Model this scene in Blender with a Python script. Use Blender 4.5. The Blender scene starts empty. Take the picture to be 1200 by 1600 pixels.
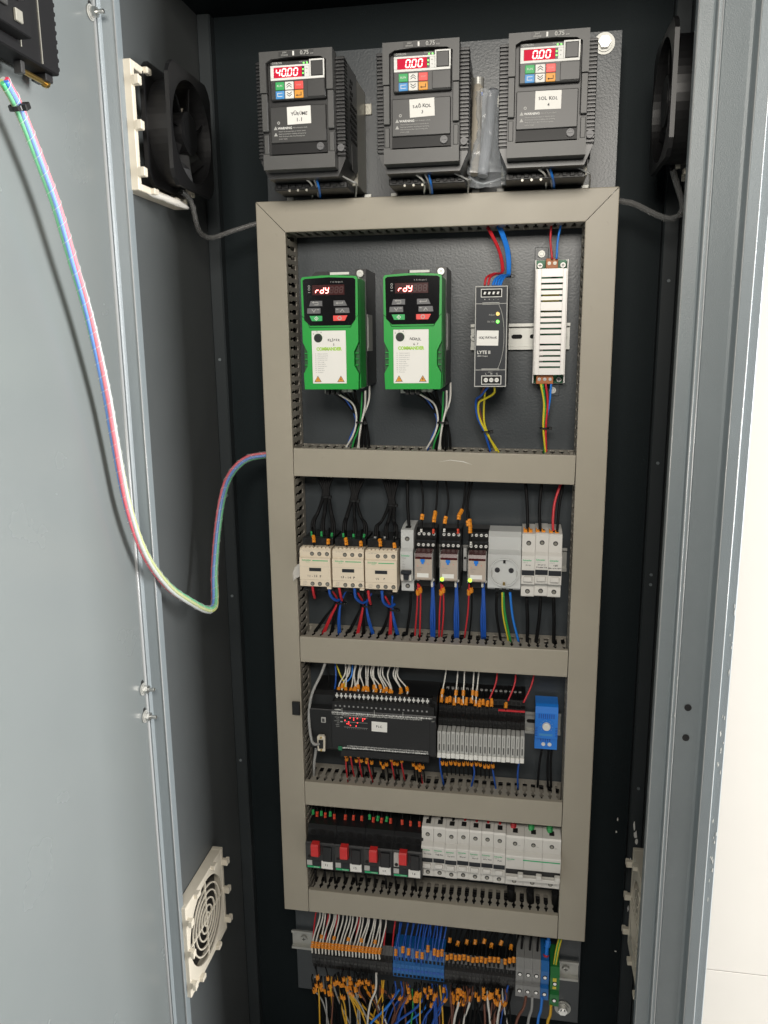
import bpy, bmesh, math, random
from mathutils import Vector, Matrix
random.seed(7)
R = math.radians
scene = bpy.context.scene
col = scene.collection
MM = 0.001

# ------------------------------------------------------------------ camera
cd = bpy.data.cameras.new('camera')
cd.sensor_fit = 'VERTICAL'; cd.sensor_height = 36.0; cd.sensor_width = 27.0
cd.lens = 1244.76 / 1600 * 36.0
cd.clip_start = 0.02; cd.clip_end = 60
cam = bpy.data.objects.new('camera', cd); col.objects.link(cam)
cam.location = (0.12101, -1.0805, 0.34703)
cam.rotation_euler = (R(78.2505), R(0.6249), R(9.6598))
scene.camera = cam

# ------------------------------------------------------------------ light
world = bpy.data.worlds.new('World'); scene.world = world
world.use_nodes = True
bg = world.node_tree.nodes['Background']
bg.inputs[0].default_value = (0.85, 0.93, 1.0, 1); bg.inputs[1].default_value = 0.018

def area(name, loc, target, sx, sy, power, color):
    l = bpy.data.lights.new(name, 'AREA'); l.shape = 'RECTANGLE'
    l.size = sx; l.size_y = sy; l.energy = power; l.color = color
    o = bpy.data.objects.new(name, l); col.objects.link(o)
    o.location = loc
    o.rotation_euler = (Vector(target) - Vector(loc)).to_track_quat('-Z', 'Y').to_euler()
    return o
# daylight from the glazing on the right of the cabinet, and the light of the hall behind the photographer
area('window_light', (3.0, -0.32, 0.60), (-0.35, -0.32, 0.35), 1.15, 1.9, 345, (1.0, 0.995, 0.985))
hall = area('hall_light', (0.14, -1.45, 0.86), (0.0, 0.05, 0.62), 0.6, 0.4, 12.2, (1.0, 0.945, 0.86))
hall.data.spread = R(140)

vs = scene.view_settings
vs.view_transform = 'Standard'; vs.look = 'None'; vs.exposure = 0.0; vs.gamma = 1.0
scene.render.resolution_x = 768; scene.render.resolution_y = 1024

# ------------------------------------------------------------------ materials
MAT = {}
def mat(name, rgb, rough=0.5, metal=0.0, spec=0.5, emit=None, es=0.0, alpha=1.0, trans=0.0,
        bump=0.0, bscale=400.0, var=0.0, vscale=18.0, dirt=None, coat=0.0, rvar=0.0):
    m = bpy.data.materials.new(name); m.use_nodes = True
    nt = m.node_tree; n = nt.nodes; lk = nt.links
    b = n['Principled BSDF']
    b.inputs['Base Color'].default_value = (*rgb, 1)
    b.inputs['Roughness'].default_value = rough
    b.inputs['Metallic'].default_value = metal
    b.inputs['Specular IOR Level'].default_value = spec
    b.inputs['Alpha'].default_value = alpha
    b.inputs['Transmission Weight'].default_value = trans
    b.inputs['Coat Weight'].default_value = coat
    if emit:
        b.inputs['Emission Color'].default_value = (*emit, 1); b.inputs['Emission Strength'].default_value = es
    tc = None
    if bump or var or dirt or rvar:
        tc = n.new('ShaderNodeTexCoord')
    if bump:
        t = n.new('ShaderNodeTexNoise'); t.inputs['Scale'].default_value = bscale; t.inputs['Detail'].default_value = 2
        bp = n.new('ShaderNodeBump'); bp.inputs['Strength'].default_value = bump; bp.inputs['Distance'].default_value = 0.0008
        lk.new(tc.outputs['Object'], t.inputs['Vector']); lk.new(t.outputs['Fac'], bp.inputs['Height'])
        lk.new(bp.outputs['Normal'], b.inputs['Normal'])
    src = None
    if var:
        t = n.new('ShaderNodeTexNoise'); t.inputs['Scale'].default_value = vscale; t.inputs['Detail'].default_value = 5
        t.inputs['Roughness'].default_value = 0.65
        lk.new(tc.outputs['Object'], t.inputs['Vector'])
        mr = n.new('ShaderNodeMapRange'); mr.inputs['From Min'].default_value = 0.3; mr.inputs['From Max'].default_value = 0.7
        mr.inputs['To Min'].default_value = 1 - var; mr.inputs['To Max'].default_value = 1 + var
        lk.new(t.outputs['Fac'], mr.inputs['Value'])
        mx = n.new('ShaderNodeMix'); mx.data_type = 'RGBA'; mx.blend_type = 'MULTIPLY'; mx.inputs['Factor'].default_value = 1
        mx.inputs['A'].default_value = (*rgb, 1)
        lk.new(mr.outputs['Result'], mx.inputs['B'])
        src = mx.outputs['Result']
    if dirt:
        # sparse dust specks and smears of their own colour: (colour, scale, threshold, amount)
        dc, ds, th, am = dirt
        t = n.new('ShaderNodeTexNoise'); t.inputs['Scale'].default_value = ds; t.inputs['Detail'].default_value = 6
        t.inputs['Roughness'].default_value = 0.7
        lk.new(tc.outputs['Object'], t.inputs['Vector'])
        mr = n.new('ShaderNodeMapRange'); mr.inputs['From Min'].default_value = th; mr.inputs['From Max'].default_value = th + 0.12
        mr.inputs['To Max'].default_value = am
        lk.new(t.outputs['Fac'], mr.inputs['Value'])
        mx = n.new('ShaderNodeMix'); mx.data_type = 'RGBA'
        mx.inputs['A'].default_value = (*rgb, 1); mx.inputs['B'].default_value = (*dc, 1)
        lk.new(mr.outputs['Result'], mx.inputs['Factor'])
        if src: lk.new(src, mx.inputs['A'])
        src = mx.outputs['Result']
    if src: lk.new(src, b.inputs['Base Color'])
    if rvar:
        t = n.new('ShaderNodeTexNoise'); t.inputs['Scale'].default_value = 9; t.inputs['Detail'].default_value = 4
        lk.new(tc.outputs['Object'], t.inputs['Vector'])
        mr = n.new('ShaderNodeMapRange'); mr.inputs['To Min'].default_value = rough - rvar; mr.inputs['To Max'].default_value = rough + rvar
        lk.new(t.outputs['Fac'], mr.inputs['Value']); lk.new(mr.outputs['Result'], b.inputs['Roughness'])
    MAT[name] = m
    return m

# ------------------------------------------------------------------ mesh collector
class G:
    def __init__(s): s.v = []; s.f = []; s.smooth = []
    def add(s, vs_, fs, smooth=False):
        o = len(s.v); s.v += [tuple(p) for p in vs_]
        s.f += [tuple(i + o for i in f) for f in fs]; s.smooth += [smooth] * len(fs)
        return s
    def box(s, x0, x1, y0, y1, z0, z1, b=0.0):
        if x0 > x1: x0, x1 = x1, x0
        if y0 > y1: y0, y1 = y1, y0
        if z0 > z1: z0, z1 = z1, z0
        b = min(b, (x1 - x0) * .45, (y1 - y0) * .45, (z1 - z0) * .45)
        if b <= 0:
            v = [(x, y, z) for x in (x0, x1) for y in (y0, y1) for z in (z0, z1)]
            return s.add(v, [(0, 1, 3, 2), (4, 6, 7, 5), (0, 4, 5, 1), (2, 3, 7, 6), (0, 2, 6, 4), (1, 5, 7, 3)])
        X = (x0, x1); Y = (y0, y1); Z = (z0, z1); v = []; ix = {}
        for i in (0, 1):
            for j in (0, 1):
                for k in (0, 1):
                    sx = b if i == 0 else -b; sy = b if j == 0 else -b; sz = b if k == 0 else -b
                    for a, p in enumerate(((X[i], Y[j] + sy, Z[k] + sz), (X[i] + sx, Y[j], Z[k] + sz), (X[i] + sx, Y[j] + sy, Z[k]))):
                        ix[i, j, k, a] = len(v); v.append(p)
        f = []
        q = ((0, 0), (1, 0), (1, 1), (0, 1))
        for i in (0, 1): f.append(tuple(ix[i, j, k, 0] for j, k in q))
        for j in (0, 1): f.append(tuple(ix[i, j, k, 1] for i, k in q))
        for k in (0, 1): f.append(tuple(ix[i, j, k, 2] for i, j in q))
        for j in (0, 1):
            for k in (0, 1): f.append((ix[0, j, k, 1], ix[1, j, k, 1], ix[1, j, k, 2], ix[0, j, k, 2]))
        for i in (0, 1):
            for k in (0, 1): f.append((ix[i, 0, k, 0], ix[i, 1, k, 0], ix[i, 1, k, 2], ix[i, 0, k, 2]))
        for i in (0, 1):
            for j in (0, 1): f.append((ix[i, j, 0, 0], ix[i, j, 1, 0], ix[i, j, 1, 1], ix[i, j, 0, 1]))
        for i in (0, 1):
            for j in (0, 1):
                for k in (0, 1): f.append((ix[i, j, k, 0], ix[i, j, k, 1], ix[i, j, k, 2]))
        return s.add(v, f)
    def prism(s, poly, a0, a1, axis='y'):
        """poly: 2d points; axis y -> (x,z), x -> (y,z), z -> (x,y)"""
        n = len(poly)
        def P(p, a):
            return {'y': (p[0], a, p[1]), 'x': (a, p[0], p[1]), 'z': (p[0], p[1], a)}[axis]
        v = [P(p, a0) for p in poly] + [P(p, a1) for p in poly]
        f = [tuple(range(n)), tuple(range(n, 2 * n))] + [(i, (i + 1) % n, n + (i + 1) % n, n + i) for i in range(n)]
        return s.add(v, f)
    def cyl(s, c, r, h, axis='y', n=12, r2=None, cap=True, smooth=False):
        """from c along +axis for h"""
        r2 = r if r2 is None else r2
        a = {'x': 0, 'y': 1, 'z': 2}[axis]; b, d = [(1, 2), (0, 2), (0, 1)][a]
        v = []
        for k, rr in ((0, r), (h, r2)):
            for i in range(n):
                t = 2 * math.pi * i / n; p = list(c); p[a] += k; p[b] += rr * math.cos(t); p[d] += rr * math.sin(t); v.append(p)
        s.add(v, [(i, (i + 1) % n, n + (i + 1) % n, n + i) for i in range(n)], smooth)
        if cap:
            s.f += [tuple(len(s.v) - 2 * n + i for i in range(n)), tuple(len(s.v) - n + i for i in range(n))]; s.smooth += [False] * 2
        return s
    def ring(s, c, r0, r1, h, axis='y', n=24):
        a = {'x': 0, 'y': 1, 'z': 2}[axis]; b, d = [(1, 2), (0, 2), (0, 1)][a]
        v = []
        for k in (0, h):
            for rr in (r0, r1):
                for i in range(n):
                    t = 2 * math.pi * i / n; p = list(c); p[a] += k; p[b] += rr * math.cos(t); p[d] += rr * math.sin(t); v.append(p)
        f = []
        for i in range(n):
            j = (i + 1) % n
            f += [(i, j, n + j, n + i), (2 * n + i, 3 * n + i, 3 * n + j, 2 * n + j), (i, 2 * n + i, 2 * n + j, j), (n + i, n + j, 3 * n + j, 3 * n + i)]
        return s.add(v, f)
    def tube(s, pts, r, n=7, smooth=True, taper=None):
        pts = [Vector(p) for p in pts]; m = len(pts); v = []
        up = None
        for i, p in enumerate(pts):
            t = (pts[min(i + 1, m - 1)] - pts[max(i - 1, 0)]).normalized()
            if up is None:
                up = t.orthogonal().normalized()
            up = (up - t * up.dot(t))
            if up.length < 1e-6: up = t.orthogonal()
            up.normalize(); w = t.cross(up)
            rr = r if taper is None else r * taper[i]
            for k in range(n):
                a = 2 * math.pi * k / n
                v.append(p + (up * math.cos(a) + w * math.sin(a)) * rr)
        f = [(i * n + k, i * n + (k + 1) % n, (i + 1) * n + (k + 1) % n, (i + 1) * n + k) for i in range(m - 1) for k in range(n)]
        s.add(v, f, smooth)
        s.f += [tuple(len(s.v) - m * n + k for k in range(n)), tuple(len(s.v) - n + k for k in range(n))]; s.smooth += [False] * 2
        return s
    def mesh(s, name):
        me = bpy.data.meshes.new(name)
        me.from_pydata([(x * MM, y * MM, z * MM) for x, y, z in s.v], [], s.f)
        bm = bmesh.new(); bm.from_mesh(me)
        bmesh.ops.recalc_face_normals(bm, faces=bm.faces)
        bm.to_mesh(me); bm.free()
        if any(s.smooth): me.polygons.foreach_set('use_smooth', s.smooth)
        return me

def spline(pts, k=6):
    """Catmull-Rom through the points"""
    P = [Vector(p) for p in pts]
    if len(P) < 3: return P
    P = [P[0] * 2 - P[1]] + P + [P[-1] * 2 - P[-2]]; out = []
    for i in range(1, len(P) - 2):
        a, b, c, d = P[i - 1:i + 3]
        for j in range(k):
            t = j / k
            out.append(0.5 * ((2 * b) + (c - a) * t + (2 * a - 5 * b + 4 * c - d) * t * t + (3 * b - a - 3 * c + d) * t ** 3))
    out.append(P[-2]); return out

def obj(name, data, material=None, parent=None, loc=(0, 0, 0), rot=None):
    if isinstance(data, G): data = data.mesh(name)
    if material is not None and not data.materials:
        data.materials.append(MAT[material] if isinstance(material, str) else material)
    o = bpy.data.objects.new(name, data); col.objects.link(o)
    o.location = Vector(loc) * MM
    if rot: o.rotation_euler = rot
    if parent: o.parent = parent
    return o
def tag(o, label, cat, group=None, kind=None):
    if label: o['label'] = label
    if cat: o['category'] = cat
    if group: o['group'] = group
    if kind: o['kind'] = kind
    return o
def thing(name, label, cat, loc=(0, 0, 0), group=None, rot=None):
    o = bpy.data.objects.new(name, None); col.objects.link(o)
    o.empty_display_size = 0.01
    o.location = Vector(loc) * MM
    if rot: o.rotation_euler = rot
    return tag(o, label, cat, group)
def copy_tree(o, parent=None):
    c = o.copy(); col.objects.link(c); c.parent = parent
    for ch in o.children: copy_tree(ch, c)
    return c
def box(name, m, parent, x0, x1, y0, y1, z0, z1, b=0.4):
    return obj(name, G().box(x0, x1, y0, y1, z0, z1, b), m, parent)

TXT = {}
def text_mesh(s, size, align='CENTER', bold=0.0, shear=0.0, sx=1.0):
    key = (s, size, align, bold, shear, sx)
    if key not in TXT:
        c = bpy.data.curves.new('lettering', 'FONT'); c.body = s; c.size = size * MM
        c.align_x = align; c.align_y = 'CENTER'; c.offset = bold * MM; c.shear = shear; c.resolution_u = 2
        c.extrude = 0.02 * MM
        t = bpy.data.objects.new('lettering', c)
        me = bpy.data.meshes.new_from_object(t)
        me.transform(Matrix(((sx, 0, 0, 0), (0, 0, -1, 0), (0, 1, 0, 0), (0, 0, 0, 1))))
        me.materials.clear()
        bpy.data.objects.remove(t); bpy.data.curves.remove(c)
        TXT[key] = me
    return TXT[key]
def text(s, size, m, parent, x, y, z, align='CENTER', bold=0.0, shear=0.0, sx=1.0, name='lettering', rot=None):
    me = text_mesh(s, size, align, bold, shear, sx).copy(); me.materials.append(MAT[m])
    o = obj(name, me, None, parent, (x, y, z))
    if rot: o.rotation_euler = rot
    return o

# --- palette
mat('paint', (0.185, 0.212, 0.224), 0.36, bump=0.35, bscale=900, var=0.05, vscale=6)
mat('paint_door', (0.128, 0.141, 0.140), 0.25, bump=0.05, bscale=1300, var=0.03, vscale=2.2, rvar=0.09, dirt=((0.30, 0.31, 0.30), 55, 0.70, 0.35))
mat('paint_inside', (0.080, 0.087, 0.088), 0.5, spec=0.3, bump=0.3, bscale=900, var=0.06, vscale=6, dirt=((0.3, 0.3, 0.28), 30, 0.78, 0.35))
mat('back_paint_shaded', (0.011, 0.016, 0.018), 0.6, spec=0.12, bump=0.3, bscale=900, var=0.06, vscale=6)  # paint darkened to near black: shade deep in the cabinet put into the colour
mat('post_paint_shaded', (0.03, 0.036, 0.039), 0.5, spec=0.3)  # corner shade put into the post colour as well
mat('plate_paint', (0.044, 0.052, 0.058), 0.36, bump=0.25, bscale=340, var=0.06, vscale=8)
mat('duct', (0.35, 0.318, 0.256), 0.46, bump=0.06, bscale=800, var=0.05, vscale=5, rvar=0.07, dirt=((0.20, 0.18, 0.15), 38, 0.66, 0.3))
mat('duct_wall', (0.33, 0.305, 0.26), 0.55)
mat('beige', (0.62, 0.57, 0.47), 0.5, var=0.05, vscale=30)
mat('cream', (0.74, 0.64, 0.50), 0.45, var=0.02, vscale=30)
mat('white_plastic', (0.67, 0.65, 0.61), 0.4, var=0.02, vscale=30)
mat('sticker', (0.78, 0.77, 0.73), 0.6)
mat('grey_plastic', (0.45, 0.45, 0.43), 0.45)
mat('grey_light', (0.55, 0.56, 0.55), 0.42)
mat('dark_plastic', (0.0125, 0.013, 0.014), 0.36, var=0.06, vscale=40)
mat('black', (0.006, 0.006, 0.0065), 0.42)
mat('terminal_grey', (0.24, 0.24, 0.235), 0.5)
mat('earth_green', (0.015, 0.17, 0.04), 0.5)
mat('black_gloss', (0.008, 0.008, 0.009), 0.12)
mat('charcoal', (0.03, 0.03, 0.0295), 0.42, var=0.06, vscale=40)
mat('charcoal_light', (0.062, 0.062, 0.060), 0.45, var=0.06, vscale=40)
mat('slate', (0.018, 0.021, 0.026), 0.5, spec=0.35)
mat('green', (0.012, 0.33, 0.045), 0.36)
mat('green_dark', (0.008, 0.09, 0.02), 0.5)
mat('lime', (0.35, 0.62, 0.06), 0.6)
mat('brand_green', (0.02, 0.42, 0.16), 0.6)
mat('key_green', (0.03, 0.38, 0.10), 0.5)
mat('key_blue', (0.06, 0.28, 0.62), 0.5)
mat('key_red', (0.80, 0.07, 0.06), 0.45)
mat('key_orange', (0.75, 0.32, 0.03), 0.5)
mat('key_grey', (0.12, 0.12, 0.125), 0.45)
mat('orange', (0.80, 0.28, 0.015), 0.5, var=0.12, vscale=90)
mat('terminal_orange', (0.42, 0.13, 0.03), 0.5)
mat('red', (0.55, 0.02, 0.03), 0.42)
mat('red_knob', (0.62, 0.025, 0.025), 0.4)
mat('red_cap', (0.72, 0.07, 0.03), 0.5)
mat('dark_red', (0.06, 0.006, 0.007), 0.25)
mat('blue', (0.01, 0.085, 0.42), 0.42)
mat('blue_bright', (0.015, 0.20, 0.72), 0.4)
mat('blue_terminal', (0.01, 0.13, 0.40), 0.45)
mat('yellow', (0.66, 0.55, 0.03), 0.45)
mat('yellow_wire', (0.72, 0.40, 0.02), 0.45)
mat('brown', (0.16, 0.055, 0.03), 0.45)
mat('wire_black', (0.004, 0.004, 0.0045), 0.6, spec=0.2)
mat('wire_white', (0.70, 0.68, 0.63), 0.45)
mat('wire_grey', (0.33, 0.33, 0.32), 0.45)
mat('wire_green', (0.02, 0.30, 0.06), 0.45)
mat('steel', (0.62, 0.62, 0.60), 0.28, metal=1.0)
mat('zinc', (0.50, 0.50, 0.47), 0.5, metal=0.6, var=0.06, vscale=50)
mat('galv', (0.30, 0.29, 0.25), 0.4, metal=0.5)
mat('brass', (0.6, 0.42, 0.15), 0.3, metal=1.0)
mat('cage', (0.78, 0.76, 0.73), 0.42, metal=0.15)
mat('pcb', (0.015, 0.16, 0.07), 0.45)
mat('hole', (0.004, 0.004, 0.004), 0.8)
mat('ink', (0.02, 0.02, 0.025), 0.7)
mat('ink_grey', (0.25, 0.25, 0.25), 0.7)
mat('print_grey', (0.42, 0.42, 0.40), 0.6)
mat('print_white', (0.75, 0.75, 0.72), 0.6)
mat('lcd_off', (0.05, 0.012, 0.012), 0.2)
mat('lcd_red', (0.06, 0.004, 0.006), 0.6, spec=0.05, emit=(1.0, 0.03, 0.08), es=0.7)
mat('seg', (0.9, 0.1, 0.1), 0.4, emit=(1.0, 0.22, 0.20), es=7.0)
mat('seg_dim', (0.06, 0.02, 0.02), 0.4)
mat('led_red', (0.9, 0.05, 0.05), 0.4, emit=(1.0, 0.05, 0.05), es=2.2)
mat('led_green', (0.1, 0.9, 0.1), 0.4, emit=(0.15, 1.0, 0.08), es=3.0)
mat('led_lime', (0.5, 0.9, 0.05), 0.4, emit=(0.45, 1.0, 0.05), es=2.0)
mat('bag', (0.62, 0.66, 0.70), 0.12, alpha=0.32, bump=0.5, bscale=60)
mat('spiral', (0.72, 0.75, 0.74), 0.2, alpha=0.13)
mat('clear', (0.8, 0.78, 0.74), 0.2, alpha=0.45)
mat('fan_wrap', (0.4, 0.4, 0.39), 0.25, alpha=0.28)
mat('roll_cream', (0.42, 0.38, 0.31), 0.5)
mat('roll_grey', (0.30, 0.32, 0.35), 0.35)
mat('relay_cover', (0.46, 0.39, 0.33), 0.3)
mat('edge_highlight', (0.30, 0.31, 0.31), 0.16)  # glossy and paler than the sheet paint: edge highlight put into the colour
mat('tile', (0.62, 0.592, 0.545), 0.3, var=0.02, vscale=3)
mat('grout', (0.42, 0.33, 0.23), 0.8)
mat('concrete', (0.45, 0.44, 0.42), 0.7, var=0.1, vscale=6)
# ================================================================== setting
# wall of large tiles behind the cabinet, floor
ob = tag(obj('wall', G().box(-2600, 3400, 412, 560, -1150, 2000), 'grout'), None, None, kind='structure')
tg = G().box(.9, 1199.1, 400, 411, .9, 1449.1, .5).mesh('tile')
for i in range(5):
    for j, z in enumerate((-2347, -897, 553)):
        obj('tile', tg, 'tile', ob, (-2500 + 1200 * i + 80, 0, z))
fl = tag(obj('floor', G().box(-2600, 3400, -3500, 560, -1170, -1152), 'concrete'), None, None, kind='structure')

# ================================================================== cabinet
XL, XR, YF, YB, ZT, ZB = -342, 326, -172, 112, 806, -1020
cab = thing('electrical_cabinet', 'tall dark grey painted steel control cabinet standing open', 'cabinet', (0, 0, 0))
box('back_panel', 'back_paint_shaded', cab, XL - 3, XR + 3, YB, YB + 3, ZB, ZT + 3, 0)
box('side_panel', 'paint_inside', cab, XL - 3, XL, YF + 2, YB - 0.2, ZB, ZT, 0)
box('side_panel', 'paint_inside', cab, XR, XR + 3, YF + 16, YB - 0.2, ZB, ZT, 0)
box('outer_side_panel', 'paint', cab, 361, 364, -168, YB + 3, ZB, ZT + 30, 0)
box('roof_panel', 'back_paint_shaded', cab, XL - 20, 360, YF + 2, YB - 0.2, ZT + 0.05, ZT + 4, 0)
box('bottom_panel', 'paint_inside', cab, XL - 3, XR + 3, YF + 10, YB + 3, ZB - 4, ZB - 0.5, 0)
box('plinth', 'paint', cab, XL - 10, 360, YF + 40, YB, -1151, ZB - 4.5, 1)

def strip(name, poly, m, z0=ZB, z1=ZT + 34, t=1.6):
    """bent sheet: polyline in plan (x,y), thickness t, extruded vertically"""
    n = len(poly); P = [Vector((a, b)) for a, b in poly]; off = []
    for i in range(n):
        d = (P[min(i + 1, n - 1)] - P[max(i - 1, 0)]).normalized()
        off.append(P[i] + Vector((-d.y, d.x)) * t)
    return obj(name, G().prism([tuple(p) for p in P] + [tuple(p) for p in reversed(off)], z0, z1, 'z'), m, cab)
# right door frame: inner lip, rolled rain channel, sealing face, outer rounded edge
strip('door_frame', [(283.5, -160), (283.5, -171), (285, -172.5), (298, -172.5), (299.5, -173.5), (300.5, -179), (302, -180), (305, -180),
                     (306.5, -179), (307.5, -173.5), (309, -172), (334, -170), (337, -171), (338, -173.5), (339.5, -182), (341, -183.5), (351, -183.5),
                     (352.5, -182), (353, -178), (354.5, -176.5), (363, -176), (364, -175), (364, -166)], 'paint')
# left hinge-side frame: front flange with a rolled edge where the door hangs
strip('hinge_frame', [(-372, -160), (-372, -172), (-370, -174), (-352, -176), (-350, -178.5), (-348, -179), (-346.5, -177), (-345.5, -174.5), (-333, -172.5), (-331.5, -171.5), (-331, -169), (-331, -158)], 'paint')
obj('lip_bead', G().tube([(-331.6, -172, ZB), (-331.6, -172, ZT + 30)], .9, 10), 'edge_highlight', cab)
for bx_, by_ in ((284.4, -172.4), (301.6, -180), (305.6, -180), (340.2, -183.2), (351.6, -183.2)):
    obj('fold_edge', G().tube([(bx_, by_ + .5, ZB), (bx_, by_ + .5, ZT + 30)], .8, 10), 'edge_highlight', cab)
# folded posts in the back corners, riveted
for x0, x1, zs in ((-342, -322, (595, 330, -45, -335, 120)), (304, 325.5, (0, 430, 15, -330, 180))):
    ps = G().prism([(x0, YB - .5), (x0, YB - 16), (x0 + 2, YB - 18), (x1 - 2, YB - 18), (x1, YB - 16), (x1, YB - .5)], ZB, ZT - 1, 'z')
    po = obj('corner_post', ps, 'post_paint_shaded', cab)
    for z in zs:
        g = G().cyl(((x0 + x1) / 2, YB - 20.2, z), 2.2, 2, 'y', 10).cyl(((x0 + x1) / 2, YB - 21, z), 1.0, .8, 'y', 8)
        obj('rivet', g, 'paint', po)
# two capped holes on the right frame, paint chips along the edges
for z in (-69, -107):
    obj('hole_cap', G().cyl((321, -172.4, z), 4.0, 1.2, 'y', 18), 'black', cab)
def chip(x, y, z, w, h, seed, m='sticker'):
    r = random.Random(seed); n = 9; pts = []
    for i in range(n):
        a = 2 * math.pi * i / n; k = r.uniform(.45, 1.1); pts.append((x + w * k * math.cos(a), z + h * k * math.sin(a)))
    return obj('paint_chip', G().prism(pts, y, y - .25, 'y'), m, cab)
r_ = random.Random(3)
for i in range(26):
    z = r_.choice((r_.uniform(-40, 60), r_.uniform(-320, -180), r_.uniform(-150, -60)))
    chip(360 + r_.uniform(-2.6, 2.4), -176.2, z, r_.uniform(.3, .8), r_.uniform(.8, 5), i)
for i in range(10): chip(r_.uniform(304.8, 306), -180.1, r_.uniform(-600, 500), .4, r_.uniform(1, 4), 60 + i, 'print_grey')
for i, (x, z, w, h) in enumerate(((312, -395, 2, 9), (315, -410, 3, 8), (317, -422, 2.5, 6), (309, -455, 1.6, 4), (313, -520, 2, 12), (310, -545, 1.4, 7), (318, -560, 1.2, 8), (316, -610, 2, 3))):
    chip(x, YB - 18.1, z, w, h, 90 + i)
for i, (x, z, w, h) in enumerate(((289, -398, 1.2, 3.5), (288, -420, 1.6, 2.2), (297, -640, 2, 1.2))):
    chip(x, YB - .1, z, w, h, 120 + i)

# ------------------------------------------------------------------ door, swung open on the left
door = thing('cabinet_door', 'open grey steel cabinet door filling the left edge, with a wrapped cable hanging past it', 'door', (-351, -179.2, 0), rot=(0, 0, R(-1.2)))
dp = box('door_panel', 'paint_door', door, -30, 0, -700, -1.5, ZB - 5, ZT + 30, 1.2)
obj('door_edge_bead', G().tube([(0.0, -1.6, ZB), (0.0, -1.6, ZT + 25)], 2.4, 14), 'edge_highlight', door)
for z in (706, -82, -120):
    h = obj('hinge_bolt', G().cyl((1, -9, z), 2.5, 15, 'x', 14).cyl((15.8, -9, z), 2.2, .8, 'x', 14, r2=1.6), 'steel', door)
    obj('nut', G().cyl((3.2, -9, z), 5.6, 5, 'x', 6), 'steel', h)
    obj('washer', G().cyl((.6, -9, z), 8.2, .8, 'x', 20).cyl((1.6, -9, z), 6.8, 1.2, 'x', 14), 'zinc', h)
    g = G(); sl = []
    for i in range(13): t = math.pi * i / 12; sl.append((-9 + 3 * math.cos(t), z + 9 + 3 * math.sin(t)))
    g.prism(sl + [(-12, z), (-6, z)], 0.15, 0.5, 'x'); obj('hinge_slot', g, 'hole', h)

# ------------------------------------------------------------------ mounting plate
pl = thing('mounting_plate', 'dark hammered steel mounting plate bolted inside the cabinet behind the devices', 'plate', (0, 60, 0))
obj('plate_sheet', G().box(-236, 236, 0, 2.5, -740, 734, .6), 'plate_paint', pl)
for x, z in ((214, 719), (211, -713), (-214, 719)):
    b = obj('washer', G().cyl((x, -2.2, z), 13, 2, 'y', 28).cyl((x, -4, z), 10, 1.8, 'y', 24), 'zinc', pl)
    obj('bolt_head', G().cyl((x, -10, z), 7.5, 6, 'y', 6).cyl((x, -12, z), 4, 2, 'y', 14), 'steel', b)
    obj('standoff', G().cyl((x, 2.6, z), 6, 48, 'y', 10), 'zinc', b)

# ------------------------------------------------------------------ wiring ducts
PITCH = 12.2
def finger_poly(sgn, z0):
    # half profile of one finger: (offset from slot pitch, depth from plate side 0..52)
    hw = PITCH / 2
    prof = [(hw - .15, 4), (hw - .15, 11), (hw - 3.3, 12), (hw - 3.3, 33), (hw - 1.3, 36), (hw - 1.3, 38.5), (hw - 3.1, 41.5), (hw - 3.1, 44), (hw - 1.3, 47.5), (hw - .9, 54)]
    return prof
def slotted_wall(g, L, across, flip=False, y_plate=58):
    """row of fingers running along local x from 0..L at z=across (thickness 1.4); y: plate side y_plate down to cover"""
    holes = []; n = int(L // PITCH); pad = (L - n * PITCH) / 2
    for i in range(n):
        cx = pad + PITCH * (i + .5)
        pr = finger_poly(1, 0)
        right = [(cx + a, y_plate - d) for a, d in pr]; left = [(cx - a, y_plate - d) for a, d in reversed(pr)]
        g.prism(right + left, across, across + 1.4, 'z')
        if i % 4 == 1: holes.append(cx)
    g.box(0, L, y_plate - 4, y_plate, across, across + 1.4)
    return g
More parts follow.
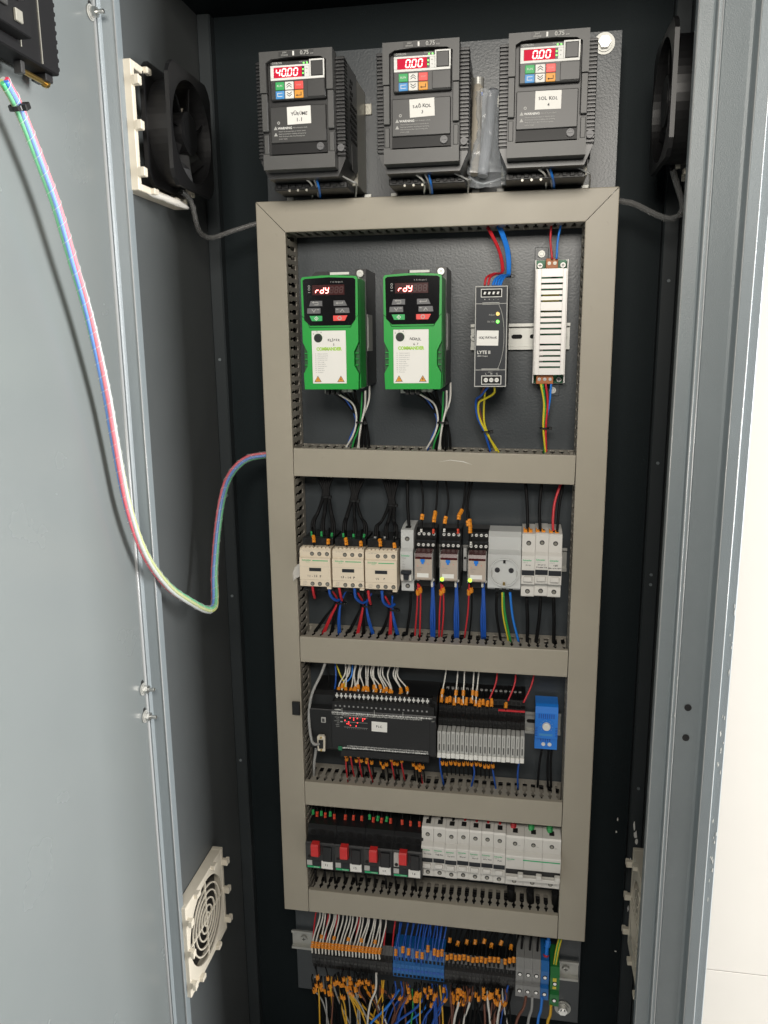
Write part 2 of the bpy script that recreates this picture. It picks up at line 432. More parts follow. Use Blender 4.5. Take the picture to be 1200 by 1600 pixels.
def duct(label, x0, x1, zc, z_or=None, vertical=False, mitre=(0, 0), inset=(0, 0), tilt=0.0, W=40.0, walls=(1, 1)):
    """trunking from x0 to x1 (along its length) centred at zc across; local x along length, z across"""
    t = thing('wiring_duct', label, 'cable duct', (0, 0, 0), 'slotted wiring ducts')
    L = x1 - x0; h = W / 2
    a, b = mitre
    base = G().box(inset[0], L - inset[1], 57.2, 59.6, -h + 1.2, h - 1.2)
    obj('base', base, 'duct_wall', t)
    for s, on in ((-1, walls[0]), (1, walls[1])):
        if on:
            m0 = inset[0]; m1 = inset[1]
            g = G(); slotted_wall(g, L - m0 - m1, (h - 1.6) if s > 0 else (-h + .2))
            g.v = [(x + m0, y, z) for x, y, z in g.v]
            obj('slotted_wall', g, 'duct_wall', t)
    wf = G(); rw = random.Random(int(x0) + int(zc))
    for q in range(9):
        zz = rw.uniform(-h + 5, h - 5); yy = rw.uniform(26, 52)
        wf.tube(spline([(inset[0] + 2 + (L - 5 - inset[0] - inset[1]) * u / 8, yy + rw.uniform(-4, 4), min(h - 5, max(-h + 5, zz + rw.uniform(-5, 5)))) for u in range(9)], 3), 3.0, 6)
    o_ = obj('wire_fill', wf, 'wire_black', t); o_['kind'] = 'stuff'
    g = G(); bv = 1.2
    # cross-section with rounded shoulders
    sec = [(-h, 7), (-h, bv), (-h + .35, .35), (-h + bv, 0), (h - bv, 0), (h - .35, .35), (h, bv), (h, 7), (h - 1.4, 7), (h - 1.4, 1.8), (-h + 1.4, 1.8), (-h + 1.4, 7)]
    def e0(z): return ((h - a * z) if a else 0) + .55
    def e1(z): return L - ((h - b * z) if b else 0) - .55
    n = len(sec)
    v = [(e0(z), y, z) for z, y in sec] + [(e1(z), y, z) for z, y in sec]
    g.add(v, [(i, (i + 1) % n, n + (i + 1) % n, n + i) for i in range(n)] + [(0, 1, 2, 3, 10, 11), (4, 5, 6, 7, 8, 9), (3, 4, 9, 10),
             tuple(n + i for i in (0, 1, 2, 3, 10, 11)), tuple(n + i for i in (4, 5, 6, 7, 8, 9)), tuple(n + i for i in (3, 4, 9, 10))])
    obj('cover', g, 'duct', t)
    if vertical:      # local x -> world -z (downwards), local z -> world x
        t.location = Vector((zc, 0, x0)) * MM; t.rotation_euler = (0, R(90), 0)
    else:
        t.location = Vector((x0, 0, zc)) * MM; t.rotation_euler = (0, R(tilt), 0)
    return t
HH = 537.5
duct('long horizontal beige wiring duct closing the frame at the top, under the black drives', -235, 235, HH - 20, mitre=(1, 1), inset=(3, 3))
duct('horizontal beige wiring duct closing the frame at the very bottom', -194.6, 194.6, -HH + 20)
duct('long vertical beige wiring duct forming the left side of the frame', HH, HH * 3, -215, vertical=True, mitre=(-1, 0), inset=(3, 0))
duct('long vertical beige wiring duct forming the right side of the frame', HH, HH * 3, 215, vertical=True, mitre=(1, 0), inset=(3, 0))
d1_ = duct('slightly tilted beige wiring duct between the green drives and the contactors', -194.6, 194.6, 188, tilt=0.85)
duct('horizontal beige wiring duct between the contactors and the programmable controller', -194.6, 194.6, -92.5, tilt=0.1)
duct('horizontal beige wiring duct between the programmable controller and the motor breakers', -194.6, 194.6, -328.5, tilt=0.0)
g = G().prism([(205, 6), (222, 9.2), (240, 7.6), (252, 3.6), (239, 7.0), (222, 8.7)], -.12, -.02); obj('scratch', g, 'sticker', d1_)
# ================================================================== seven-segment digits
SEGS = {'0': 'abcdef', '4': 'bcfg', '1': 'bc', 'r': 'eg', 'd': 'bcdeg', 'y': 'bcdfg', '8': 'abcdefg', '': ''}
def seg_digit(g, ch, x, y, z, w, h, t, sl=0.14):
    """digit with its lower left corner at x,z"""
    def bar(x0, z0, x1, z1):
        if abs(z1 - z0) < 1e-6: p = [(x0, z0), (x0 + t / 2, z0 + t / 2), (x1 - t / 2, z0 + t / 2), (x1, z0), (x1 - t / 2, z0 - t / 2), (x0 + t / 2, z0 - t / 2)]
        else: p = [(x0, z0), (x0 + t / 2, z0 + t / 2), (x0 + t / 2, z1 - t / 2), (x0, z1), (x0 - t / 2, z1 - t / 2), (x0 - t / 2, z0 + t / 2)]
        g.prism([(x + a + sl * b, z + b) for a, b in p], y, y - .15, 'y')
    e = t * .12; H = h / 2
    pos = {'a': (0, h, w, h), 'b': (w, H, w, h), 'c': (w, 0, w, H), 'd': (0, 0, w, 0), 'e': (0, 0, 0, H), 'f': (0, H, 0, h), 'g': (0, H, w, H)}
    for c in SEGS[ch]:
        x0, z0, x1, z1 = pos[c]
        if z0 == z1: bar(x0 + e, z0, x1 - e, z1)
        else: bar(x0, z0 + e, x1, z1 - e)

def handwriting(parent, lines, x, y, z, size, dz, m='ink'):
    """pen lettering: every character a little different in size, tilt and height"""
    r = random.Random(str(lines))
    for i, s in enumerate(lines):
        g = G(); adv = [size * (.34 if c in ' .-iIıİl' else .66) for c in s]; cx = x - sum(adv) / 2 + r.uniform(-.5, .5)
        for c, w in zip(s, adv):
            if c != ' ':
                me = text_mesh(c, size, 'CENTER', .1); k = r.uniform(.82, 1.12); t = R(r.uniform(-11, 9)); oz = r.uniform(-.09, .09) * size
                v = [(cx + w / 2 + k * (p.co.x * math.cos(t) - p.co.z * math.sin(t)) / MM, y + p.co.y / MM, z - i * dz + oz + k * (p.co.x * math.sin(t) + p.co.z * math.cos(t)) / MM) for p in me.vertices]
                g.add(v, [tuple(f.vertices) for f in me.polygons])
            cx += w
        obj('handwriting', g, m, parent)
def tilt(o, cx, cz, deg):
    """turn a flat piece in its own plane about its centre (millimetres in its parent's frame)"""
    c = Vector((cx, 0, cz)) * MM; o.rotation_euler = (0, R(deg), 0)
    o.location = c - Matrix.Rotation(R(deg), 3, 'Y') @ c

# ================================================================== black frequency inverters in the top row
def inverter(label, xc, digits, lines, group='black frequency inverters in the top row'):
    t = thing('frequency_inverter', label, 'inverter', (xc, 60, 556), group)
    # heatsink carrier with mounting ears
    hs = box('heatsink', 'galv', t, -53, 53, -58, -0.3, -4, 124, .8)
    for sx in (-1, 1):
        obj('mounting_ear', G().box(53.2 * sx, 62 * sx, -2.6, -.2, 96, 110, .5), 'galv', t)
        e = obj('mounting_ear', G().box(50 * sx, 60 * sx, -2.6, -.2, -18, -4.3, .5), 'zinc', t)
        obj('screw', G().cyl((55 * sx, -6, -10), 4.4, 3.4, 'y', 14).cyl((55 * sx, -6.6, -10), 2.2, .6, 'y', 6), 'zinc', e)
    body = G().prism([(-53, 14), (-53, 126), (53, 126), (53, 14), (44, -6), (-44, -6)], -133, -58.5)
    bd = obj('body', body, 'dark_plastic', t)
    g = G()
    for iy in range(5):
        for iz in range(11):
            if iz < 7 or iy > 2: g.cyl((53.05, -64 - iy * 8 - (iz % 2) * 4, 44 + iz * 6.6), 2.3, .5, 'x', 8)
    obj('vent_holes', g, 'hole', bd)
    obj('rating_plate', G().box(53.05, 53.5, -96, -66, 8, 38), 'charcoal', bd)
    for sx in (-1, 1):
        g = G()
        for i in range(27): g.box(40 * sx, 54.5 * sx, -137, -120, 17 + i * 4.05, 19.6 + i * 4.05, .5)
        g.box(40 * sx, 53.6 * sx, -134.6, -120, 16, 126.5, .3)
        obj('cooling_ribs', g, 'dark_plastic', t)
    # front shell
    fr = G().prism([(-44, 86), (-44, 130), (44, 130), (44, 86), (36.5, 86), (36.5, 118), (30, 121.5), (8, 123), (-8, 123), (-30, 121.5), (-36.5, 118), (-36.5, 86)], -155, -133)
    sh = obj('front_shell', fr, 'charcoal_light', t)
    box('top_label', 'charcoal', sh, -20, 22, -155.3, -155, 121.5 + 2, 129, .0)
    text('200V', 2.6, 'print_grey', sh, -13, -155.4, 127.6, 'CENTER'); text('1PHASE', 2.6, 'print_grey', sh, -13, -155.4, 124.8, 'CENTER')
    box('white_mark', 'print_white', sh, -3.2, -1.2, -155.6, -155.05, 123.9, 128.6, 0)
    text('0.75', 6.2, 'print_grey', sh, 11.2, -155.4, 126.2, bold=.12); text('kW', 2.6, 'print_grey', sh, 20, -155.4, 124.9)
    for sx in (-1, 1):
        box('side_pillar', 'charcoal_light', t, 36.6 * sx, 44 * sx, -152.5, -133, 44, 85.6, .6)
        box('side_clip', 'charcoal_light', t, 37.4 * sx, 43 * sx, -150, -133, 19, 41, .6)
        box('side_gap', 'black', t, 34 * sx, 44.4 * sx, -147, -130, 17, 45, .2)
    bar = obj('bottom_bar', G().prism([(-44, 1), (-44, 18.5), (-36, 18.5), (-36, 16.5), (36, 16.5), (36, 18.5), (44, 18.5), (44, 1)], -152, -128), 'charcoal_light', t)
    box('gap_backing', 'black', t, -36.4, 36.4, -146, -132.2, 14, 119, .2)
    # operator panel
    op = box('operator_panel', 'charcoal', t, -32, 35, -153.2, -146.1, 77.5, 119.5, 1.2)
    text('OMRON', 3.2, 'print_grey', op, -29, -153.35, 117.2, 'LEFT', bold=.05)
    text('SYSDRIVE', 1.6, 'print_grey', op, -29, -153.35, 114.8, 'LEFT')
    text('RUN PWR', 2.2, 'print_grey', op, 14, -153.35, 117.2, 'RIGHT')
    fr = G().box(-31, 34, -154, -153.25, 98.6, 101.2, .2).box(-31, 16, -154, -153.25, 112.6, 114.6, .2).box(-31, -27.2, -154, -153.25, 101.3, 112.5, .2).box(10.2, 16, -154, -153.25, 101.3, 112.5, .2)
    obj('display_border', fr, 'print_white', op)
    jk = G()
    jk.box(16.2, 18, -154.3, -153.25, 101.3, 119.4, .3).box(32.4, 34.2, -154.3, -153.25, 101.3, 119.4, .3).box(18.1, 32.3, -154.3, -153.25, 117.6, 119.4, .3)
    obj('jack_border', jk, 'print_white', op)
    box('jack_cover', 'charcoal', op, 18.3, 32.1, -154.6, -153.25, 101.6, 117.3, 1.0)
    box('jack_cover', 'charcoal', op, 13, 34.4, -154.4, -153.25, 79, 97.8, 1.4)
    ds = box('display', 'lcd_red', op, -27, 7, -153.6, -153.3, 101.4, 112.4, .1)
    box('display_edge', 'charcoal', op, 7, 10, -153.55, -153.3, 101.4, 112.4, .1)
    g = G(); x = -24.5 if len(digits) > 4 else -17.5
    for ch in digits:
        if ch == '.': g.box(x - 1.7, x - .4, -153.75, -153.62, 102.4, 103.6); continue
        seg_digit(g, ch, x, -153.62, 103.2, 4.4, 7.6, 1.25); x += 7.1
    obj('digits', g, 'seg', ds)
    g = G()
    for z in (105, 109): g.cyl((8.6, -153.9, z), .8, .3, 'y', 8)
    g.cyl((9.5, -153.6, 115.9), .8, .3, 'y', 8); g.cyl((13.5, -153.6, 115.9), .8, .3, 'y', 8)
    obj('status_light', g, 'led_green', op)
    text('Hz', 2, 'ink', op, 13, -154.1, 109.5); text('A', 2, 'ink', op, 13, -154.1, 105)
    for i, (c, x0) in enumerate((('key_green', -25.5), ('sticker', -14), ('key_red', -2.4), ('key_blue', -25.5), ('sticker', -14), ('key_orange', -2.4))):
        z0 = 88 if i < 3 else 78.4
        k = box('key', c, op, x0, x0 + 10.6, -154.3, -153.25, z0, z0 + 8.8, .5)
        g = G(); y = -154.5; cx = x0 + 5.3; cz = z0 + 4.4
        if i in (1, 4):
            s = 1 if i == 1 else -1
            for dz in (-1.4, 1.0): g.prism([(cx - 3, cz + dz - s * 1.1), (cx, cz + dz + s * 1.1), (cx + 3, cz + dz - s * 1.1), (cx + 3, cz + dz - s * 1.1 + .8), (cx, cz + dz + s * 1.1 + .8), (cx - 3, cz + dz - s * 1.1 + .8)], y, y + .3)
        elif i == 5: g.box(cx + 2.4, cx + 3.1, y, y + .3, cz - 1.2, cz + 2).box(cx - 3, cx + 3.1, y, y + .3, cz - 1.9, cz - 1.2).prism([(cx - 3.6, cz - 1.5), (cx - 1.8, cz - .3), (cx - 1.8, cz - 2.7)], y, y + .3)
        elif i == 3: g.box(cx - 3, cx + 3, y, y + .3, cz + 1.4, cz + 2).box(cx - 3, cx + 3, y, y + .3, cz - 2, cz - 1.4).box(cx - 3, cx - 2.4, y, y + .3, cz - 1.4, cz + 1.4)
        if g.v: obj('key_symbol', g, 'ink' if i != 3 else 'print_white', k)
        if i == 0: text('RUN', 3.2, 'print_white', k, cx, -154.45, cz)
        if i == 2: text('STOP', 2.2, 'print_grey', k, cx, -154.45, cz)
    # terminal cover
    tc = obj('terminal_cover', G().box(-34.5, 34, -149.5, -146.1, 31, 71.5, .8), 'charcoal', t)
    lowc = obj('lower_cover', G().prism([(-146.1, 17.5), (-149.5, 18.5), (-147.6, 30.5), (-146.1, 30.5)], -34.5, 34, 'x'), 'black', t)
    g = G().cyl((26.5, -151.2, 25), 4.4, 3, 'y', 16).ring((26.5, -151.8, 25), 3.2, 4.2, .6, 'y', 16).box(23.6, 29.4, -151.9, -151.1, 24.6, 25.4)
    obj('cover_screw', g, 'key_grey', lowc)
    g = G().cyl((48.8, -139.4, 25), 4.2, 3, 'y', 16).box(46, 51.6, -140, -139.3, 24.6, 25.4); obj('side_screw', g, 'key_grey', t)
    yy = -149.75
    for z in (40.5, 47.5):
        obj('warning_triangle', G().prism([(-30.5, z - 1.6), (-26, z - 1.6), (-28.25, z + 2.2)], yy, yy + .2), 'print_grey', tc)
    obj('logo_mark', G().ring((-24.4, yy, 53.4), .9, 1.7, .2, 'y', 10), 'print_grey', tc)
    text('WARNING', 3.6, 'print_white', tc, -25.5, yy, 47.2, 'LEFT', bold=.08); text('- Risk of electric shock.', 2.0, 'print_grey', tc, -8, yy, 47.2, 'LEFT')
    for i, s in enumerate(('Hazard of personal injury or electric shock.', 'Read manual before installing and operating.', 'Wait 10 minutes after disconnecting main', 'power supply.')):
        text(s, 1.9, 'print_grey', tc, -24.5, yy, 43.6 - i * 2.7, 'LEFT')
    st = box('sticker', 'sticker', tc, -13.5, 15.5, -149.95, -149.6, 51, 70.5, .1)
    handwriting(st, lines, 1, -150.05, 62.5, 5.2, 6.6); tilt(st, 1, 60, random.uniform(-2.5, 2.5))
    # underside terminal comb
    ub = box('terminal_block', 'black', t, -46, 48, -104, -60, -14, -6.3, .8)
    g = G()
    for i in range(10): g.box(-42 + i * 9, -36.5 + i * 9, -106, -104.1, -12, -7, .5)
    obj('terminal_comb', g, 'black', ub)
    for i in range(3): obj('terminal_screw', G().cyl((-26 + i * 11, -106.5, -15), 1.5, 3, 'y', 10), 'galv', ub)
    return t
inverter('black frequency inverter showing 40.00 on its red display, leftmost in the top row', -148, '40.00', ('YÜRÜME', '1.1'))
inverter('black frequency inverter showing 0.00, middle of the top row', -1, '0.00', ('SAĞ KOL', '3'))
inverter('black frequency inverter showing 0.00, rightmost in the top row below the big bolt', 142, '0.00', ('SOL KOL', '4'))

# ================================================================== green drives
def green_drive(label, xc, lines):
    t = thing('green_drive', label, 'inverter', (xc, 60, 293), 'green drives in the upper bay')
    bb = obj('rear_body', G().prism([(-36, 0), (-36, 146), (-30, 152), (-12, 152), (-12, 147), (24, 147), (24, 154), (38, 154), (38, 4), (34, 0)], -70, -.4), 'dark_plastic', t)
    obj('side_plate', G().box(38.05, 38.6, -66, -30, 48, 96, .1).box(38.65, 39, -62, -34, 52, 92), 'grey_plastic', bb)
    box('top_sticker', 'sticker', bb, -10, 16, -72, -66, 147.2, 150.5, .2)
    for z in (148, 3):
        s = obj('screw', G().cyl((31, -74, z), 4.6, 4, 'y', 16), 'zinc', bb)
        obj('screw_ring', G().ring((31, -75, z), 2.2, 3.6, 1, 'y', 14), 'hole' if z < 9 else 'steel', s)
    # green shell: front face outline with waisted sides
    W = 36.8
    outl = [(-W + 1.2, 0), (-W + .4, 20), (-W + 6, 30), (-W + 6, 48), (-W + .2, 60), (-W, 138), (-W + 2, 141), (-10, 142.6), (10, 142.6), (W - 2, 141), (W, 138), (W - .2, 60), (W - 6, 48), (W - 6, 30), (W - .4, 20), (W - 1.2, 0)]
    sh = obj('front_shell', G().prism(outl, -120, -108), 'green', t)
    rear = [(-W, 1), (-W, 138), (-W + 3, 141), (W - 3, 141), (W, 138), (W, 1)]
    obj('side_shell', G().prism(rear, -107.8, -70.2), 'green', t)
    for s in (-1, 1):
        g = G().prism([(s * (W - .2), 20), (s * (W - 4.8), 30), (s * (W - 4.8), 48), (s * (W - .2), 59)], -113, -108.1); obj('side_slot', g, 'green_dark', sh)
        g = G()
        for z in (31, 38.5, 46): g.box(s * (W - 5.2), s * (W - 1.2), -116, -113.1, z - .6, z + .6)
        obj('slot_rib', g, 'green', sh)
    # fascia bevel line
    g = G(); p = [(-W, 93), (-W + 6, 88), (-W + 10, 78.5), (W - 10, 78.5), (W - 6, 88), (W, 93)]
    for a, b in zip(p, p[1:]):
        g.tube([(a[0], -120.1, a[1]), (b[0], -120.1, b[1])], .45, 6)
    obj('shell_seam', g, 'green_dark', sh)
    # black fascia
    fa = obj('fascia', G().prism([(-33.5, 88), (-34.2, 137), (-31.5, 138.8), (0, 140.2), (31.5, 138.8), (34.2, 137), (33.5, 88), (28, 81), (-26, 81)], -121, -119.6), 'black_gloss', t)
    text('V  A  Hz rpm %', 2.5, 'print_grey', fa, 18, -121.2, 134.3, 'RIGHT')
    for i, z in enumerate((129.5, 126, 122)):
        g = G().ring((-26, -121.2, z), 1.0, 1.5, .2, 'y', 8) if i < 2 else G().box(-27.4, -24.6, -121.2, -121.0, z - .3, z + .3)
        obj('mode_mark', g, 'print_grey', fa)
    d = box('display', 'lcd_off', fa, -22, 20, -121.4, -121.05, 118.5, 131, .2)
    g = G(); x = -17.5
    for ch in 'rdy': seg_digit(g, ch, x, -121.42, 121, 3.9, 7.2, 1.15); x += 6.2
    obj('digits', g, 'seg', d)
    g = G()
    for i in range(3): seg_digit(g, '8', x, -121.42, 121, 3.9, 7.2, 1.0); x += 6.2
    obj('unlit_digits', g, 'seg_dim', d)
    def key(poly, m, sym, sm='print_grey'):
        k = obj('key', G().prism(poly, -122.6, -121.05), m, fa); s = G(); y = -122.85
        cx = sum(p[0] for p in poly) / len(poly); cz = sum(p[1] for p in poly) / len(poly)
        if sym == 'back': s.box(cx - 2.5, cx + 3, y, y + .2, cz - 2, cz - 1.3).box(cx + 2.4, cx + 3, y, y + .2, cz - 1.3, cz + 1).box(cx - 3, cx + 3, y, y + .2, cz + 1, cz + 1.7).prism([(cx - 5, cz + 1.4), (cx - 2.8, cz + 2.9), (cx - 2.8, cz - .1)], y, y + .2)
        if sym == 'enter': s.box(cx - 3, cx + 4.4, y, y + .2, cz - .4, cz + .4).box(cx + 3.7, cx + 4.4, y, y + .2, cz + .4, cz + 1.9).prism([(cx - 5, cz), (cx - 2.6, cz + 1.6), (cx - 2.6, cz - 1.6)], y, y + .2)
        if sym in 'v^':
            q = 1 if sym == '^' else -1
            s.prism([(cx - 3, cz - q * 2), (cx, cz + q * 2), (cx + 3, cz - q * 2), (cx + 2, cz - q * 2), (cx, cz + q * .8), (cx - 2, cz - q * 2)], y, y + .2)
            s.box(cx + (4 if sym == 'v' else -8), cx + (7 if sym == 'v' else -5), y, y + .2, cz + 1, cz + 1.8)
        if sym == 'run': s.prism([(cx - 2.8, cz), (cx, cz + 2.8), (cx + 2.8, cz), (cx + 1.9, cz), (cx, cz + 1.9), (cx - 1.9, cz)], y, y + .2).prism([(cx - 2.8, cz - .05), (cx, cz - 2.8), (cx + 2.8, cz - .05), (cx + 1.9, cz - .05), (cx, cz - 1.9), (cx - 1.9, cz - .05)], y, y + .2).box(cx - .35, cx + .35, y, y + .2, cz - 1, cz + 1)
        if sym == 'stop': s.ring((cx, y, cz), 1.7, 2.7, .2, 'y', 12)
        obj('key_symbol', s, sm, k)
    key([(-26, 105), (-24, 111.5), (-9, 111.5), (-9, 105)], 'key_grey', 'back'); key([(6, 105), (6, 111.5), (20, 111.5), (23, 105)], 'key_grey', 'enter')
    key([(-29, 96), (-28.5, 102.5), (-11.5, 102.5), (-11.5, 96)], 'key_grey', 'v'); key([(8, 96), (8, 102.5), (25.5, 102.5), (26.5, 96)], 'key_grey', '^')
    key([(-23, 86.5), (-26, 93), (-9.5, 93), (-9.5, 86.5)], 'key_green', 'run', 'print_white'); key([(5, 86.5), (5, 93), (23.5, 93), (20, 86.5)], 'key_red', 'stop')
    # white label
    lb = box('label_plate', 'sticker', t, -24.5, 20.5, -120.9, -119.8, 7.5, 74.5, .4)
    kn = obj('potentiometer', G().cyl((-15.8, -123.5, 65.3), 4.6, 3, 'y', 20, r2=5.0).box(-18.6, -13, -124, -123.4, 64.7, 65.9), 'black', lb)
    obj('knob_ring', G().ring((-15.8, -121.2, 65.3), 4.8, 5.6, .4, 'y', 20), 'green_dark', lb)
    for i, (s, a) in enumerate((('0', 200), ('2', 140), ('5', 100), ('8', 60), ('10', 10))):
        if 40 < a < 150: text(s, 2.6, 'ink', lb, -15.8 + 8 * math.cos(R(a)), -121.0, 65.3 + 8 * math.sin(R(a)))
    text('COMMANDER', 5.6, 'lime', lb, -2, -121.0, 51.3, bold=.32, sx=.92)
    for i in range(10):
        w = (20, 22, 24, 25, 21, 17, 19, 16, 18, 15)[i]; z = 45.3 - i * 2.62
        text('%02d' % (i + 1), 1.7, 'ink_grey', lb, -20.5, -121.0, z, 'LEFT')
        text(('Minimum speed Hz', 'Maximum speed Hz', 'Acceleration rate 1', 'Deceleration rate 1', 'Drive config', 'Motor rated A', 'Rated speed rpm', 'Rated volts', 'Power factor', 'Parameter')[i], 1.75, 'ink_grey', lb, -17.3, -121.0, z, 'LEFT')
    for x in (-17.5, 13):
        tr = obj('warning_triangle', G().prism([(x - 4.8, 9.5), (x + 4.8, 9.5), (x, 17.6)], -121.0, -120.8), 'ink', lb)
        obj('triangle_fill', G().prism([(x - 3.8, 10.1), (x + 3.8, 10.1), (x, 16.5)], -121.15, -121.02), 'key_orange', tr)
        text('!' if x < 0 else '?', 4.4, 'ink', tr, x, -121.25, 12.3, bold=.1) if x < 0 else obj('bolt_mark', G().prism([(x + .2, 15), (x - 1.2, 12.4), (x, 12.6), (x - .4, 10.6), (x + 1.3, 13.2), (x + .2, 13)], -121.3, -121.2), 'ink', tr)
    handwriting(lb, lines, 4.5, -121.0, 62.5, 4.4, 6.0)
    # connectors below
    cn = G()
    for i in range(3): cn.box(-12 + i * 7, -7 + i * 7, -104, -92, -8, 0, .4)
    obj('terminal_plug', cn, 'black', t)
    gt = G()
    for x in (-8, 8, 16): gt.box(x, x + 6.5, -96, -91, -5, -.2, .3)
    obj('earth_tab', gt, 'zinc', t)
    ft = obj('foot_tab', G().box(-26, -3, -52, -50, -9, 0, .2), 'zinc', t)
    obj('foot_hole', G().cyl((-20, -52.3, -5), 2.4, .3, 'y', 10).cyl((-8, -52.3, -5), 2.4, .3, 'y', 10), 'hole', ft)
    return t
green_drive('green drive with black keypad marked KLIPER 5, the left one of the two', -122.5, ('KLİPER', '5'))
green_drive('green drive with black keypad marked NOZUL 6.7, the right one of the two', -16, ('NOZUL', '6.7'))

# ================================================================== DIN rails
def din_rail(label, x0, x1, zc, W=35.0, slots=True, screws=()):
    t = thing('din_rail', label, 'mounting rail', ((x0 + x1) / 2, 60, zc), 'steel mounting rails')
    L = (x1 - x0) / 2; h = W / 2; k = 13.0 / 35 * W
    pr = [(-7.5, -h), (-7.5, -k - .4), (-1, -k), (-1, k), (-7.5, k + .4), (-7.5, h), (-6.4, h), (-6.4, k + 1.4), (0, k + 1), (0, -k - 1), (-6.4, -k - 1.4), (-6.4, -h)]
    obj('rail_profile', G().prism(pr, -L, L, 'x'), 'zinc', t)
    if slots:
        n = int(2 * L // 25)
        for i in range(n):
            x = -L + 13 + i * 25; g = G(); p = []
            for s in range(13): a = -math.pi / 2 + math.pi * s / 12; p.append((x + 4.5 + 2.9 * math.cos(a), 2.9 * math.sin(a)))
            for s in range(13): a = math.pi / 2 + math.pi * s / 12; p.append((x - 4.5 + 2.9 * math.cos(a), 2.9 * math.sin(a)))
            obj('slot', g.prism(p, -1.05, -1.35), 'hole', t)
    for x in screws:
        s = obj('screw', G().cyl((x, -4.5, 0), 5.5, 3.2, 'y', 16, r2=6), 'zinc', t)
        obj('screw_recess', G().box(x - 3, x + 3, -4.8, -4.4, -.5, .5).box(x - .5, x + .5, -4.8, -4.4, -3, 3), 'hole', s)
    return t
din_rail('short steel mounting rail behind the two power supplies', 50, 184, 358, screws=(-62, 58))
din_rail('long steel mounting rail carrying the contactors and relays', -190, 191, 44)
din_rail('steel mounting rail carrying the controller, relay modules and blue thermostat', -190, 191, -212)
din_rail('steel mounting rail carrying the motor breakers and circuit breakers', -193, 193, -412, slots=False)
din_rail('steel mounting rail of the bottom terminal row, ends showing at both sides', -242, 233, -638, slots=False, screws=(-217, 218))

# ================================================================== power supplies
def psu():
    t = thing('power_supply', 'slim black power supply with a green lamp and white frame lines', 'power supply', (81.5, 60, 295))
    b = box('case', 'slate', t, -20.5, 20.5, -110, -8, 0, 124, .8)
    for sx in (-1, 1):
        g = G()
        for i in range(9): g.box(20.55 * sx, 20.9 * sx, -90, -30, 18 + i * 10, 22 + i * 10)
        obj('vent_slot', g, 'hole', b)
    y = -110.4
    g = G()
    for a in ((-20, 20, 122.6, 123.8), (-20, 20, .2, 1.4), (-20, -18.9, 1.5, 122.5), (18.9, 20, 1.5, 122.5), (-18.8, 18.8, 102.2, 102.9), (-18.8, 18.8, 21, 21.7)): g.box(a[0], a[1], y, y + .38, a[2], a[3])
    pts = [(9, 102), (13, 92), (15.6, 78), (16.4, 62), (15.6, 46), (13, 33), (9, 21.8)]
    sp = spline([(x, y + .2, z) for x, z in pts], 4); g.tube(sp, .35, 5)
    obj('frame_line', g, 'print_grey', b)
    for (x0, x1, z0, z1, n, xs) in ((-13, 13, 111, 119.5, 4, 5.4), (-11, 14, 4, 13.5, 3, 6.8)):
        r = G().box(x0, x1, y - .5, y + .3, z0 - .8, z0).box(x0, x1, y - .5, y + .3, z1, z1 + .8).box(x0, x0 + .8, y - .5, y + .3, z0 + .05, z1 - .05).box(x1 - .8, x1, y - .5, y + .3, z0 + .05, z1 - .05)
        k = obj('terminal_frame', r, 'print_white', b)
        box('terminal_well', 'hole', k, x0 + .9, x1 - .9, y + .05, y + .3, z0 + .05, z1 - .05, 0)
        for i in range(n):
            cx = (x0 + x1) / 2 + (i - (n - 1) / 2) * xs; cz = (z0 + z1) / 2
            if n == 3: q = G().cyl((cx, y - .4, cz), 2.7, .4, 'y', 14); obj('terminal_screw', q, 'print_white', k); obj('screw_slot', G().box(cx - 2, cx + 2, y - .55, y - .42, cz - .3, cz + .3), 'ink', k)
            else: obj('terminal_screw', G().prism([(cx - 1.7, cz - 1.4), (cx + .6, cz - 1.7), (cx + 1.8, cz + 1.4), (cx - .8, cz + 1.7)], y - .2, y + .04), 'print_white', k)
    box('print_bar', 'print_grey', b, -11, 10, y, y + .35, 101.5, 104, 0); box('print_bar', 'print_grey', b, -11, 11, y, y + .35, 20.6, 23, 0)
    text('INPUT', 2.0, 'print_grey', b, 0, y, 18.6)
    for i, s in enumerate('+ + - -'.split()): text(s, 3, 'print_white', b, -8 + i * 5.4, y, 107.6)
    for i, s in enumerate(('L', 'N', 'G')): text(s, 3, 'print_white', b, -5.3 + i * 6.8, y, 16.4)
    text('Adjust', 2.8, 'print_grey', b, 4.5, y, 89, 'RIGHT'); text('DC OK', 2.8, 'print_grey', b, 4.5, y, 80.6, 'RIGHT')
    obj('trimmer', G().cyl((8.3, y - 1, 90), 2.4, 1.3, 'y', 14), 'brass', b)
    obj('status_light', G().cyl((8.3, y - .9, 80.6), 2.0, 1.2, 'y', 14), 'led_green', b)
    text('LYTE II', 5.6, 'print_white', b, -16.8, y, 43, 'LEFT', bold=.12); text('240W Output', 2.3, 'print_white', b, -16.8, y, 38.6, 'LEFT')
    st = box('sticker', 'sticker', b, -17.6, 9.6, y - .15, y + .3, 51.5, 70, .1)
    handwriting(st, ('GÜÇ KAYNAK',), -4, y - .2, 61, 3.6, 5); tilt(st, -4, 61, 1.2)
    return t
psu()
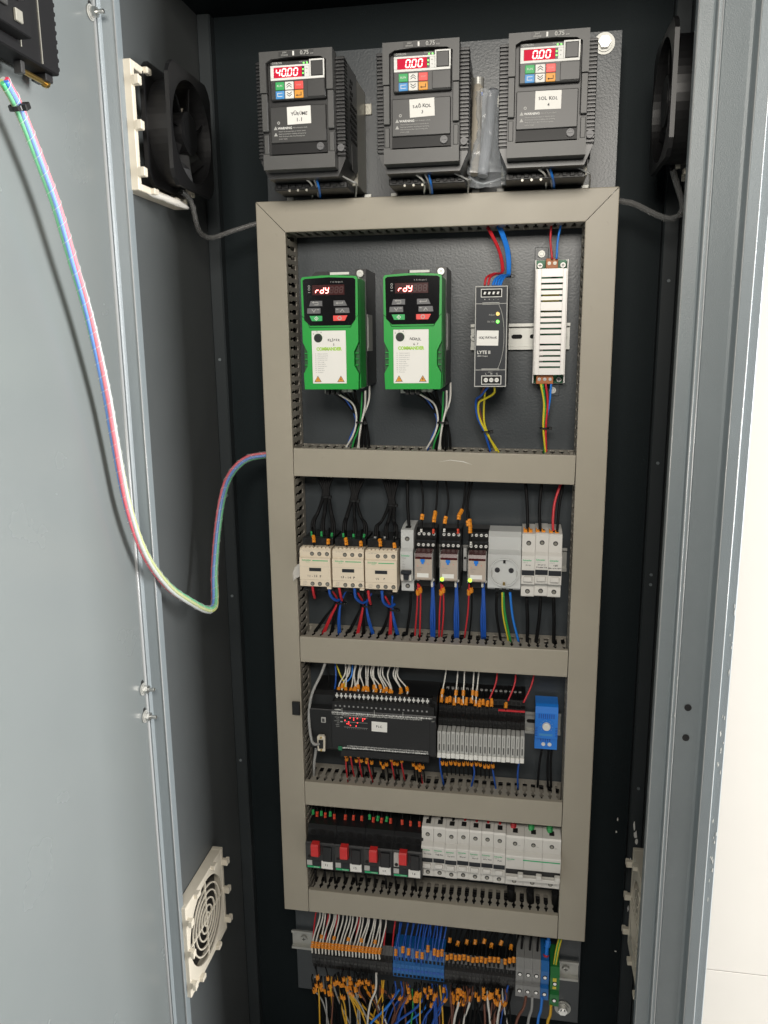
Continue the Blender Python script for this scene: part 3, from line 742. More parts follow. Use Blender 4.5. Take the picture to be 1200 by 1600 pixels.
def led_psu():
    t = thing('cage_power_supply', 'white slotted metal power supply with orange terminals at both ends', 'power supply', (156.5, 60, 294))
    for z, x in ((-9, 7), (172, -13)):
        e = obj('mounting_tab', G().box(x - 9, x + 9, -1.8, -.2, z - 8, z + 9, .6), 'plate_paint', t)
        obj('tab_screw', G().ring((x, -4, z), 2.9, 4.6, 2, 'y', 16).cyl((x, -4.6, z), 2.6, 2.4, 'y', 10), 'zinc', e)
    box('tray', 'cage', t, -21.4, 21.4, -3.5, -1.9, 0, 164, .3)
    for s in (-1, 1): box('tray_side', 'cage', t, 19.9 * s, 21.4 * s, -30, -3.6, 2, 162, .4)
    p = box('circuit_board', 'pcb', t, -19.6, 19.6, -10, -8, 1, 163, 0)
    obj('transformer', G().box(-11, 11, -28, -10.1, 96, 118, 1), 'yellow', p)
    for x, z in ((4, 136), (-7, 62), (8, 40)): obj('capacitor', G().cyl((x, -25, z), 5.5, 14.5, 'y', 14), 'green_dark', p)
    obj('heat_plate', G().box(-14, -8, -27, -10.1, 30, 50, .5), 'zinc', p)
    g = G(); y0, y1 = -43, -41.6; cells = []
    z = 138.0; zs = []
    for grp in range(3):
        for i in range(5): zs.append(z); z -= 7.35
        z -= 5.8
    # cover face as bars around the slots
    g.box(-19, -13.2, y0, y1, 13.5, 149.5, .3).box(14.2, 19, y0, y1, 13.5, 149.5, .3)
    prev = 149.5
    for q in zs:
        g.box(-13.1, 14.1, y0, y1, q + 1.2, prev, 0); prev = q - 1.2
    g.box(-13.1, 14.1, y0, y1, 13.5, prev, 0)
    for s in (-1, 1): g.box(19.05 * s, 20.4 * s, y0 + .3, -14, 13.5, 149.5, .3)
    obj('slotted_cover', g, 'cage', t)
    for z0, n, xo in ((150.5, 2, 0), (1, 3, -5)):
        k = obj('terminal_strip', G().box(xo - n * 3.6 - .5, xo + n * 3.6 + .5, -34, -10.1, z0, z0 + 12.5, .5), 'terminal_orange', t)
        for i in range(n):
            cx = xo + (i - (n - 1) / 2) * 7.2
            obj('terminal_screw', G().cyl((cx, -35, z0 + 6.3), 2.3, 1.2, 'y', 12).box(cx - 2, cx + 2, -35.4, -34.9, z0 + 5.9, z0 + 6.7), 'galv' if n == 2 else 'steel', k)
    for x, z in ((-15, 156), (15, 156), (14.5, 6)):
        obj('screw', G().cyl((x, -15, z), 3.4, 5, 'y', 14), 'cage', t); obj('screw_cross', G().box(x - 2.2, x + 2.2, -15.3, -14.9, z - .4, z + .4).box(x - .4, x + .4, -15.35, -14.95, z - 2.2, z + 2.2), 'ink', t)
    return t
led_psu()
# ================================================================== contactors
def contactor(label, xc, mark, ferrule='green'):
    t = thing('contactor', label, 'contactor', (xc, 60 + random.uniform(-1.5, .3), random.uniform(-.8, .8)), 'cream contactors on the rail', rot=(0, R(random.uniform(-.35, .35)), 0))
    W = 22.4
    bs = obj('base', G().prism([(-8, 2), (-40, 2), (-52, 8), (-52, 74), (-44, 79), (-8, 79)], -W + .4, W - .4, 'x'), 'dark_plastic', t)
    up = obj('upper_terminals', G().box(-W, W, -64, -52.2, 69, 80, .6), 'dark_plastic', t)
    for i in range(3):
        x = -14.5 + i * 14.5
        obj('terminal_well', G().cyl((x, -64.4, 75.2), 4.2, .5, 'y', 16), 'hole', up)
    lo = obj('lower_terminals', G().box(-W, W, -66, -52.2, 2, 12, .6), 'dark_plastic', t)
    for i in range(3):
        x = -14.5 + i * 14.5
        obj('terminal_well', G().cyl((x, -66.4, 5.5), 3.8, .5, 'y', 14), 'hole', lo)
    fc = obj('front_cover', G().prism([(-52.3, 12.4), (-80, 12.4), (-83, 14), (-83, 23), (-84, 24), (-84, 55), (-81, 56.4), (-81, 66), (-78, 68.6), (-52.3, 68.6)], -W, W, 'x'), 'cream', t)
    g = G()
    for i in range(7): g.box(-19 + i * 5.8, -15 + i * 5.8, -78.6, -70, 68.7, 70.2, .3)
    obj('clip_row', g, 'cream', fc)
    obj('corner_foot', G().box(W - 7, W - .4, -80, -60, 9, 12.3, .6), 'cream', fc)
    for z, y in ((61, -81.3), (17.5, -83.3)):
        for x in (-4.5, 6.2, 17.3):
            s = obj('screw', G().cyl((x, y, z), 2.9, .6, 'y', 14), 'ink', fc)
            obj('screw_head', G().cyl((x, y - .5, z), 2.1, .5, 'y', 12), 'galv', s)
    obj('green_stripe', G().box(-3.5, 19, -84.25, -84.02, 51.2, 52.3), 'brand_green', fc)
    text('Schneider', 3.3, 'brand_green', fc, -18.5, -84.15, 52.2, 'LEFT', bold=.05); text('Electric', 1.8, 'brand_green', fc, -13, -84.15, 49.6, 'LEFT')
    obj('window', G().box(-8.5, 9, -84.3, -84.02, 36.2, 41.2, .1), 'slate', fc)
    obj('fold_line', G().box(-W + .3, W - .3, -84.2, -84.02, 42.8, 43.2), 'beige', fc)
    for i in range(3): text(('LC1D09', '25A 690V', 'BD 24V')[i], 1.5, 'ink_grey', fc, -18, -83.2, 20.5 - i * 2.2, 'LEFT')
    text('1/L1  3/L2  5/L3', 1.8, 'ink_grey', fc, -18, -81.2, 64.8, 'LEFT')
    handwriting(fc, (mark,), -1, -84.15, 29, 4.2, 5)
    return t
contactor('cream contactor marked 11-12 with a clear tag, leftmost in its row', -161, '11 - 12  P')
contactor('cream contactor marked 13-14, middle one of the three', -113.2, '13 - 14  P')
contactor('cream contactor marked 15, next to the single circuit breaker', -66.3, '15    P')
tg_ = thing('clear_tag', 'clear plastic tag sticking out left of the first contactor', 'tag', (-184, -10, 26))
obj('tag_film', G().prism([(0, 16), (-6, 15.4), (-11, 10), (-14, 2), (-13.5, -10), (-10, -6), (0, -1)], 0, .6), 'clear', tg_)
obj('tag_seal', G().tube([(0, -.6, 16), (-6, -.6, 15.2), (-11, -.6, 10), (-14, -.6, 2), (-13.5, -.6, -10)], .5, 5), 'clear', tg_)

# ================================================================== modular circuit breakers
def breaker(name, label, x0, z0, poles=1, w=18.0, body='white_plastic', H=90, marks=None, style='band', group=None, nose=-70):
    """modular breaker: x0 = left edge, z0 = bottom"""
    t = thing(name, label, 'circuit breaker', (x0, 60 + random.uniform(-1.2, .4), z0 + random.uniform(-.7, .7)), group)
    W = w * poles
    # side profile
    pr = [(-8, 4), (-40, 0), (-58, 0), (-59, 1.5), (-59, H * .2), (nose + 1, H * .2 + 2.5), (nose, H * .2 + 4), (nose, H * .66), (nose + 1, H * .66 + 1.5), (-62, H * .72), (-62, H - 2.5), (-60, H), (-38, H + 2.5), (-8, H + 2.5)]
    for i in range(poles):
        x = i * w + .12
        pb = obj('pole_body', G().prism(pr, x, x + w - .3, 'x'), body, t)
        cx = x + w / 2 - .1
        for z, y in ((H * .86, -62.1), (H * .085, -59.1)):
            s = obj('terminal_hole', G().cyl((cx, y - .25, z), 3.3, .4, 'y', 16), 'ink', pb)
            obj('terminal_screw', G().cyl((cx, y - .4, z - .4), 2.2, .15, 'y', 12).box(cx - 2, cx + 2, y - .5, y - .4, z - .75, z - .15), 'galv', s)
        # wire entry on top
        obj('wire_entry', G().box(cx - 3.6, cx + 3.6, -54, -44, H + 1.2, H + 2.3), 'hole', pb)
        if marks is not None: mk = marks[i]
        if style != 'main' or i == 0:
            text('Schneider', 3.2, 'brand_green', pb, x + 1.4, nose - .1, H * .61, 'LEFT', bold=.08, sx=.95)
            text('iC60N C6', 1.6, 'ink_grey', pb, x + 1.6, nose - .1, H * .575, 'LEFT')
    if style == 'main':
        obj('green_stripe', G().box(w * .95, W - 1, nose - .2, nose, H * .6, H * .62), 'brand_green', t)
        box('toggle_band', 'black', t, .6, W - .6, nose - .5, nose + .2, H * .33, H * .42, 0)
        for i in range(poles):
            x = i * w
            box('handle', 'white_plastic', t, x + w * .68, x + w * .98, nose - 9, nose - .3, H * .31, H * .385, .8)
        box('handle_bar', 'white_plastic', t, 1, W - 1, nose - 6, nose - .3, H * .235, H * .305, 1)
        for i in range(poles): text('C120N', 1.8, 'ink_grey', t, i * w + w * .7, -62.2, H * .83)
    elif style == 'band':
        for i in range(poles):
            x = i * w + .12
            b = box('toggle_slot', 'slate', t, x + .4, x + w - .7, nose - .35, nose + .1, H * .375, H * .455, 0)
            box('toggle', 'white_plastic', t, x + 2.6, x + w - 3.2, nose - 4.5, nose - .05, H * .28, H * .365, 1)
            text('I-ON', 1.8, 'ink_grey', b, x + w / 2, nose - .1, H * .3)
            if marks: handwriting(t, marks[i] if isinstance(marks[i], tuple) else (marks[i],), x + w / 2, nose - .12, H * .535, 3.0, 3.6)
    else:
        x = .12
        for i, s in enumerate(('C60N', 'C6', '400V', '6000')): text(s, 1.8, 'ink_grey', t, x + 3, nose - .1, H * .56 - i * 4, 'LEFT')
        b = box('toggle_slot', 'grey_plastic', t, x + .5, x + w - .8, nose - .3, nose + .1, H * .21, H * .4, 0)
        box('toggle', 'slate', t, x + 1.5, x + w - 2, nose - 8, nose - .4, H * .33, H * .385, 1)
        box('toggle_stem', 'slate', t, x + 5.5, x + w - 6, nose - 6, nose - .4, H * .235, H * .325, .6)
        for sx in (0, 1): box('toggle_cheek', 'white_plastic', t, x + (1.2 if sx == 0 else w - 5.2), x + (4.4 if sx == 0 else w - 2), nose - 3, nose - .4, H * .21, H * .32, .6)
    return t
breaker('circuit_breaker', 'single grey circuit breaker with a dark toggle between contactors and relays', -41.3, 4, body='grey_light', style='single')
for i, (mk, lb) in enumerate(((('Prız',), 'white circuit breaker marked Priz beside the round socket'), (('Enerji', 'Pnomatik'), 'white circuit breaker with two-line note, middle of the three by the socket'),
                              (('TSX', 'Havalandır'), 'white circuit breaker with a red wire on top, rightmost by the socket'))):
    breaker('circuit_breaker', lb, 126.8 + 18 * i, 4, marks=(mk,), group='circuit breakers in the contactor row')
for i, (mk, lb) in enumerate((('Sürücü', 'first'), ('Sağ Kol', 'second'), ('Sol Kol', 'third'), ('Kliper', 'fourth'), ('Nozul', 'fifth'), ('Güç kay', 'sixth'), ('PLC', 'seventh'))):
    breaker('circuit_breaker', 'white circuit breaker in the bottom row, %s of seven from the left' % lb, -12.4 + 18.05 * i, -452, H=86, marks=(mk,), group='circuit breakers in the bottom row')
breaker('main_breaker', 'wide three-pole white main breaker at the right end of the bottom row', 114.2, -452, poles=3, w=26.8, H=84, style='main')

# ================================================================== plug-in relays
def relay(label, slabel, x0, lit, n=0):
    s = thing('relay_socket', slabel, 'relay socket', (x0, 60, 0), 'black relay sockets')
    W = 28.5
    bs = obj('base', G().prism([(-8, 8), (-50, 8), (-56, 12), (-56, 66), (-52, 68), (-52, 78), (-44, 80), (-44, 90), (-36, 93), (-8, 93)], 0, W, 'x'), 'black', s)
    for row, (z, y) in enumerate(((85.5, -44.1), (71.5, -52.1))):
        for i in range(4):
            if n == 2 and row == 0 and i == 0: pass
            x = 4 + i * 6.9
            q = obj('terminal_screw', G().cyl((x, y - .8, z), 2.2, .8, 'y', 12), 'print_white', bs)
            obj('screw_slot', G().box(x - 1.6, x + 1.6, y - 1.0, y - .81, z - .3, z + .3), 'ink', q)
    for i in range(4):
        g = G().box(2 + i * 6.9, 6 + i * 6.9, -52.5, -52.05, 76.3, 78.2); obj('wire_slot', g, 'slate', bs)
    for x in (4, W - 4):
        obj('terminal_screw', G().cyl((x, -57.2, 22), 2.5, 1.2, 'y', 12), 'print_white', bs)
    r = thing('plug_in_relay', label, 'relay', (x0, 60, 0), 'plug-in relays')
    cv = obj('cover', G().prism([(-56.2, 26), (-74, 26), (-76, 28), (-76, 60), (-74, 64), (-56.2, 66)], 2, W - 3, 'x'), 'relay_cover', r)
    obj('red_window', G().prism([(-56.3, 67), (-74.4, 64.6), (-76.6, 60), (-76.6, 57), (-76.05, 57), (-76.05, 60), (-73.9, 64.2), (-56.3, 66.1)], 2.2, W - 3.2, 'x'), 'dark_red', r)
    for x in (1.2, W - 2.9): obj('wire_clip', G().box(x, x + .7, -77, -56.2, 25, 66, .2), 'print_grey', r)
    obj('test_button', G().prism([(9.6, 56.8), (15.6, 56.8), (15.6, 53), (14.2, 53), (14.2, 50.2), (11, 50.2), (11, 53), (9.6, 53)], -77.6, -76.65), 'blue_bright', r)
    text('A', 2.4, 'key_red', cv, 5.8, -76.15, 47); text('R', 2.4, 'key_red', cv, 20, -76.15, 50)
    for i in range(3): text(('RXM2AB2BD', '24VDC', '12A 250V')[i], 1.5, 'ink_grey', cv, 4, -76.15, 44.5 - i * 2, 'LEFT')
    box('label', 'sticker', r, 4.6, 21, -76.5, -76.05, 30.5, 36.5, .1)
    if lit: obj('status_light', G().cyl((4.4, -77.4, 28.8), 2.5, 1.5, 'y', 12), 'led_lime', r)
relay('plug-in relay with an unlit lamp beside the grey breaker', 'black relay socket with white screws beside the grey breaker', -21.5, False)
relay('plug-in relay with a lit green lamp, middle one of the three', 'black relay socket of the middle relay, just left of the bare rail', 13.8, True, 1)
relay('plug-in relay with a lit green lamp next to the round socket', 'black relay socket next to the round power socket', 52.6, True, 2)
e_ = thing('end_stop', 'small pale end clamp on the bare rail between two relays', 'end clamp', (46.5, 60, 44))
box('clamp_body', 'grey_light', e_, -2.6, 2.6, -26, -8, -17, 17, .8); obj('clamp_screw', G().cyl((0, -27, 3), 1.8, 1, 'y', 10), 'ink', e_)

# ================================================================== power socket
def schuko():
    t = thing('power_socket', 'pale grey round power socket module on the rail', 'socket', (103.4, 60, 10))
    W = 22.6
    bd = obj('body', G().prism([(-8, 0), (-52, 0), (-62, 5), (-65, 6), (-65, 54), (-52, 58), (-52, 76), (-44, 82), (-8, 82)], -W, W, 'x'), 'grey_light', t)
    rs = obj('rim', G().ring((0, -68.5, 29), 18.4, 20.4, 3.4, 'y', 40), 'grey_light', t)
    di = obj('recess_face', G().cyl((0, -65.6, 29), 18.3, .5, 'y', 40), 'grey_light', t)
    for x in (-9.5, 9.5): obj('contact_hole', G().ring((x, -66.6, 32), 2.6, 3.6, .9, 'y', 16).cyl((x, -66.0, 32), 2.5, .3, 'y', 14), 'ink', di)
    for z in (45, 12.5):
        obj('earth_clip', G().box(-1.6, 1.6, -68.2, -66, z - 2.6, z + 2.6, .3), 'hole' if z > 20 else 'brass', di)
    for s in (-1, 1): obj('guide_notch', G().box(s * 16.2, s * 18, -68.2, -66, 24, 32, .3), 'grey_plastic', di)
    for x in (-9.5, 0, 9.5): obj('cable_entry', G().cyl((x, -58.6 - 1.5, 3.2), 2.9, 2.2, 'y', 12), 'hole', bd)
    return t
schuko()

# ================================================================== programmable controller
def plc():
    t = thing('logic_controller', 'black programmable controller with a white PLC sticker and red lamps', 'controller', (-176, 60, -250))
    L = 187
    bd = obj('body', G().prism([(-8, 0), (-62, 0), (-70, 10), (-84, 14), (-85, 16), (-85, 74), (-84, 76), (-72, 78), (-70, 92), (-62, 96), (-8, 96)], 0, L, 'x'), 'dark_plastic', t)
    lf = box('left_module', 'black', t, .6, 33, -86, -85.1, 3 + 12, 75, .2)
    # screw rows
    g = obj('terminal_strip', G().box(34, L - 7, -71, -62.2, 84, 97.5, .4), 'black', t)
    for i in range(21):
        x = 39 + i * 6.72
        obj('terminal_screw', G().box(x - 2.4, x + 2.4, -72, -71.05, 91.5, 94.2).box(x - .8, x + .8, -72.1, -71.05, 89.2, 97), 'print_white', g)
    obj('terminal_cover', G().prism([(-70.2, 78.2), (-83.5, 76.4), (-81, 88), (-72, 89)], 34, L - 3, 'x'), 'black', t)
    y = -85.15
    pr = obj('lower_cover', G().prism([(-62.5, .4), (-84.6, 3), (-84.6, 13.6), (-70.2, 9.6)], 46, L - 10, 'x'), 'black', t)
    def ruler(z, x0, x1, seed, m='print_white'):
        r = random.Random(seed); x = x0; g = G()
        while x < x1:
            w = r.uniform(.7, 1.6); g.box(x, x + w, y - .02, y + .1, z - r.uniform(.5, 1.4), z + r.uniform(.5, 1.4)); x += w + r.uniform(.5, 1.0)
        o = obj('scale_print', g, m, bd); o['kind'] = 'stuff'
    ruler(72.4, 34, L - 5, 1); ruler(69.6, 34, L - 20, 4, 'print_grey'); ruler(17.0, 49, L - 12, 2); ruler(20.2, 56, L - 12, 3, 'print_grey')
    g2 = G()
    for i in range(21): g2.box(38 + i * 6.72, 40.4 + i * 6.72, -82.6, -82.2, 80.5, 83)
    o2 = obj('cover_print', g2, 'ink_grey', t); o2['kind'] = 'stuff'
    for x in (49, 97, 139): obj('division_mark', G().box(x, x + .6, y, y + .1, 70, 80), 'print_grey', bd)
    text('OMRON', 2.6, 'print_white', bd, 38, y, 78.4 - 1.5, 'LEFT', bold=.06)
    for i, s in enumerate(('POWER', 'RUN', 'ERR/ALM', 'INH', 'PRPHL', 'BKUP')): text(s, 2.0, 'print_grey', bd, 45, y, 65 - i * 2.9, 'RIGHT')
    obj('lamp_panel_line', G().box(52, 87, y, y + .1, 66.3, 66.7).box(52, 87, y, y + .1, 58.4, 58.8).box(52, 87, y, y + .1, 50.2, 50.6), 'print_grey', bd)
    for i in range(10): text(str(i), 1.8, 'print_grey', bd, 57 + i * 3.1, y, 48.4)
    for x, z in ((61, 65), (66.5, 65), (72, 65.2), (66.5, 62.4), (80, 65.2), (80, 62), (83, 65.4), (53.5, 61), (59, 58.6), (56.5, 55.8), (59, 55.8), (72, 58.2), (61.5, 53.4), (70, 53)):
        obj('status_light', G().cyl((x, y - .5, z), .85, .6, 'y', 8), 'led_red', bd)
    for z in (64.2, 57.6): box('lamp_tag', 'print_grey', bd, 46.5, 50, y - .1, y + .05, z, z + 1.8, 0)
    obj('green_plug', G().box(42.5, 48.5, y - 2, y, 13, 19.5, .4), 'pcb', bd)
    text('IN', 2.2, 'print_white', bd, 44, y, 77.6)
    st = box('sticker', 'sticker', t, 93, 116, y - .2, y + .05, 46.5, 62, .1); handwriting(st, ('PLC',), 103.5, y - .3, 54.5, 4.6, 4); tilt(st, 104, 54, 1.0)
    text('EXP', 2.4, 'print_grey', bd, L - 4, y, 68)
    obj('right_seam', G().box(L - 9, L - 8.4, y, y + .1, 14, 74), 'hole', bd); obj('right_seam_line', G().box(L - 8.2, L - .5, y, y + .1, 44, 44.4), 'charcoal', bd)
    # ports on the left module
    u = box('usb_port', 'print_grey', t, 18, 25, -88, -86.05, 56, 64.5, .5); obj('usb_slot', G().box(19.6, 23.4, -88.3, -88.02, 57.6, 62.8), 'charcoal_light', u)
    return t
plc()
sp_ = thing('serial_plug', 'pale serial plug with a grey cable on the left of the controller', 'plug', (-158, -27, -226))
obj('plug_shell', G().prism([(-5.5, -12), (-6, 10), (-4, 13), (4, 13), (6, 10), (5.5, -12)], -4, 0), 'beige', sp_)
obj('plug_insert', G().prism([(-3, -7), (-3.4, 6), (3.4, 6), (3, -7)], -6, -4.05), 'black', sp_)
obj('plug_cable', G().tube(spline([(-3, -5, 0), (-9, -10, 2), (-15, -4, 8), (-19, 2, 40), (-15, 8, 72), (-4, 22, 98), (0, 36, 112)], 6), 2.1, 8), 'wire_grey', sp_)
obj('plug_screw', G().cyl((0, -6, 10), 1.4, 2, 'y', 10).cyl((0, -6, -10), 1.4, 2, 'y', 10), 'brass', sp_)
lc_ = obj('grey_cable', G().tube(spline([(-176, 8, -246), (-177, 6, -262), (-181, 10, -282), (-186, 24, -322)], 5), 2.2, 8), 'wire_grey'); tag(lc_, 'grey cable dropping into the duct below the left end of the controller', 'cable')
bs_ = obj('duct_clip', G().box(-209, -197, -4, -.3, -197, -176, .5), 'black'); tag(bs_, 'small black clip on the left vertical duct beside the controller', 'clip')

# ================================================================== slim relay modules
W_ = 6.58
def slim_proto():
    t = thing('slim_relay', 'x', 'relay module', (0, 60, -242), 'slim relay modules in a row')
    w = W_ - .25
    obj('base', G().prism([(-8, 4), (-60, 6), (-60, 46), (-66, 47), (-66, 58), (-62, 60), (-56, 61), (-56, 74), (-50, 76), (-48, 84), (-8, 88)], 0, w, 'x'), 'black', t)
    rl = obj('relay_body', G().box(.3, w - .3, -80, -60.1, 10, 43.5, .4), 'grey_plastic', t)
    obj('end_tab', G().box(.15, w - .15, -81, -60.1, 2, 9.8, .5), 'sticker', t)
    obj('print_line', G().box(w / 2 - .9, w / 2 + .9, -80.2, -80.05, 14, 24).box(w / 2 - .3, w / 2 + .3, -80.2, -80.05, 27, 40), 'charcoal_light', rl)
    for z, y in ((52.5, -66.1), (67.5, -56.1), (80, -49.6)):
        obj('wire_entry', G().box(1.4, w - 1.4, y - .35, y, z - 2.4, z + 2.4), 'hole', t)
        obj('entry_rim', G().box(1.0, w - 1.0, y - .6, y, z + 2.5, z + 3.1).box(1.0, w - 1.0, y - .6, y, z - 3.1, z - 2.5), 'charcoal', t)
    return t
sp0 = slim_proto()
ORD = 'first second third fourth fifth sixth seventh eighth ninth tenth eleventh twelfth thirteenth fourteenth fifteenth sixteenth seventeenth eighteenth nineteenth'.split()
for i in range(19):
    o = sp0 if i == 0 else copy_tree(sp0)
    o.location = Vector((12.6 + W_ * i, 60 + random.uniform(-.8, .3), -242 + random.uniform(-.7, .7))) * MM
    o['label'] = 'slim grey and black relay module, %s of nineteen counted from the controller' % ORD[i]
br_ = obj('jumper_bar', G().box(99, 137, 1.5, 4.5, -172, -169.5, .3), 'red'); tag(br_, 'thin red jumper bar along the top of the slim relay modules', 'jumper')

# ================================================================== thermostat
t = thing('thermostat', 'small bright blue thermostat with a white dial at the rail end', 'thermostat', (168.5, 60, -238))
bd = obj('body', G().prism([(-8, 0), (-36, 0), (-38, 1), (-38, 18), (-43, 20), (-43, 60), (-40, 69), (-34, 71), (-8, 71)], -16.2, 16.2, 'x'), 'blue_bright', t)
g = G()
for i in range(8): g.box(-11.5 + i * 3, -10 + i * 3, -43.4, -42.8, 52, 59)
for i in range(5): g.box(-8 + i * 3.2, -6.4 + i * 3.2, -38.4, -37.9, 13, 17.6)
for s in (-1, 1):
    for i in range(6): g.box(s * 12.6, s * 16.3, -43.3, -43.02, 24 + i * 2.6, 25 + i * 2.6)
obj('vent_slots', g, 'blue', bd)
obj('dial_ring', G().ring((0, -43.8, 40), 7, 11, .8, 'y', 28), 'blue_bright', bd)
obj('dial', G().cyl((0, -46.5, 40), 5.6, 3, 'y', 22, r2=6.2), 'sticker', t)
for i in range(9):
    a = R(-40 + i * 32.5); text('·', 5, 'print_white', bd, 9 * math.cos(a), -44.0, 40 + 9 * math.sin(a))
obj('name_strip', G().box(-10, 9, -43.35, -43.05, 24.5, 28), 'key_blue', bd)
for x in (-3.5, 5.5): obj('terminal_screw', G().cyl((x, -38.8, 9), 2.9, .8, 'y', 14), 'print_white', bd)

# ================================================================== motor breakers
def motor_breaker(label, i, mark):
    t = thing('motor_breaker', label, 'motor breaker', (-190.5 + 45.2 * i, 60, -452), 'black motor breakers with red knobs')
    W = 44.8
    bd = obj('body', G().prism([(-8, 0), (-50, 0), (-62, 4), (-66, 6), (-78, 7), (-80, 9), (-80, 51), (-78, 53), (-62, 54), (-62, 66), (-56, 70), (-8, 72)], 0, W, 'x'), 'dark_plastic', t)
    for k in range(3):
        x = 8 + k * 14.4
        obj('terminal_well', G().cyl((x, -62.5, 60), 4.2, .6, 'y', 14), 'hole', bd)
        obj('lower_terminal', G().box(x - 4.5, x + 4.5, -53, -50.1, .6, 3.4, .4), 'charcoal', bd)
    kn = obj('rocker', G().prism([(-80.1, 33), (-88, 34.5), (-92, 38), (-92, 55), (-90, 57), (-80.1, 57)], 11.5, 23, 'x'), 'red_knob', t)
    obj('rocker_slot', G().box(10.6, 24, -80.4, -80.1, 32, 50), 'hole', bd)
    lf = obj('side_window', G().box(2, 10, -80.8, -80.05, 26, 50, .3), 'clear' if i == 3 else 'charcoal', bd)
    obj('dial', G().cyl((6, -81.4, 30), 2.6, .6, 'y', 12), 'hole', lf)
    box('stop_key', 'black_gloss', bd, 27, 41, -82, -80.1, 23, 48, .6)
    box('scale_window', 'grey_plastic', bd, 1.6, 10, -80.9, -80.1, 14.5, 23, .3)
    box('current_window', 'slate', bd, 12.5, 22.5, -80.9, -80.1, 14, 22, .3)
    gs = obj('green_stripe', G().box(1, 22.5, -80.45, -80.1, 10.4, 13.2), 'brand_green', bd)
    text('Schneider', 2.6, 'print_white', gs, 12, -80.5, 11.8, 'LEFT', sx=.85)
    st = box('sticker', 'sticker', t, 24.5, 42.5, -81, -80.1, 10.5, 23.4, .1)
    handwriting(st, (mark,), 32.5, -81.1, 17, 4.6, 4); tilt(st, 33.5, 17, random.uniform(-3, 3))
    g = G().box(1, 2.2, -80.5, -80.05, 9.5, 51); obj('edge_line', g, 'charcoal', bd)
    return t
for i, (mk, lb) in enumerate((('11', 'leftmost'), ('12', 'second from left'), ('13', 'third from left'), ('14', 'next to the white breakers'))):
    motor_breaker('black motor breaker with red knob and sticker %s, %s' % (mk, lb), i, mk)
bl_ = box('busbar_cover', 'black', None, -191, -11, 2, 24, -452, -446, .5); bl_.name = 'busbar_cover'
tag(bl_, 'black comb rail running under the motor breakers', 'rail')

# ================================================================== bottom terminal row
def term_proto(w, m, kind):
    t = thing('terminal_block', 'x', 'terminal', (0, 60, -670))
    if kind == 'spring':
        obj('housing', G().prism([(-8, 4), (-40, 4), (-46, 9), (-46, 17), (-50, 19), (-50, 36), (-46, 38.5), (-46, 46), (-36, 56), (-8, 56)], 0, w - .25, 'x'), m, t)
        for z in (13.5, 42.5):
            obj('wire_entry', G().box(1.1, w - 1.3, -46.4, -46, z - 2.8, z + 2.8), 'hole', t)
        obj('marker_slot', G().box(.8, w - 1, -50.4, -50.05, 25, 29), 'charcoal' if m == 'black' else 'blue', t)
    else:
        obj('housing', G().prism([(-8, 8), (-40, 2), (-58, 3), (-60, 5), (-60, 25), (-55, 27), (-55, 33), (-60, 35), (-60, 56), (-54, 70), (-8, 72)], 0, w - .3, 'x'), m, t)
        for z in (15, 45):
            s = obj('screw_well', G().cyl((w / 2, -60.3, z), 3.6, .4, 'y', 16), 'hole', t)
            obj('terminal_screw', G().cyl((w / 2, -60.8, z), 2.5, .5, 'y', 12), 'steel', s)
    return t
NTH = 'first second third fourth fifth sixth seventh eighth ninth tenth eleventh twelfth thirteenth fourteenth fifteenth sixteenth seventeenth eighteenth nineteenth twentieth twenty-first twenty-second twenty-third twenty-fourth twenty-fifth twenty-sixth twenty-seventh twenty-eighth'.split()
def term_row(n, x0, w, m, kind, label, grp, z=-660):
    p = term_proto(w, m, kind)
    for i in range(n):
        o = p if i == 0 else copy_tree(p)
        o.location = Vector((x0 + w * i, 60, z)) * MM
        o['label'] = (label + ', %s from left' % NTH[i] if n > 1 else label) if isinstance(label, str) else label[i]; o['group'] = grp
term_row(21, -195, 6.35, 'black', 'spring', 'black spring terminal in the bottom row fed by white wires', 'black terminals under white wires')
term_row(13, -61, 6.35, 'blue_terminal', 'spring', 'blue spring terminal in the middle of the bottom row', 'blue spring terminals')
term_row(18, 22, 6.2, 'black', 'spring', 'black spring terminal in the bottom row right of the blue ones', 'black terminals right of the blue')
term_row(3, 133.8, 12.6, 'terminal_grey', 'screw', ('grey screw terminal, left of three, bottom row', 'grey screw terminal, middle of three, bottom row', 'grey screw terminal beside the single blue one, bottom row'), 'grey screw terminals', -652)
term_row(1, 171.8, 12.6, 'blue_terminal', 'screw', 'single large blue screw terminal at the right of the bottom row', 'blue screw terminal', -653)
term_row(1, 186, 14.5, 'earth_green', 'screw', 'green and yellow earth terminal at the right end of the bottom row', 'earth terminal', -662)
ey_ = [o for o in bpy.data.objects if o.get('group') == 'earth terminal'][0]
obj('yellow_stripe', G().box(4, 9.5, -60.6, -60.05, 49, 55).box(4, 9.5, -60.6, -60.05, 36, 40), 'yellow', ey_)
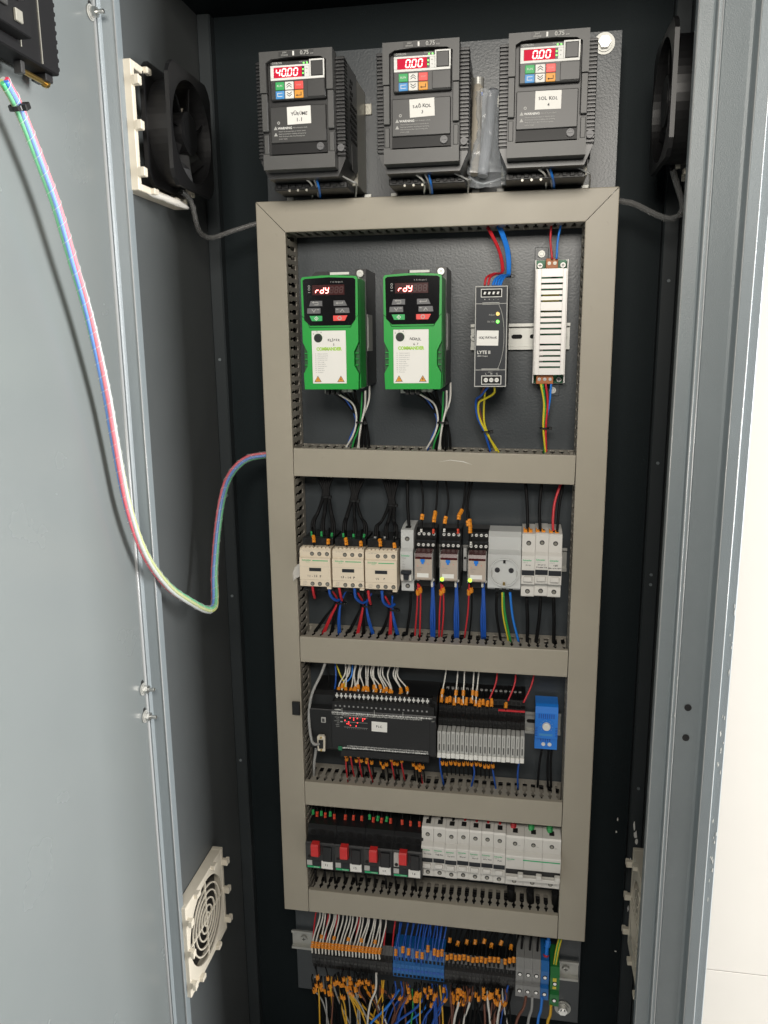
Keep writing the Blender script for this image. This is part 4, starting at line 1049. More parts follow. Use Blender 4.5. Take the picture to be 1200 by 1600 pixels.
# ================================================================== wiring: label, group, colour, radius, kind, [path in mm, markers, ferrule]
WIRES = [
('thin white wire hanging under the left black inverter','wires under inverters','wire_white',1.2,'wire',['-153,-66,561 -151.5,-58,553.5 -144.5,-48,546.5 -161.5,20,541.5']),
('thin pale wire near the screw clamps under the left black inverter','wires under inverters','wire_grey',1.2,'wire',['-141,-66,562 -140,-58,553 -139,-45,545 -153,20,541']),
('blue wire under the left black inverter','wires under inverters','blue_bright',1.5,'wire',['-134.5,-66,562 -136.5,-54,552.5 -136.5,-42,542.5 -151,22,541.5']),
('grey wire at the right under the left black inverter','wires under inverters','wire_grey',1.2,'wire',['-107,-66,562 -104.5,-58,554.5 -93,-48,548.5 -89,-40,545.5 -103.5,22,536.5']),
('thin white wire hanging under the middle black inverter','wires under inverters','wire_white',1.2,'wire',['-14,-66,558.5 -11.5,-58,551.5 -3,-48,544 -10.5,20,539.5']),
('thin pale wire near the screw clamps under the middle black inverter','wires under inverters','wire_grey',1.2,'wire',['-2.5,-66,559.5 -0.5,-58,551 3,-45,543 -2,20,539']),
('blue wire under the middle black inverter','wires under inverters','blue_bright',1.5,'wire',['3.5,-66,559 4,-54,550 5.5,-42,540.5 0,22,539.5']),
('grey wire at the right under the middle black inverter','wires under inverters','wire_grey',1.2,'wire',['29.5,-66,559.5 33.5,-58,552 46,-48,546.5 51,-40,543 45.5,22,534.5']),
('thin white wire hanging under the right black inverter','wires under inverters','wire_white',1.2,'wire',['129.5,-66,559 133.5,-58,552 143,-48,545 146,20,541']),
('thin pale wire near the screw clamps under the right black inverter','wires under inverters','wire_grey',1.2,'wire',['140.5,-66,560 144,-58,551.5 149,-45,544 154,20,540.5']),
('blue wire under the right black inverter','wires under inverters','blue_bright',1.5,'wire',['146.5,-66,559.5 148.5,-54,550.5 152.5,-42,541.5 156.5,22,541']),
('grey wire at the right under the right black inverter','wires under inverters','wire_grey',1.2,'wire',['171.5,-66,560 176.5,-58,553 190,-48,547 195.5,-40,544 199.5,22,536']),
('white wire curving from the underside of the left green drive to the tie','wires under green drives','wire_white',1.35,'wire',['-126.5,-32,289 -116.5,-20,281 -106.5,0,269 -105,12,248 -111,18,226.5 -127,28,201.5']),
('white wire on the right below the left green drive','wires under green drives','wire_white',1.35,'wire',['-88.5,25,297.5 -87.5,14,273.5 -97,12,248 -102,18,225 -108,28,201']),
('white wire hanging straight below the left green drive','wires under green drives','wire_white',1.35,'wire',['-87.5,-10,288 -91.5,5,265.5 -97.5,10,243.5 -103,18,220.5 -105.5,28,201']),
('blue wire beside the cable tie under the left green drive','wires under green drives','blue',1.3,'wire',['-124,-28,289 -114.5,0,272.5 -107,18,244.5 -117,22,220 -124.5,30,201.5']),
('green and yellow earth wire under the left green drive','wires under green drives','wire_green',1.3,'wire',['-94,0,286.5 -101,18,243 -111.5,24,217 -117,30,200.5']),
('black wire in the bundle under the left green drive','black bundle wires','wire_black',1.9,'wire',['-132,-20,289.5 -117.5,0,272.5 -105.5,18,247.5 -109.5,24,224 -113.5,30,199.5',
 '-125,-17,289.5 -114,2,272.5 -102.5,18,247.5 -104.5,24,224 -107.5,30,199.5',
 '-117.5,-14,289 -110,4,272.5 -100,18,247.5 -100,24,224 -102,30,199.5',
 '-110,-11,289 -106.5,6,272 -97,18,247.5 -95.5,24,224 -96.5,30,200',
 '-103,-8,288.5 -103,8,272 -94.5,18,247.5 -91,24,224.5 -91,30,200']),
('black cable tie around the wires under the left green drive','cable ties','black',0,'cable tie',['-98.5,10,243.5']),
('white wire curving from the underside of the right green drive to the tie','wires under green drives','wire_white',1.35,'wire',['-17,-32,289 -6,-20,281 5.5,0,269.5 9,12,248.5 4,18,227.5 -10,28,203']),
('white wire on the right below the right green drive','wires under green drives','wire_white',1.35,'wire',['25,25,297 25,14,273.5 16.5,12,248.5 12.5,18,225.5 8,28,202']),
('white wire hanging straight below the right green drive','wires under green drives','wire_white',1.35,'wire',['23,-10,288 21,5,265.5 16,10,244 12,18,221.5 11,28,202']),
('blue wire beside the cable tie under the right green drive','wires under green drives','blue',1.3,'wire',['-14.5,-28,289 -2,0,272.5 7.5,18,245 -1,22,220.5 -7.5,30,202.5']),
('green and yellow earth wire under the right green drive','wires under green drives','wire_green',1.3,'wire',['17.5,0,286.5 13.5,18,243.5 4,24,218 0,30,202']),
('black wire in the bundle under the right green drive','black bundle wires','wire_black',1.9,'wire',['-21.5,-20,289.5 -5,0,272.5 9,18,248 6.5,24,225 3.5,30,201',
 '-14,-17,289 -1,2,272.5 11.5,18,248 10.5,24,225 9,30,201',
 '-6.5,-14,289 2.5,4,272.5 14.5,18,248 15,24,225 14.5,30,201',
 '0.5,-11,288.5 6.5,6,272.5 17,18,248 19.5,24,225 19.5,30,201',
 '8,-8,288.5 10,8,272 19.5,18,248 24,24,225 25,30,201']),
('black cable tie around the wires under the right green drive','cable ties','black',0,'cable tie',['15,10,244']),
('red wire looping from the black power supply up to the duct, outer one','wires over the black power supply','red',1.5,'wire',['72.5,-42,420 74.5,-38,429.5 82,-25,435 94,-5,439.5 90,10,464 79.5,22,487.5 70.5,30,503']),
('red wire looping from the black power supply up to the duct, inner one','wires over the black power supply','red',1.5,'wire',['77,-42,420 79,-38,429.5 85,-25,435 92.5,-5,439.5 88.5,10,464 77.5,22,487.5 68.5,30,503']),
('blue wire curving from the black power supply up to the top duct','blue wires over the black power supply','blue_bright',1.5,'wire',['82.5,-42,420 85.5,-36,428 92,-20,433.5 99.5,0,436.5 97.5,12,464 91,22,485.5 83,30,502.5',
 '86,-42,420 88.5,-36,428 94.5,-20,433.5 100.5,0,436.5 98.5,12,464 92,22,485.5 84.5,30,502.5',
 '89,-42,419.5 92,-36,428 97,-20,433.5 101.5,0,436.5 100,12,464 93.5,22,485.5 86,30,502.5',
 '92,-42,419.5 95,-36,427.5 99.5,-20,433.5 102.5,0,436.5 101.5,12,464 95,22,485.5 88,30,502.5']),
('black cable tie around the blue wires above the black power supply','cable ties','black',0,'cable tie',['99,0,433.5']),
('blue wire bowing left under the black power supply','wires under the black power supply','blue',1.6,'wire',['79,-40,295 69,-20,282.5 61.5,0,274.5 62.5,15,252.5 72.5,20,229.5 82,28,198.5']),
('brown wire under the black power supply','wires under the black power supply','brown',1.5,'wire',['74,-40,295 69,-20,284 64.5,5,272.5 68,18,250.5 75,22,227.5 80.5,30,198']),
('green and yellow earth wire bowing under the black power supply','wires under the black power supply','yellow',1.5,'wire',['87,-40,295 86,-28,286 75.5,-12,278.5 65,0,271 65.5,14,251 77,20,226 94.5,28,198.5']),
('short green and yellow wire beside the tie under the black power supply','wires under the black power supply','yellow',1.4,'wire',['74,-18,287.5 71.5,8,262 72.5,16,242 79.5,20,222.5 91,28,198.5']),
('black cable tie around the wires under the black power supply','cable ties','black',0,'cable tie',['75,16,231.5']),
('red wire from the top duct to the white cage power supply','wires at the cage supply','red',1.5,'wire',['154.5,30,501.5 153.5,26,480 156.5,22,455.5']),
('blue wire from the top duct to the white cage power supply','wires at the cage supply','blue_bright',1.5,'wire',['167,30,501.5 163,26,479.5 162,22,455.5']),
('yellow earth wire under the white cage power supply','wires at the cage supply','yellow',1.5,'wire',['146.5,22,295 151.5,26,269.5 151.5,28,236 156.5,30,197.5']),
('red wire under the white cage power supply','wires at the cage supply','red',1.5,'wire',['153,22,295 156.5,26,269.5 155,28,236 157,30,197.5']),
('blue wire under the white cage power supply','wires at the cage supply','blue_bright',1.4,'wire',['160,22,295 159,26,271 155,30,239.5 155.5,32,197']),
('green wire under the white cage power supply','wires at the cage supply','wire_green',1.3,'wire',['149,22,295 153.5,27,264 152.5,30,236 154.5,33,197']),
('black cable tie around the wires under the cage power supply','cable ties','black',0,'cable tie',['153.5,28,235.5']),
('black wire fanning from the tie to the first contactor','black wires over contactors','wire_black',2.1,'wire',[('-170,30,165.5 -160,26,147.5 -159,22,135 -167,22,112 -173.5,14,98.5 -172.5,8,79',(),('key_green',7,2.4)),
 '-164.5,30,165.5 -158,26,147.5 -157.5,22,135 -166,22,112 -170.5,14,98.5 -169.5,8,79',
 ('-159.5,30,165.5 -156.5,26,147.5 -155.5,22,135 -157.5,22,112 -159,14,98.5 -158,8,79',(),('key_green',7,2.4)),
 '-154,30,165.5 -154.5,26,147.5 -153.5,22,135 -156,22,112.5 -156.5,14,99 -155.5,8,79.5',
 ('-148.5,30,165.5 -153,26,147.5 -151.5,22,135 -148,22,112.5 -144,14,97 -143,8,77.5',(),('key_green',7,2.4)),
 '-143.5,30,166 -151,26,147.5 -149.5,22,135 -146.5,22,112.5 -141,14,97.5 -140,8,78']),
('black cable tie on the wire bundle over the first contactor','cable ties','black',0,'cable tie',['-154.5,22,135']),
('black wire fanning from the tie to the second contactor','black wires over contactors','wire_black',2.1,'wire',[('-122.5,30,166 -116.5,26,142.5 -117.5,22,130 -124.5,22,107.5 -127,14,96.5 -126,8,77.5',(),('key_green',7,2.4)),
 '-117,30,166 -114.5,26,142.5 -116,22,130 -122.5,22,107.5 -124,14,97 -123.5,8,77.5',
 ('-112,30,166.5 -113,26,142.5 -114,22,130 -112.5,22,107.5 -112,14,96 -111,8,77',(),('key_green',7,2.4)),
 '-106.5,30,166.5 -111,26,142.5 -112,22,130.5 -112.5,22,107.5 -109,14,96 -108.5,8,77',
 ('-101.5,30,166.5 -109.5,26,142.5 -110,22,130.5 -103.5,22,108 -97,14,96.5 -96,8,77.5',(),('key_green',7,2.4)),
 '-96,30,166.5 -107.5,26,142.5 -108.5,22,130.5 -104.5,22,108 -94,14,96.5 -93.5,8,77.5']),
('black cable tie on the wire bundle over the second contactor','cable ties','black',0,'cable tie',['-113,22,130']),
('black wire fanning from the tie to the third contactor','black wires over contactors','wire_black',2.1,'wire',[('-73,30,167 -63,26,137 -62.5,22,125 -72,22,102 -80,14,93.5 -79.5,8,74',(),('wire_grey',7,2.4)),
 '-68,30,167 -61.5,26,137 -60.5,22,125 -72,22,102 -77.5,14,93.5 -76.5,8,74',
 ('-63,30,167 -60,26,137 -59,22,125 -63,22,102.5 -66,14,93.5 -65.5,8,74.5',(),('wire_grey',7,2.4)),
 '-58,30,167 -58,26,137 -57,22,125 -62,22,102.5 -63.5,14,93.5 -62.5,8,74.5',
 ('-53,30,167 -56.5,26,137 -55,22,125 -56,22,102.5 -52.5,14,94 -51.5,8,75',(),('wire_grey',7,2.4)),
 '-48,30,167.5 -55,26,137 -53.5,22,125 -54.5,22,102.5 -49.5,14,94 -49,8,75']),
('black cable tie on the wire bundle over the third contactor','cable ties','black',0,'cable tie',['-58,22,125']),
('control wire with long orange markers at the left top of the first contactor','control wires with orange markers','wire_black',1.2,'wire',[('-172.5,10,91.5 -166.5,-8,81 -164.5,-14,65.5',((0.62,11,'orange'),))]),
('control wire with orange marker at the right top of the first contactor','control wires with orange markers','wire_black',1.2,'wire',[('-147,10,91.5 -145,-8,78.5 -143,-14,65.5',((0.7,8,'orange'),))]),
('control wire with long orange markers at the left top of the second contactor','control wires with orange markers','wire_black',1.2,'wire',[('-124.5,10,89 -119,-8,78.5 -117,-14,63.5',((0.62,11,'orange'),))]),
('control wire with orange marker at the right top of the second contactor','control wires with orange markers','wire_black',1.2,'wire',[('-99,10,90 -97.5,-8,77.5 -95.5,-14,64',((0.7,8,'orange'),))]),
('control wire with long orange markers at the left top of the third contactor','control wires with orange markers','wire_black',1.2,'wire',[('-75,10,88.5 -70,-8,78 -68,-14,63',((0.62,11,'orange'),))]),
('control wire with orange marker at the right top of the third contactor','control wires with orange markers','wire_black',1.2,'wire',[('-51,10,88.5 -50,-8,76 -48,-14,63',((0.7,8,'orange'),))]),
('thick black wire feeding the single grey breaker from above','feed wires','wire_black',2.3,'wire',['-36,30,165.5 -35,22,129 -31,12,85.5']),
('black wire with orange marker over the first relay, left','marked wires over relays','wire_black',1.5,'wire',[('-17.5,30,164 -13,25,133.5 -13.5,14,106 -14,8,89',((0.72,8,'orange'),),('sticker',5,1.8))]),
('black wire with orange marker over the first relay, right','marked wires over relays','wire_black',1.5,'wire',[('7,30,164.5 6,25,125 3.5,14,106.5 3.5,8,87.5',((0.7,17,'orange'),),('red_cap',7,1.8))]),
('black wire with orange marker over the middle relay, left','marked wires over relays','wire_black',1.5,'wire',[('18,30,164.5 23,25,130 19,14,104.5 18.5,8,90',((0.78,11,'orange'),),('sticker',5,1.8))]),
('black wire with orange marker over the middle relay, right','marked wires over relays','wire_black',1.5,'wire',[('47,30,165 44,25,125.5 38.5,14,111.5 37.5,8,88.5',((0.66,17,'orange'),),('red_cap',7,1.8))]),
('black wire with orange marker over the right relay','marked wires over relays','wire_black',1.5,'wire',[('57,30,163.5 50.5,25,130.5 54,12,105.5 56.5,4,73.5',((0.72,20,'orange'),),('sticker',5,1.8))]),
('black wire with orange marker over the right relay, shorter one','marked wires over relays','wire_black',1.5,'wire',[('53,30,163.5 48.5,26,135 51,14,108 55.5,8,85.5',((0.78,8,'orange'),))]),
('black wire into the left of the three white breakers','feed wires over white breakers','wire_black',2.3,'wire',['129.5,30,163 133,22,124 134.5,12,87']),
('black wire into the middle of the three white breakers','feed wires over white breakers','wire_black',2.3,'wire',['152,30,161.5 149.5,22,124 152,12,87.5']),
('red wire into the right white breaker','feed wires over white breakers','red',1.9,'wire',[('178,30,160 170,22,133.5 168,14,108 169.5,10,88.5',(),('sticker',6,2.6))]),
('black wire behind the red one at the right white breaker','feed wires over white breakers','wire_black',1.9,'wire',['181,32,158 176.5,26,128.5 174,14,87.5']),
('small orange wire marker clip on top of the white breakers','marker clips on breakers','orange',0,'clip',['131,8,95',
 '138,8,95',
 '147.5,8,94.5',
 '155.5,8,94',
 '165.5,8,93.5',
 '173.5,8,92.5']),
('black wire dropping from the first contactor into the duct','wires under contactors','wire_black',1.4,'wire',['-153.5,0,1 -142.5,15,-21 -161.5,24,-49 -183.5,28,-80',
 '-153.5,0,1 -142.5,15,-21 -159.5,24,-49 -180.5,28,-79.5']),
('red wire dropping from the first contactor into the duct','wires under contactors','red',1.4,'wire',['-143,0,1.5 -139.5,15,-21 -153.5,24,-48.5 -167.5,28,-79',
 '-143,0,1.5 -139.5,15,-21 -151.5,24,-48.5 -164.5,28,-79']),
('second black wire dropping from the first contactor into the duct','wires under contactors','wire_black',1.4,'wire',['-132.5,0,1.5 -136.5,15,-21 -147,24,-48 -154.5,28,-78.5',
 '-132.5,0,1.5 -136.5,15,-21 -145,24,-48 -151.5,28,-78']),
('blue wire dropping from the first contactor into the duct','wires under contactors','blue',1.4,'wire',['-122,0,2 -133.5,15,-20.5 -140.5,24,-48 -142,28,-77.5',
 '-122,0,2 -133.5,15,-20.5 -138.5,24,-48 -139,28,-77.5']),
('short red lead curling under the first contactor','short leads under contactors','red',2.0,'wire',['-167.5,-18,13.5 -168,-12,0 -169.5,0,-11.5']),
('short blue lead curling under the first contactor','short leads under contactors','blue',2.2,'wire',['-143,-18,14.5 -144,-8,-4 -138,6,-16 -132.5,15,-14.5']),
('black cable tie under the first contactor','cable ties','black',0,'cable tie',['-134.5,15,-22.5']),
('black wire dropping from the second contactor into the duct','wires under contactors','wire_black',1.4,'wire',['-115.5,0,-1.5 -104,15,-23.5 -115.5,24,-50.5 -130,28,-77',
 '-115.5,0,-1.5 -104,15,-23.5 -113.5,24,-50.5 -127,28,-77']),
('red wire dropping from the second contactor into the duct','wires under contactors','red',1.4,'wire',['-105,0,-1 -101,15,-23 -107.5,24,-50.5 -114,28,-76',
 '-105,0,-1 -101,15,-23 -105.5,24,-50 -111.5,28,-76']),
('second black wire dropping from the second contactor into the duct','wires under contactors','wire_black',1.4,'wire',['-95,0,-0.5 -98,15,-23 -102.5,24,-50 -104.5,28,-75.5',
 '-95,0,-0.5 -98,15,-23 -101,24,-50 -101.5,28,-75.5']),
('blue wire dropping from the second contactor into the duct','wires under contactors','blue',1.4,'wire',['-84.5,0,0 -95.5,15,-23 -95.5,24,-49.5 -90,28,-75',
 '-84.5,0,0 -95.5,15,-23 -93.5,24,-49.5 -87,28,-75']),
('short red lead curling under the second contactor','short leads under contactors','red',2.0,'wire',['-128.5,-18,11.5 -128,-12,-2 -129,0,-13.5']),
('short blue lead curling under the second contactor','short leads under contactors','blue',2.2,'wire',['-106,-18,12 -106.5,-8,-6 -100,6,-18 -94,15,-17']),
('black cable tie under the second contactor','cable ties','black',0,'cable tie',['-96,15,-25']),
('black wire dropping from the third contactor into the duct','wires under contactors','wire_black',1.4,'wire',['-75,0,-5.5 -63,15,-27.5 -70,24,-54.5 -80,28,-74.5',
 '-75,0,-5.5 -63,15,-27.5 -68,24,-54.5 -77,28,-74.5']),
('red wire dropping from the third contactor into the duct','wires under contactors','red',1.4,'wire',['-65,0,-5 -60,15,-27 -62.5,24,-54 -64.5,28,-73.5',
 '-65,0,-5 -60,15,-27 -60.5,24,-54 -61.5,28,-73.5']),
('blue wire dropping from the third contactor into the duct','wires under contactors','blue',1.4,'wire',['-54.5,0,-4.5 -57.5,15,-27 -56.5,24,-54 -53,28,-73',
 '-54.5,0,-4.5 -57.5,15,-27 -54.5,24,-53.5 -50,28,-73']),
('short red lead curling under the third contactor','short leads under contactors','red',2.0,'wire',['-86.5,-18,7.5 -86,-12,-6 -86.5,0,-17.5']),
('short blue lead curling under the third contactor','short leads under contactors','blue',2.2,'wire',['-66.5,-18,8 -66.5,-8,-10 -59.5,6,-22 -53.5,15,-21']),
('black cable tie under the third contactor','cable ties','black',0,'cable tie',['-55.5,15,-29']),
('black wire dropping from the single grey breaker','wires under relays','wire_black',2.1,'wire',['-29.5,14,-4 -33,24,-37 -40,30,-81']),
('red wire with an orange marker below the first relay','wires under relays','red',1.3,'wire',[('-18,2,15.5 -18.5,5,5 -22,20,-32 -26,28,-75.5',((0.16,9,'orange'),))]),
('dark wire beside the red one below the first relay','wires under relays','red',1.3,'wire',[('-16,2,13.5 -15,8,0.5 -17,22,-35.5 -19,30,-76',((0.1,9,'orange'),))]),
('blue wire in the bunch below the first relay','blue wires below relays','blue',1.5,'wire',['2.5,2,18 1,12,-9 -1.5,22,-41.5 -1.5,29,-76.5',
 '3,2,18 2.5,12,-9 1,22,-41.5 1,29,-76.5',
 '4,2,18 4,12,-9 4,22,-41.5 3,29,-76.5']),
('white ferrule wire end on the right below the first relay','wire ends below relays','sticker',1.8,'wire',['2.5,0,20.5 2.5,1,12']),
('red wire with an orange marker below the middle relay','wires under relays','red',1.3,'wire',[('15,2,16.5 15,5,6.5 11.5,20,-30.5 10,28,-73.5',((0.16,9,'orange'),))]),
('dark wire beside the red one below the middle relay','wires under relays','red',1.3,'wire',[('17,2,15 18,8,1.5 17,22,-34 13.5,30,-74.5',((0.1,9,'orange'),))]),
('blue wire in the bunch below the middle relay','blue wires below relays','blue',1.5,'wire',['36,2,19.5 35,12,-7.5 33,22,-40 33.5,29,-75',
 '36.5,2,19.5 36.5,12,-7.5 35.5,22,-39.5 36,29,-74.5',
 '37.5,2,19.5 38,12,-7.5 38.5,22,-39.5 38,29,-74.5']),
('white ferrule wire end on the right below the middle relay','wire ends below relays','sticker',1.8,'wire',['36,0,22 36,1,13']),
('red wire with an orange marker below the right relay','wires under relays','red',1.3,'wire',[('55,2,18.5 54.5,5,8 52.5,20,-28.5 47.5,28,-72',((0.16,9,'orange'),))]),
('dark wire beside the red one below the right relay','wires under relays','wire_black',1.3,'wire',[('56.5,2,16.5 58,8,3.5 57.5,22,-32 54,30,-72',((0.1,9,'orange'),))]),
('blue wire in the bunch below the right relay','blue wires below relays','blue',1.5,'wire',['73.5,2,21 73.5,12,-5.5 71.5,22,-38 72.5,29,-73',
 '74.5,2,21 75,12,-5.5 74.5,22,-38 75,29,-72.5',
 '75.5,2,21 76,12,-5.5 77,22,-37.5 77.5,29,-72.5']),
('white ferrule wire end on the right below the right relay','wire ends below relays','sticker',1.8,'wire',['73.5,0,23.5 73.5,1,14.5']),
('black wire below the round socket','wires under the socket','wire_black',1.9,'wire',['93.5,5,6 93.5,20,-31.5 100.5,28,-77']),
('yellow stripe earth wire below the round socket','wires under the socket','yellow',1.2,'wire',['101,5,6 102.5,20,-31 111.5,28,-76.5']),
('green earth wire below the round socket','wires under the socket','wire_green',1.7,'wire',['102.5,6,6 105.5,21,-31 114.5,28,-76']),
('blue wire below the round socket','wires under the socket','blue_bright',1.8,'wire',['112,5,6.5 116.5,20,-35 126,28,-75.5']),
('thick black wire below the left white breaker','wires under white breakers','wire_black',2.6,'wire',['135,8,-1 137.5,22,-39.5 138,28,-78.5']),
('thick black wire below the middle white breaker','wires under white breakers','wire_black',2.6,'wire',['154.5,8,0 153.5,22,-39 150,28,-78']),
('thick black wire below the right white breaker','wires under white breakers','wire_black',2.6,'wire',['172,8,1 174.5,22,-38 175.5,28,-76.5']),
('pale wire with orange markers feeding the controller from above','pale wires over the controller','wire_white',1.15,'wire',[('-132,28,-122 -131.5,22,-136 -138,8,-149 -135,-6,-159 -134,-10,-167',((0.88,8,'orange'),(0.71,8,'orange'))),
 ('-125,28,-122 -125.5,22,-136 -133,8,-149 -130,-6,-159 -129.5,-10,-167.5',((0.88,8,'orange'),(0.6,8,'orange'))),
 ('-126,28,-122 -128.5,22,-136.5 -127.5,8,-149 -125,-6,-159 -124.5,-10,-167.5',((0.88,8,'orange'),(0.7,8,'orange'))),
 ('-116,28,-122 -118.5,22,-136.5 -118.5,8,-149 -120,-6,-159 -119.5,-10,-167.5',((0.88,8,'orange'),(0.7,8,'orange'))),
 ('-115,28,-122 -117.5,22,-136.5 -113.5,8,-149 -115.5,-6,-159 -114.5,-10,-167.5',((0.88,8,'orange'),(0.67,8,'orange'))),
 ('-110,28,-122 -108.5,22,-136 -112.5,8,-149.5 -110.5,-6,-159 -110,-10,-167.5',((0.88,8,'orange'),(0.72,8,'orange'))),
 ('-108,28,-122 -111,22,-136.5 -109,8,-149.5 -105.5,-6,-159.5 -105,-10,-167.5',((0.88,8,'orange'),(0.6,8,'orange'))),
 ('-104.5,28,-122 -108.5,22,-136.5 -100.5,8,-149.5 -100.5,-6,-159.5 -100,-10,-167.5',((0.88,8,'orange'),(0.66,8,'orange'))),
 ('-100.5,28,-122 -99.5,22,-136 -96.5,8,-149.5 -96,-6,-159.5 -95,-10,-167.5',((0.88,8,'orange'),(0.62,8,'orange'))),
 ('-96.5,28,-122 -96.5,22,-136 -94,8,-149.5 -91,-6,-159.5 -90.5,-10,-167.5',((0.88,8,'orange'),(0.65,8,'orange'))),
 ('-88.5,28,-122 -88,22,-136 -84.5,8,-149.5 -86,-6,-159.5 -85.5,-10,-167.5',((0.88,8,'orange'),(0.58,8,'orange'))),
 ('-90.5,28,-122 -92,22,-136 -81.5,8,-149.5 -81.5,-6,-159.5 -80.5,-10,-168',((0.88,8,'orange'),(0.69,8,'orange'))),
 ('-86.5,28,-122 -89.5,22,-136 -74.5,8,-149.5 -76.5,-6,-159.5 -76,-10,-168',((0.88,8,'orange'),(0.59,8,'orange'))),
 ('-81.5,28,-122 -80,22,-136 -69.5,8,-149.5 -71.5,-6,-159.5 -71,-10,-168',((0.88,8,'orange'),(0.69,8,'orange'))),
 ('-76.5,28,-122 -77.5,22,-136 -65.5,8,-150 -67,-6,-160 -66,-10,-168',((0.88,8,'orange'),(0.63,8,'orange'))),
 ('-74,28,-122 -73.5,22,-136 -60,8,-150 -62,-6,-160 -61.5,-10,-168',((0.88,8,'orange'),(0.68,8,'orange'))),
 ('-63,28,-122 -66.5,22,-136 -58.5,8,-150 -57,-6,-160 -56.5,-10,-168',((0.88,8,'orange'),(0.71,8,'orange'))),
 ('-55.5,28,-122 -57.5,22,-136 -44.5,8,-150 -46.5,-6,-160 -46,-10,-168',((0.88,8,'orange'),(0.71,8,'orange'))),
 ('-52,28,-122 -54.5,22,-136 -44,8,-150.5 -42,-6,-160 -41.5,-10,-168',((0.88,8,'orange'),(0.62,8,'orange'))),
 ('-51,28,-122 -51,22,-136 -34.5,8,-150 -37,-6,-160 -36.5,-10,-168.5',((0.88,8,'orange'),(0.6,8,'orange')))]),
('blue wire with red ferrule at the left end of the controller','wires at left end of controller','blue',1.3,'wire',[('-148,28,-121 -144.5,15,-144.5 -144,-6,-163.5',(),('red_cap',6,1.9))]),
('dark wire with red ferrule at the far left of the controller','wires at left end of controller','wire_black',1.2,'wire',[('-162,28,-122 -155,15,-145 -152.5,-6,-164',(),('red_cap',6,1.9))]),
('green and yellow wire at the left end of the controller','wires at left end of controller','yellow',1.2,'wire',['-147,28,-123 -138.5,20,-139 -129.5,10,-149.5 -136.5,0,-157.5 -140.5,-8,-168.5']),
('blue wire beside the markers of the controller','wires at left end of controller','blue_bright',1.2,'wire',['-121,28,-123.5 -122,18,-140 -135,8,-153 -136.5,-8,-166.5']),
('red wire dropping from the underside of the controller','red wires under the controller','red',1.2,'wire',[('-128,-2,-253.5 -131,12,-286 -132,28,-325',((0.08,6,'orange'),)),
 ('-121,-2,-254 -122,12,-280.5 -121.5,28,-313',((0.08,6,'orange'),)),
 ('-108.5,-2,-254 -109.5,12,-280 -109.5,28,-312',((0.08,6,'orange'),)),
 ('-95.5,-2,-255.5 -95,12,-284 -92,28,-319',((0.08,6,'orange'),)),
 ('-58.5,-2,-256.5 -59,12,-280 -58,28,-309.5',((0.08,6,'orange'),)),
 ('-43,-2,-257.5 -43.5,12,-281 -42,28,-310.5',((0.08,6,'orange'),)),
 ('-16,-2,-261.5 -15.5,12,-288 -13,28,-321',((0.08,6,'orange'),))]),
('orange marked black wire end under the controller','marked wire ends under the controller','wire_black',1.2,'wire',[('-127.5,-4,-250.5 -128,2,-262 -129,16,-289.5 -130.5,26,-308',((0.3,7,'orange'),)),
 ('-113,-4,-251.5 -113.5,2,-263 -113.5,16,-290 -115,26,-309',((0.3,7,'orange'),)),
 ('-105,-4,-251 -105.5,2,-262.5 -105.5,16,-289.5 -107,26,-308.5',((0.3,7,'orange'),)),
 ('-97,-4,-252 -97.5,2,-264 -97.5,16,-291 -99,26,-310',((0.3,7,'orange'),)),
 ('-89.5,-4,-252.5 -89.5,2,-264.5 -89.5,16,-291.5 -90.5,26,-310',((0.3,7,'orange'),)),
 ('-74.5,-4,-252.5 -75,2,-264 -74.5,16,-291 -75.5,26,-310',((0.3,7,'orange'),)),
 ('-72,-4,-258.5 -72,2,-270.5 -72,16,-297.5 -72.5,26,-316',((0.3,7,'orange'),)),
 ('-67,-4,-254 -67,2,-265.5 -66.5,16,-292.5 -67.5,26,-311.5',((0.3,7,'orange'),)),
 ('-55.5,-4,-251 -55.5,2,-262.5 -55,16,-289.5 -55.5,26,-308',((0.3,7,'orange'),)),
 ('-50.5,-4,-251.5 -50.5,2,-263 -50,16,-290 -50.5,26,-309',((0.3,7,'orange'),)),
 ('-26.5,-4,-250.5 -26,2,-262.5 -25.5,16,-289 -25.5,26,-307.5',((0.3,7,'orange'),)),
 ('-21.5,-4,-255.5 -21.5,2,-267 -20.5,16,-294 -20.5,26,-312.5',((0.3,7,'orange'),)),
 ('-17,-4,-258 -16.5,2,-270 -15.5,16,-297 -15.5,26,-315.5',((0.3,7,'orange'),)),
 ('-12,-4,-253.5 -12,2,-265.5 -10.5,16,-292 -11,26,-310.5',((0.3,7,'orange'),))]),
('white wire with orange marker feeding the slim relay modules','white wires over slim relays','wire_white',1.1,'wire',[('21.5,28,-119 19,20,-138 16.5,10,-154 17,6,-164.5',((0.72,8,'orange'),)),
 ('38.5,28,-120 37.5,20,-139 36.5,10,-155 37,6,-165',((0.72,8,'orange'),)),
 ('48,28,-117.5 48,20,-138 47.5,10,-155 48,6,-165.5',((0.72,8,'orange'),)),
 ('62,28,-119 61.5,20,-137.5 61,10,-153 61,6,-163.5',((0.72,8,'orange'),)),
 ('69.5,28,-118.5 68,20,-138 66.5,10,-155 66.5,6,-165',((0.72,8,'orange'),))]),
('red wire leaning into the slim relay modules','red wires over slim relays','red',1.3,'wire',['96.5,28,-118.5 94,20,-137.5 86,8,-156.5',
 '123.5,28,-118 121,20,-138 112.5,8,-158',
 '150,28,-118.5 145,20,-138.5 134.5,8,-159.5']),
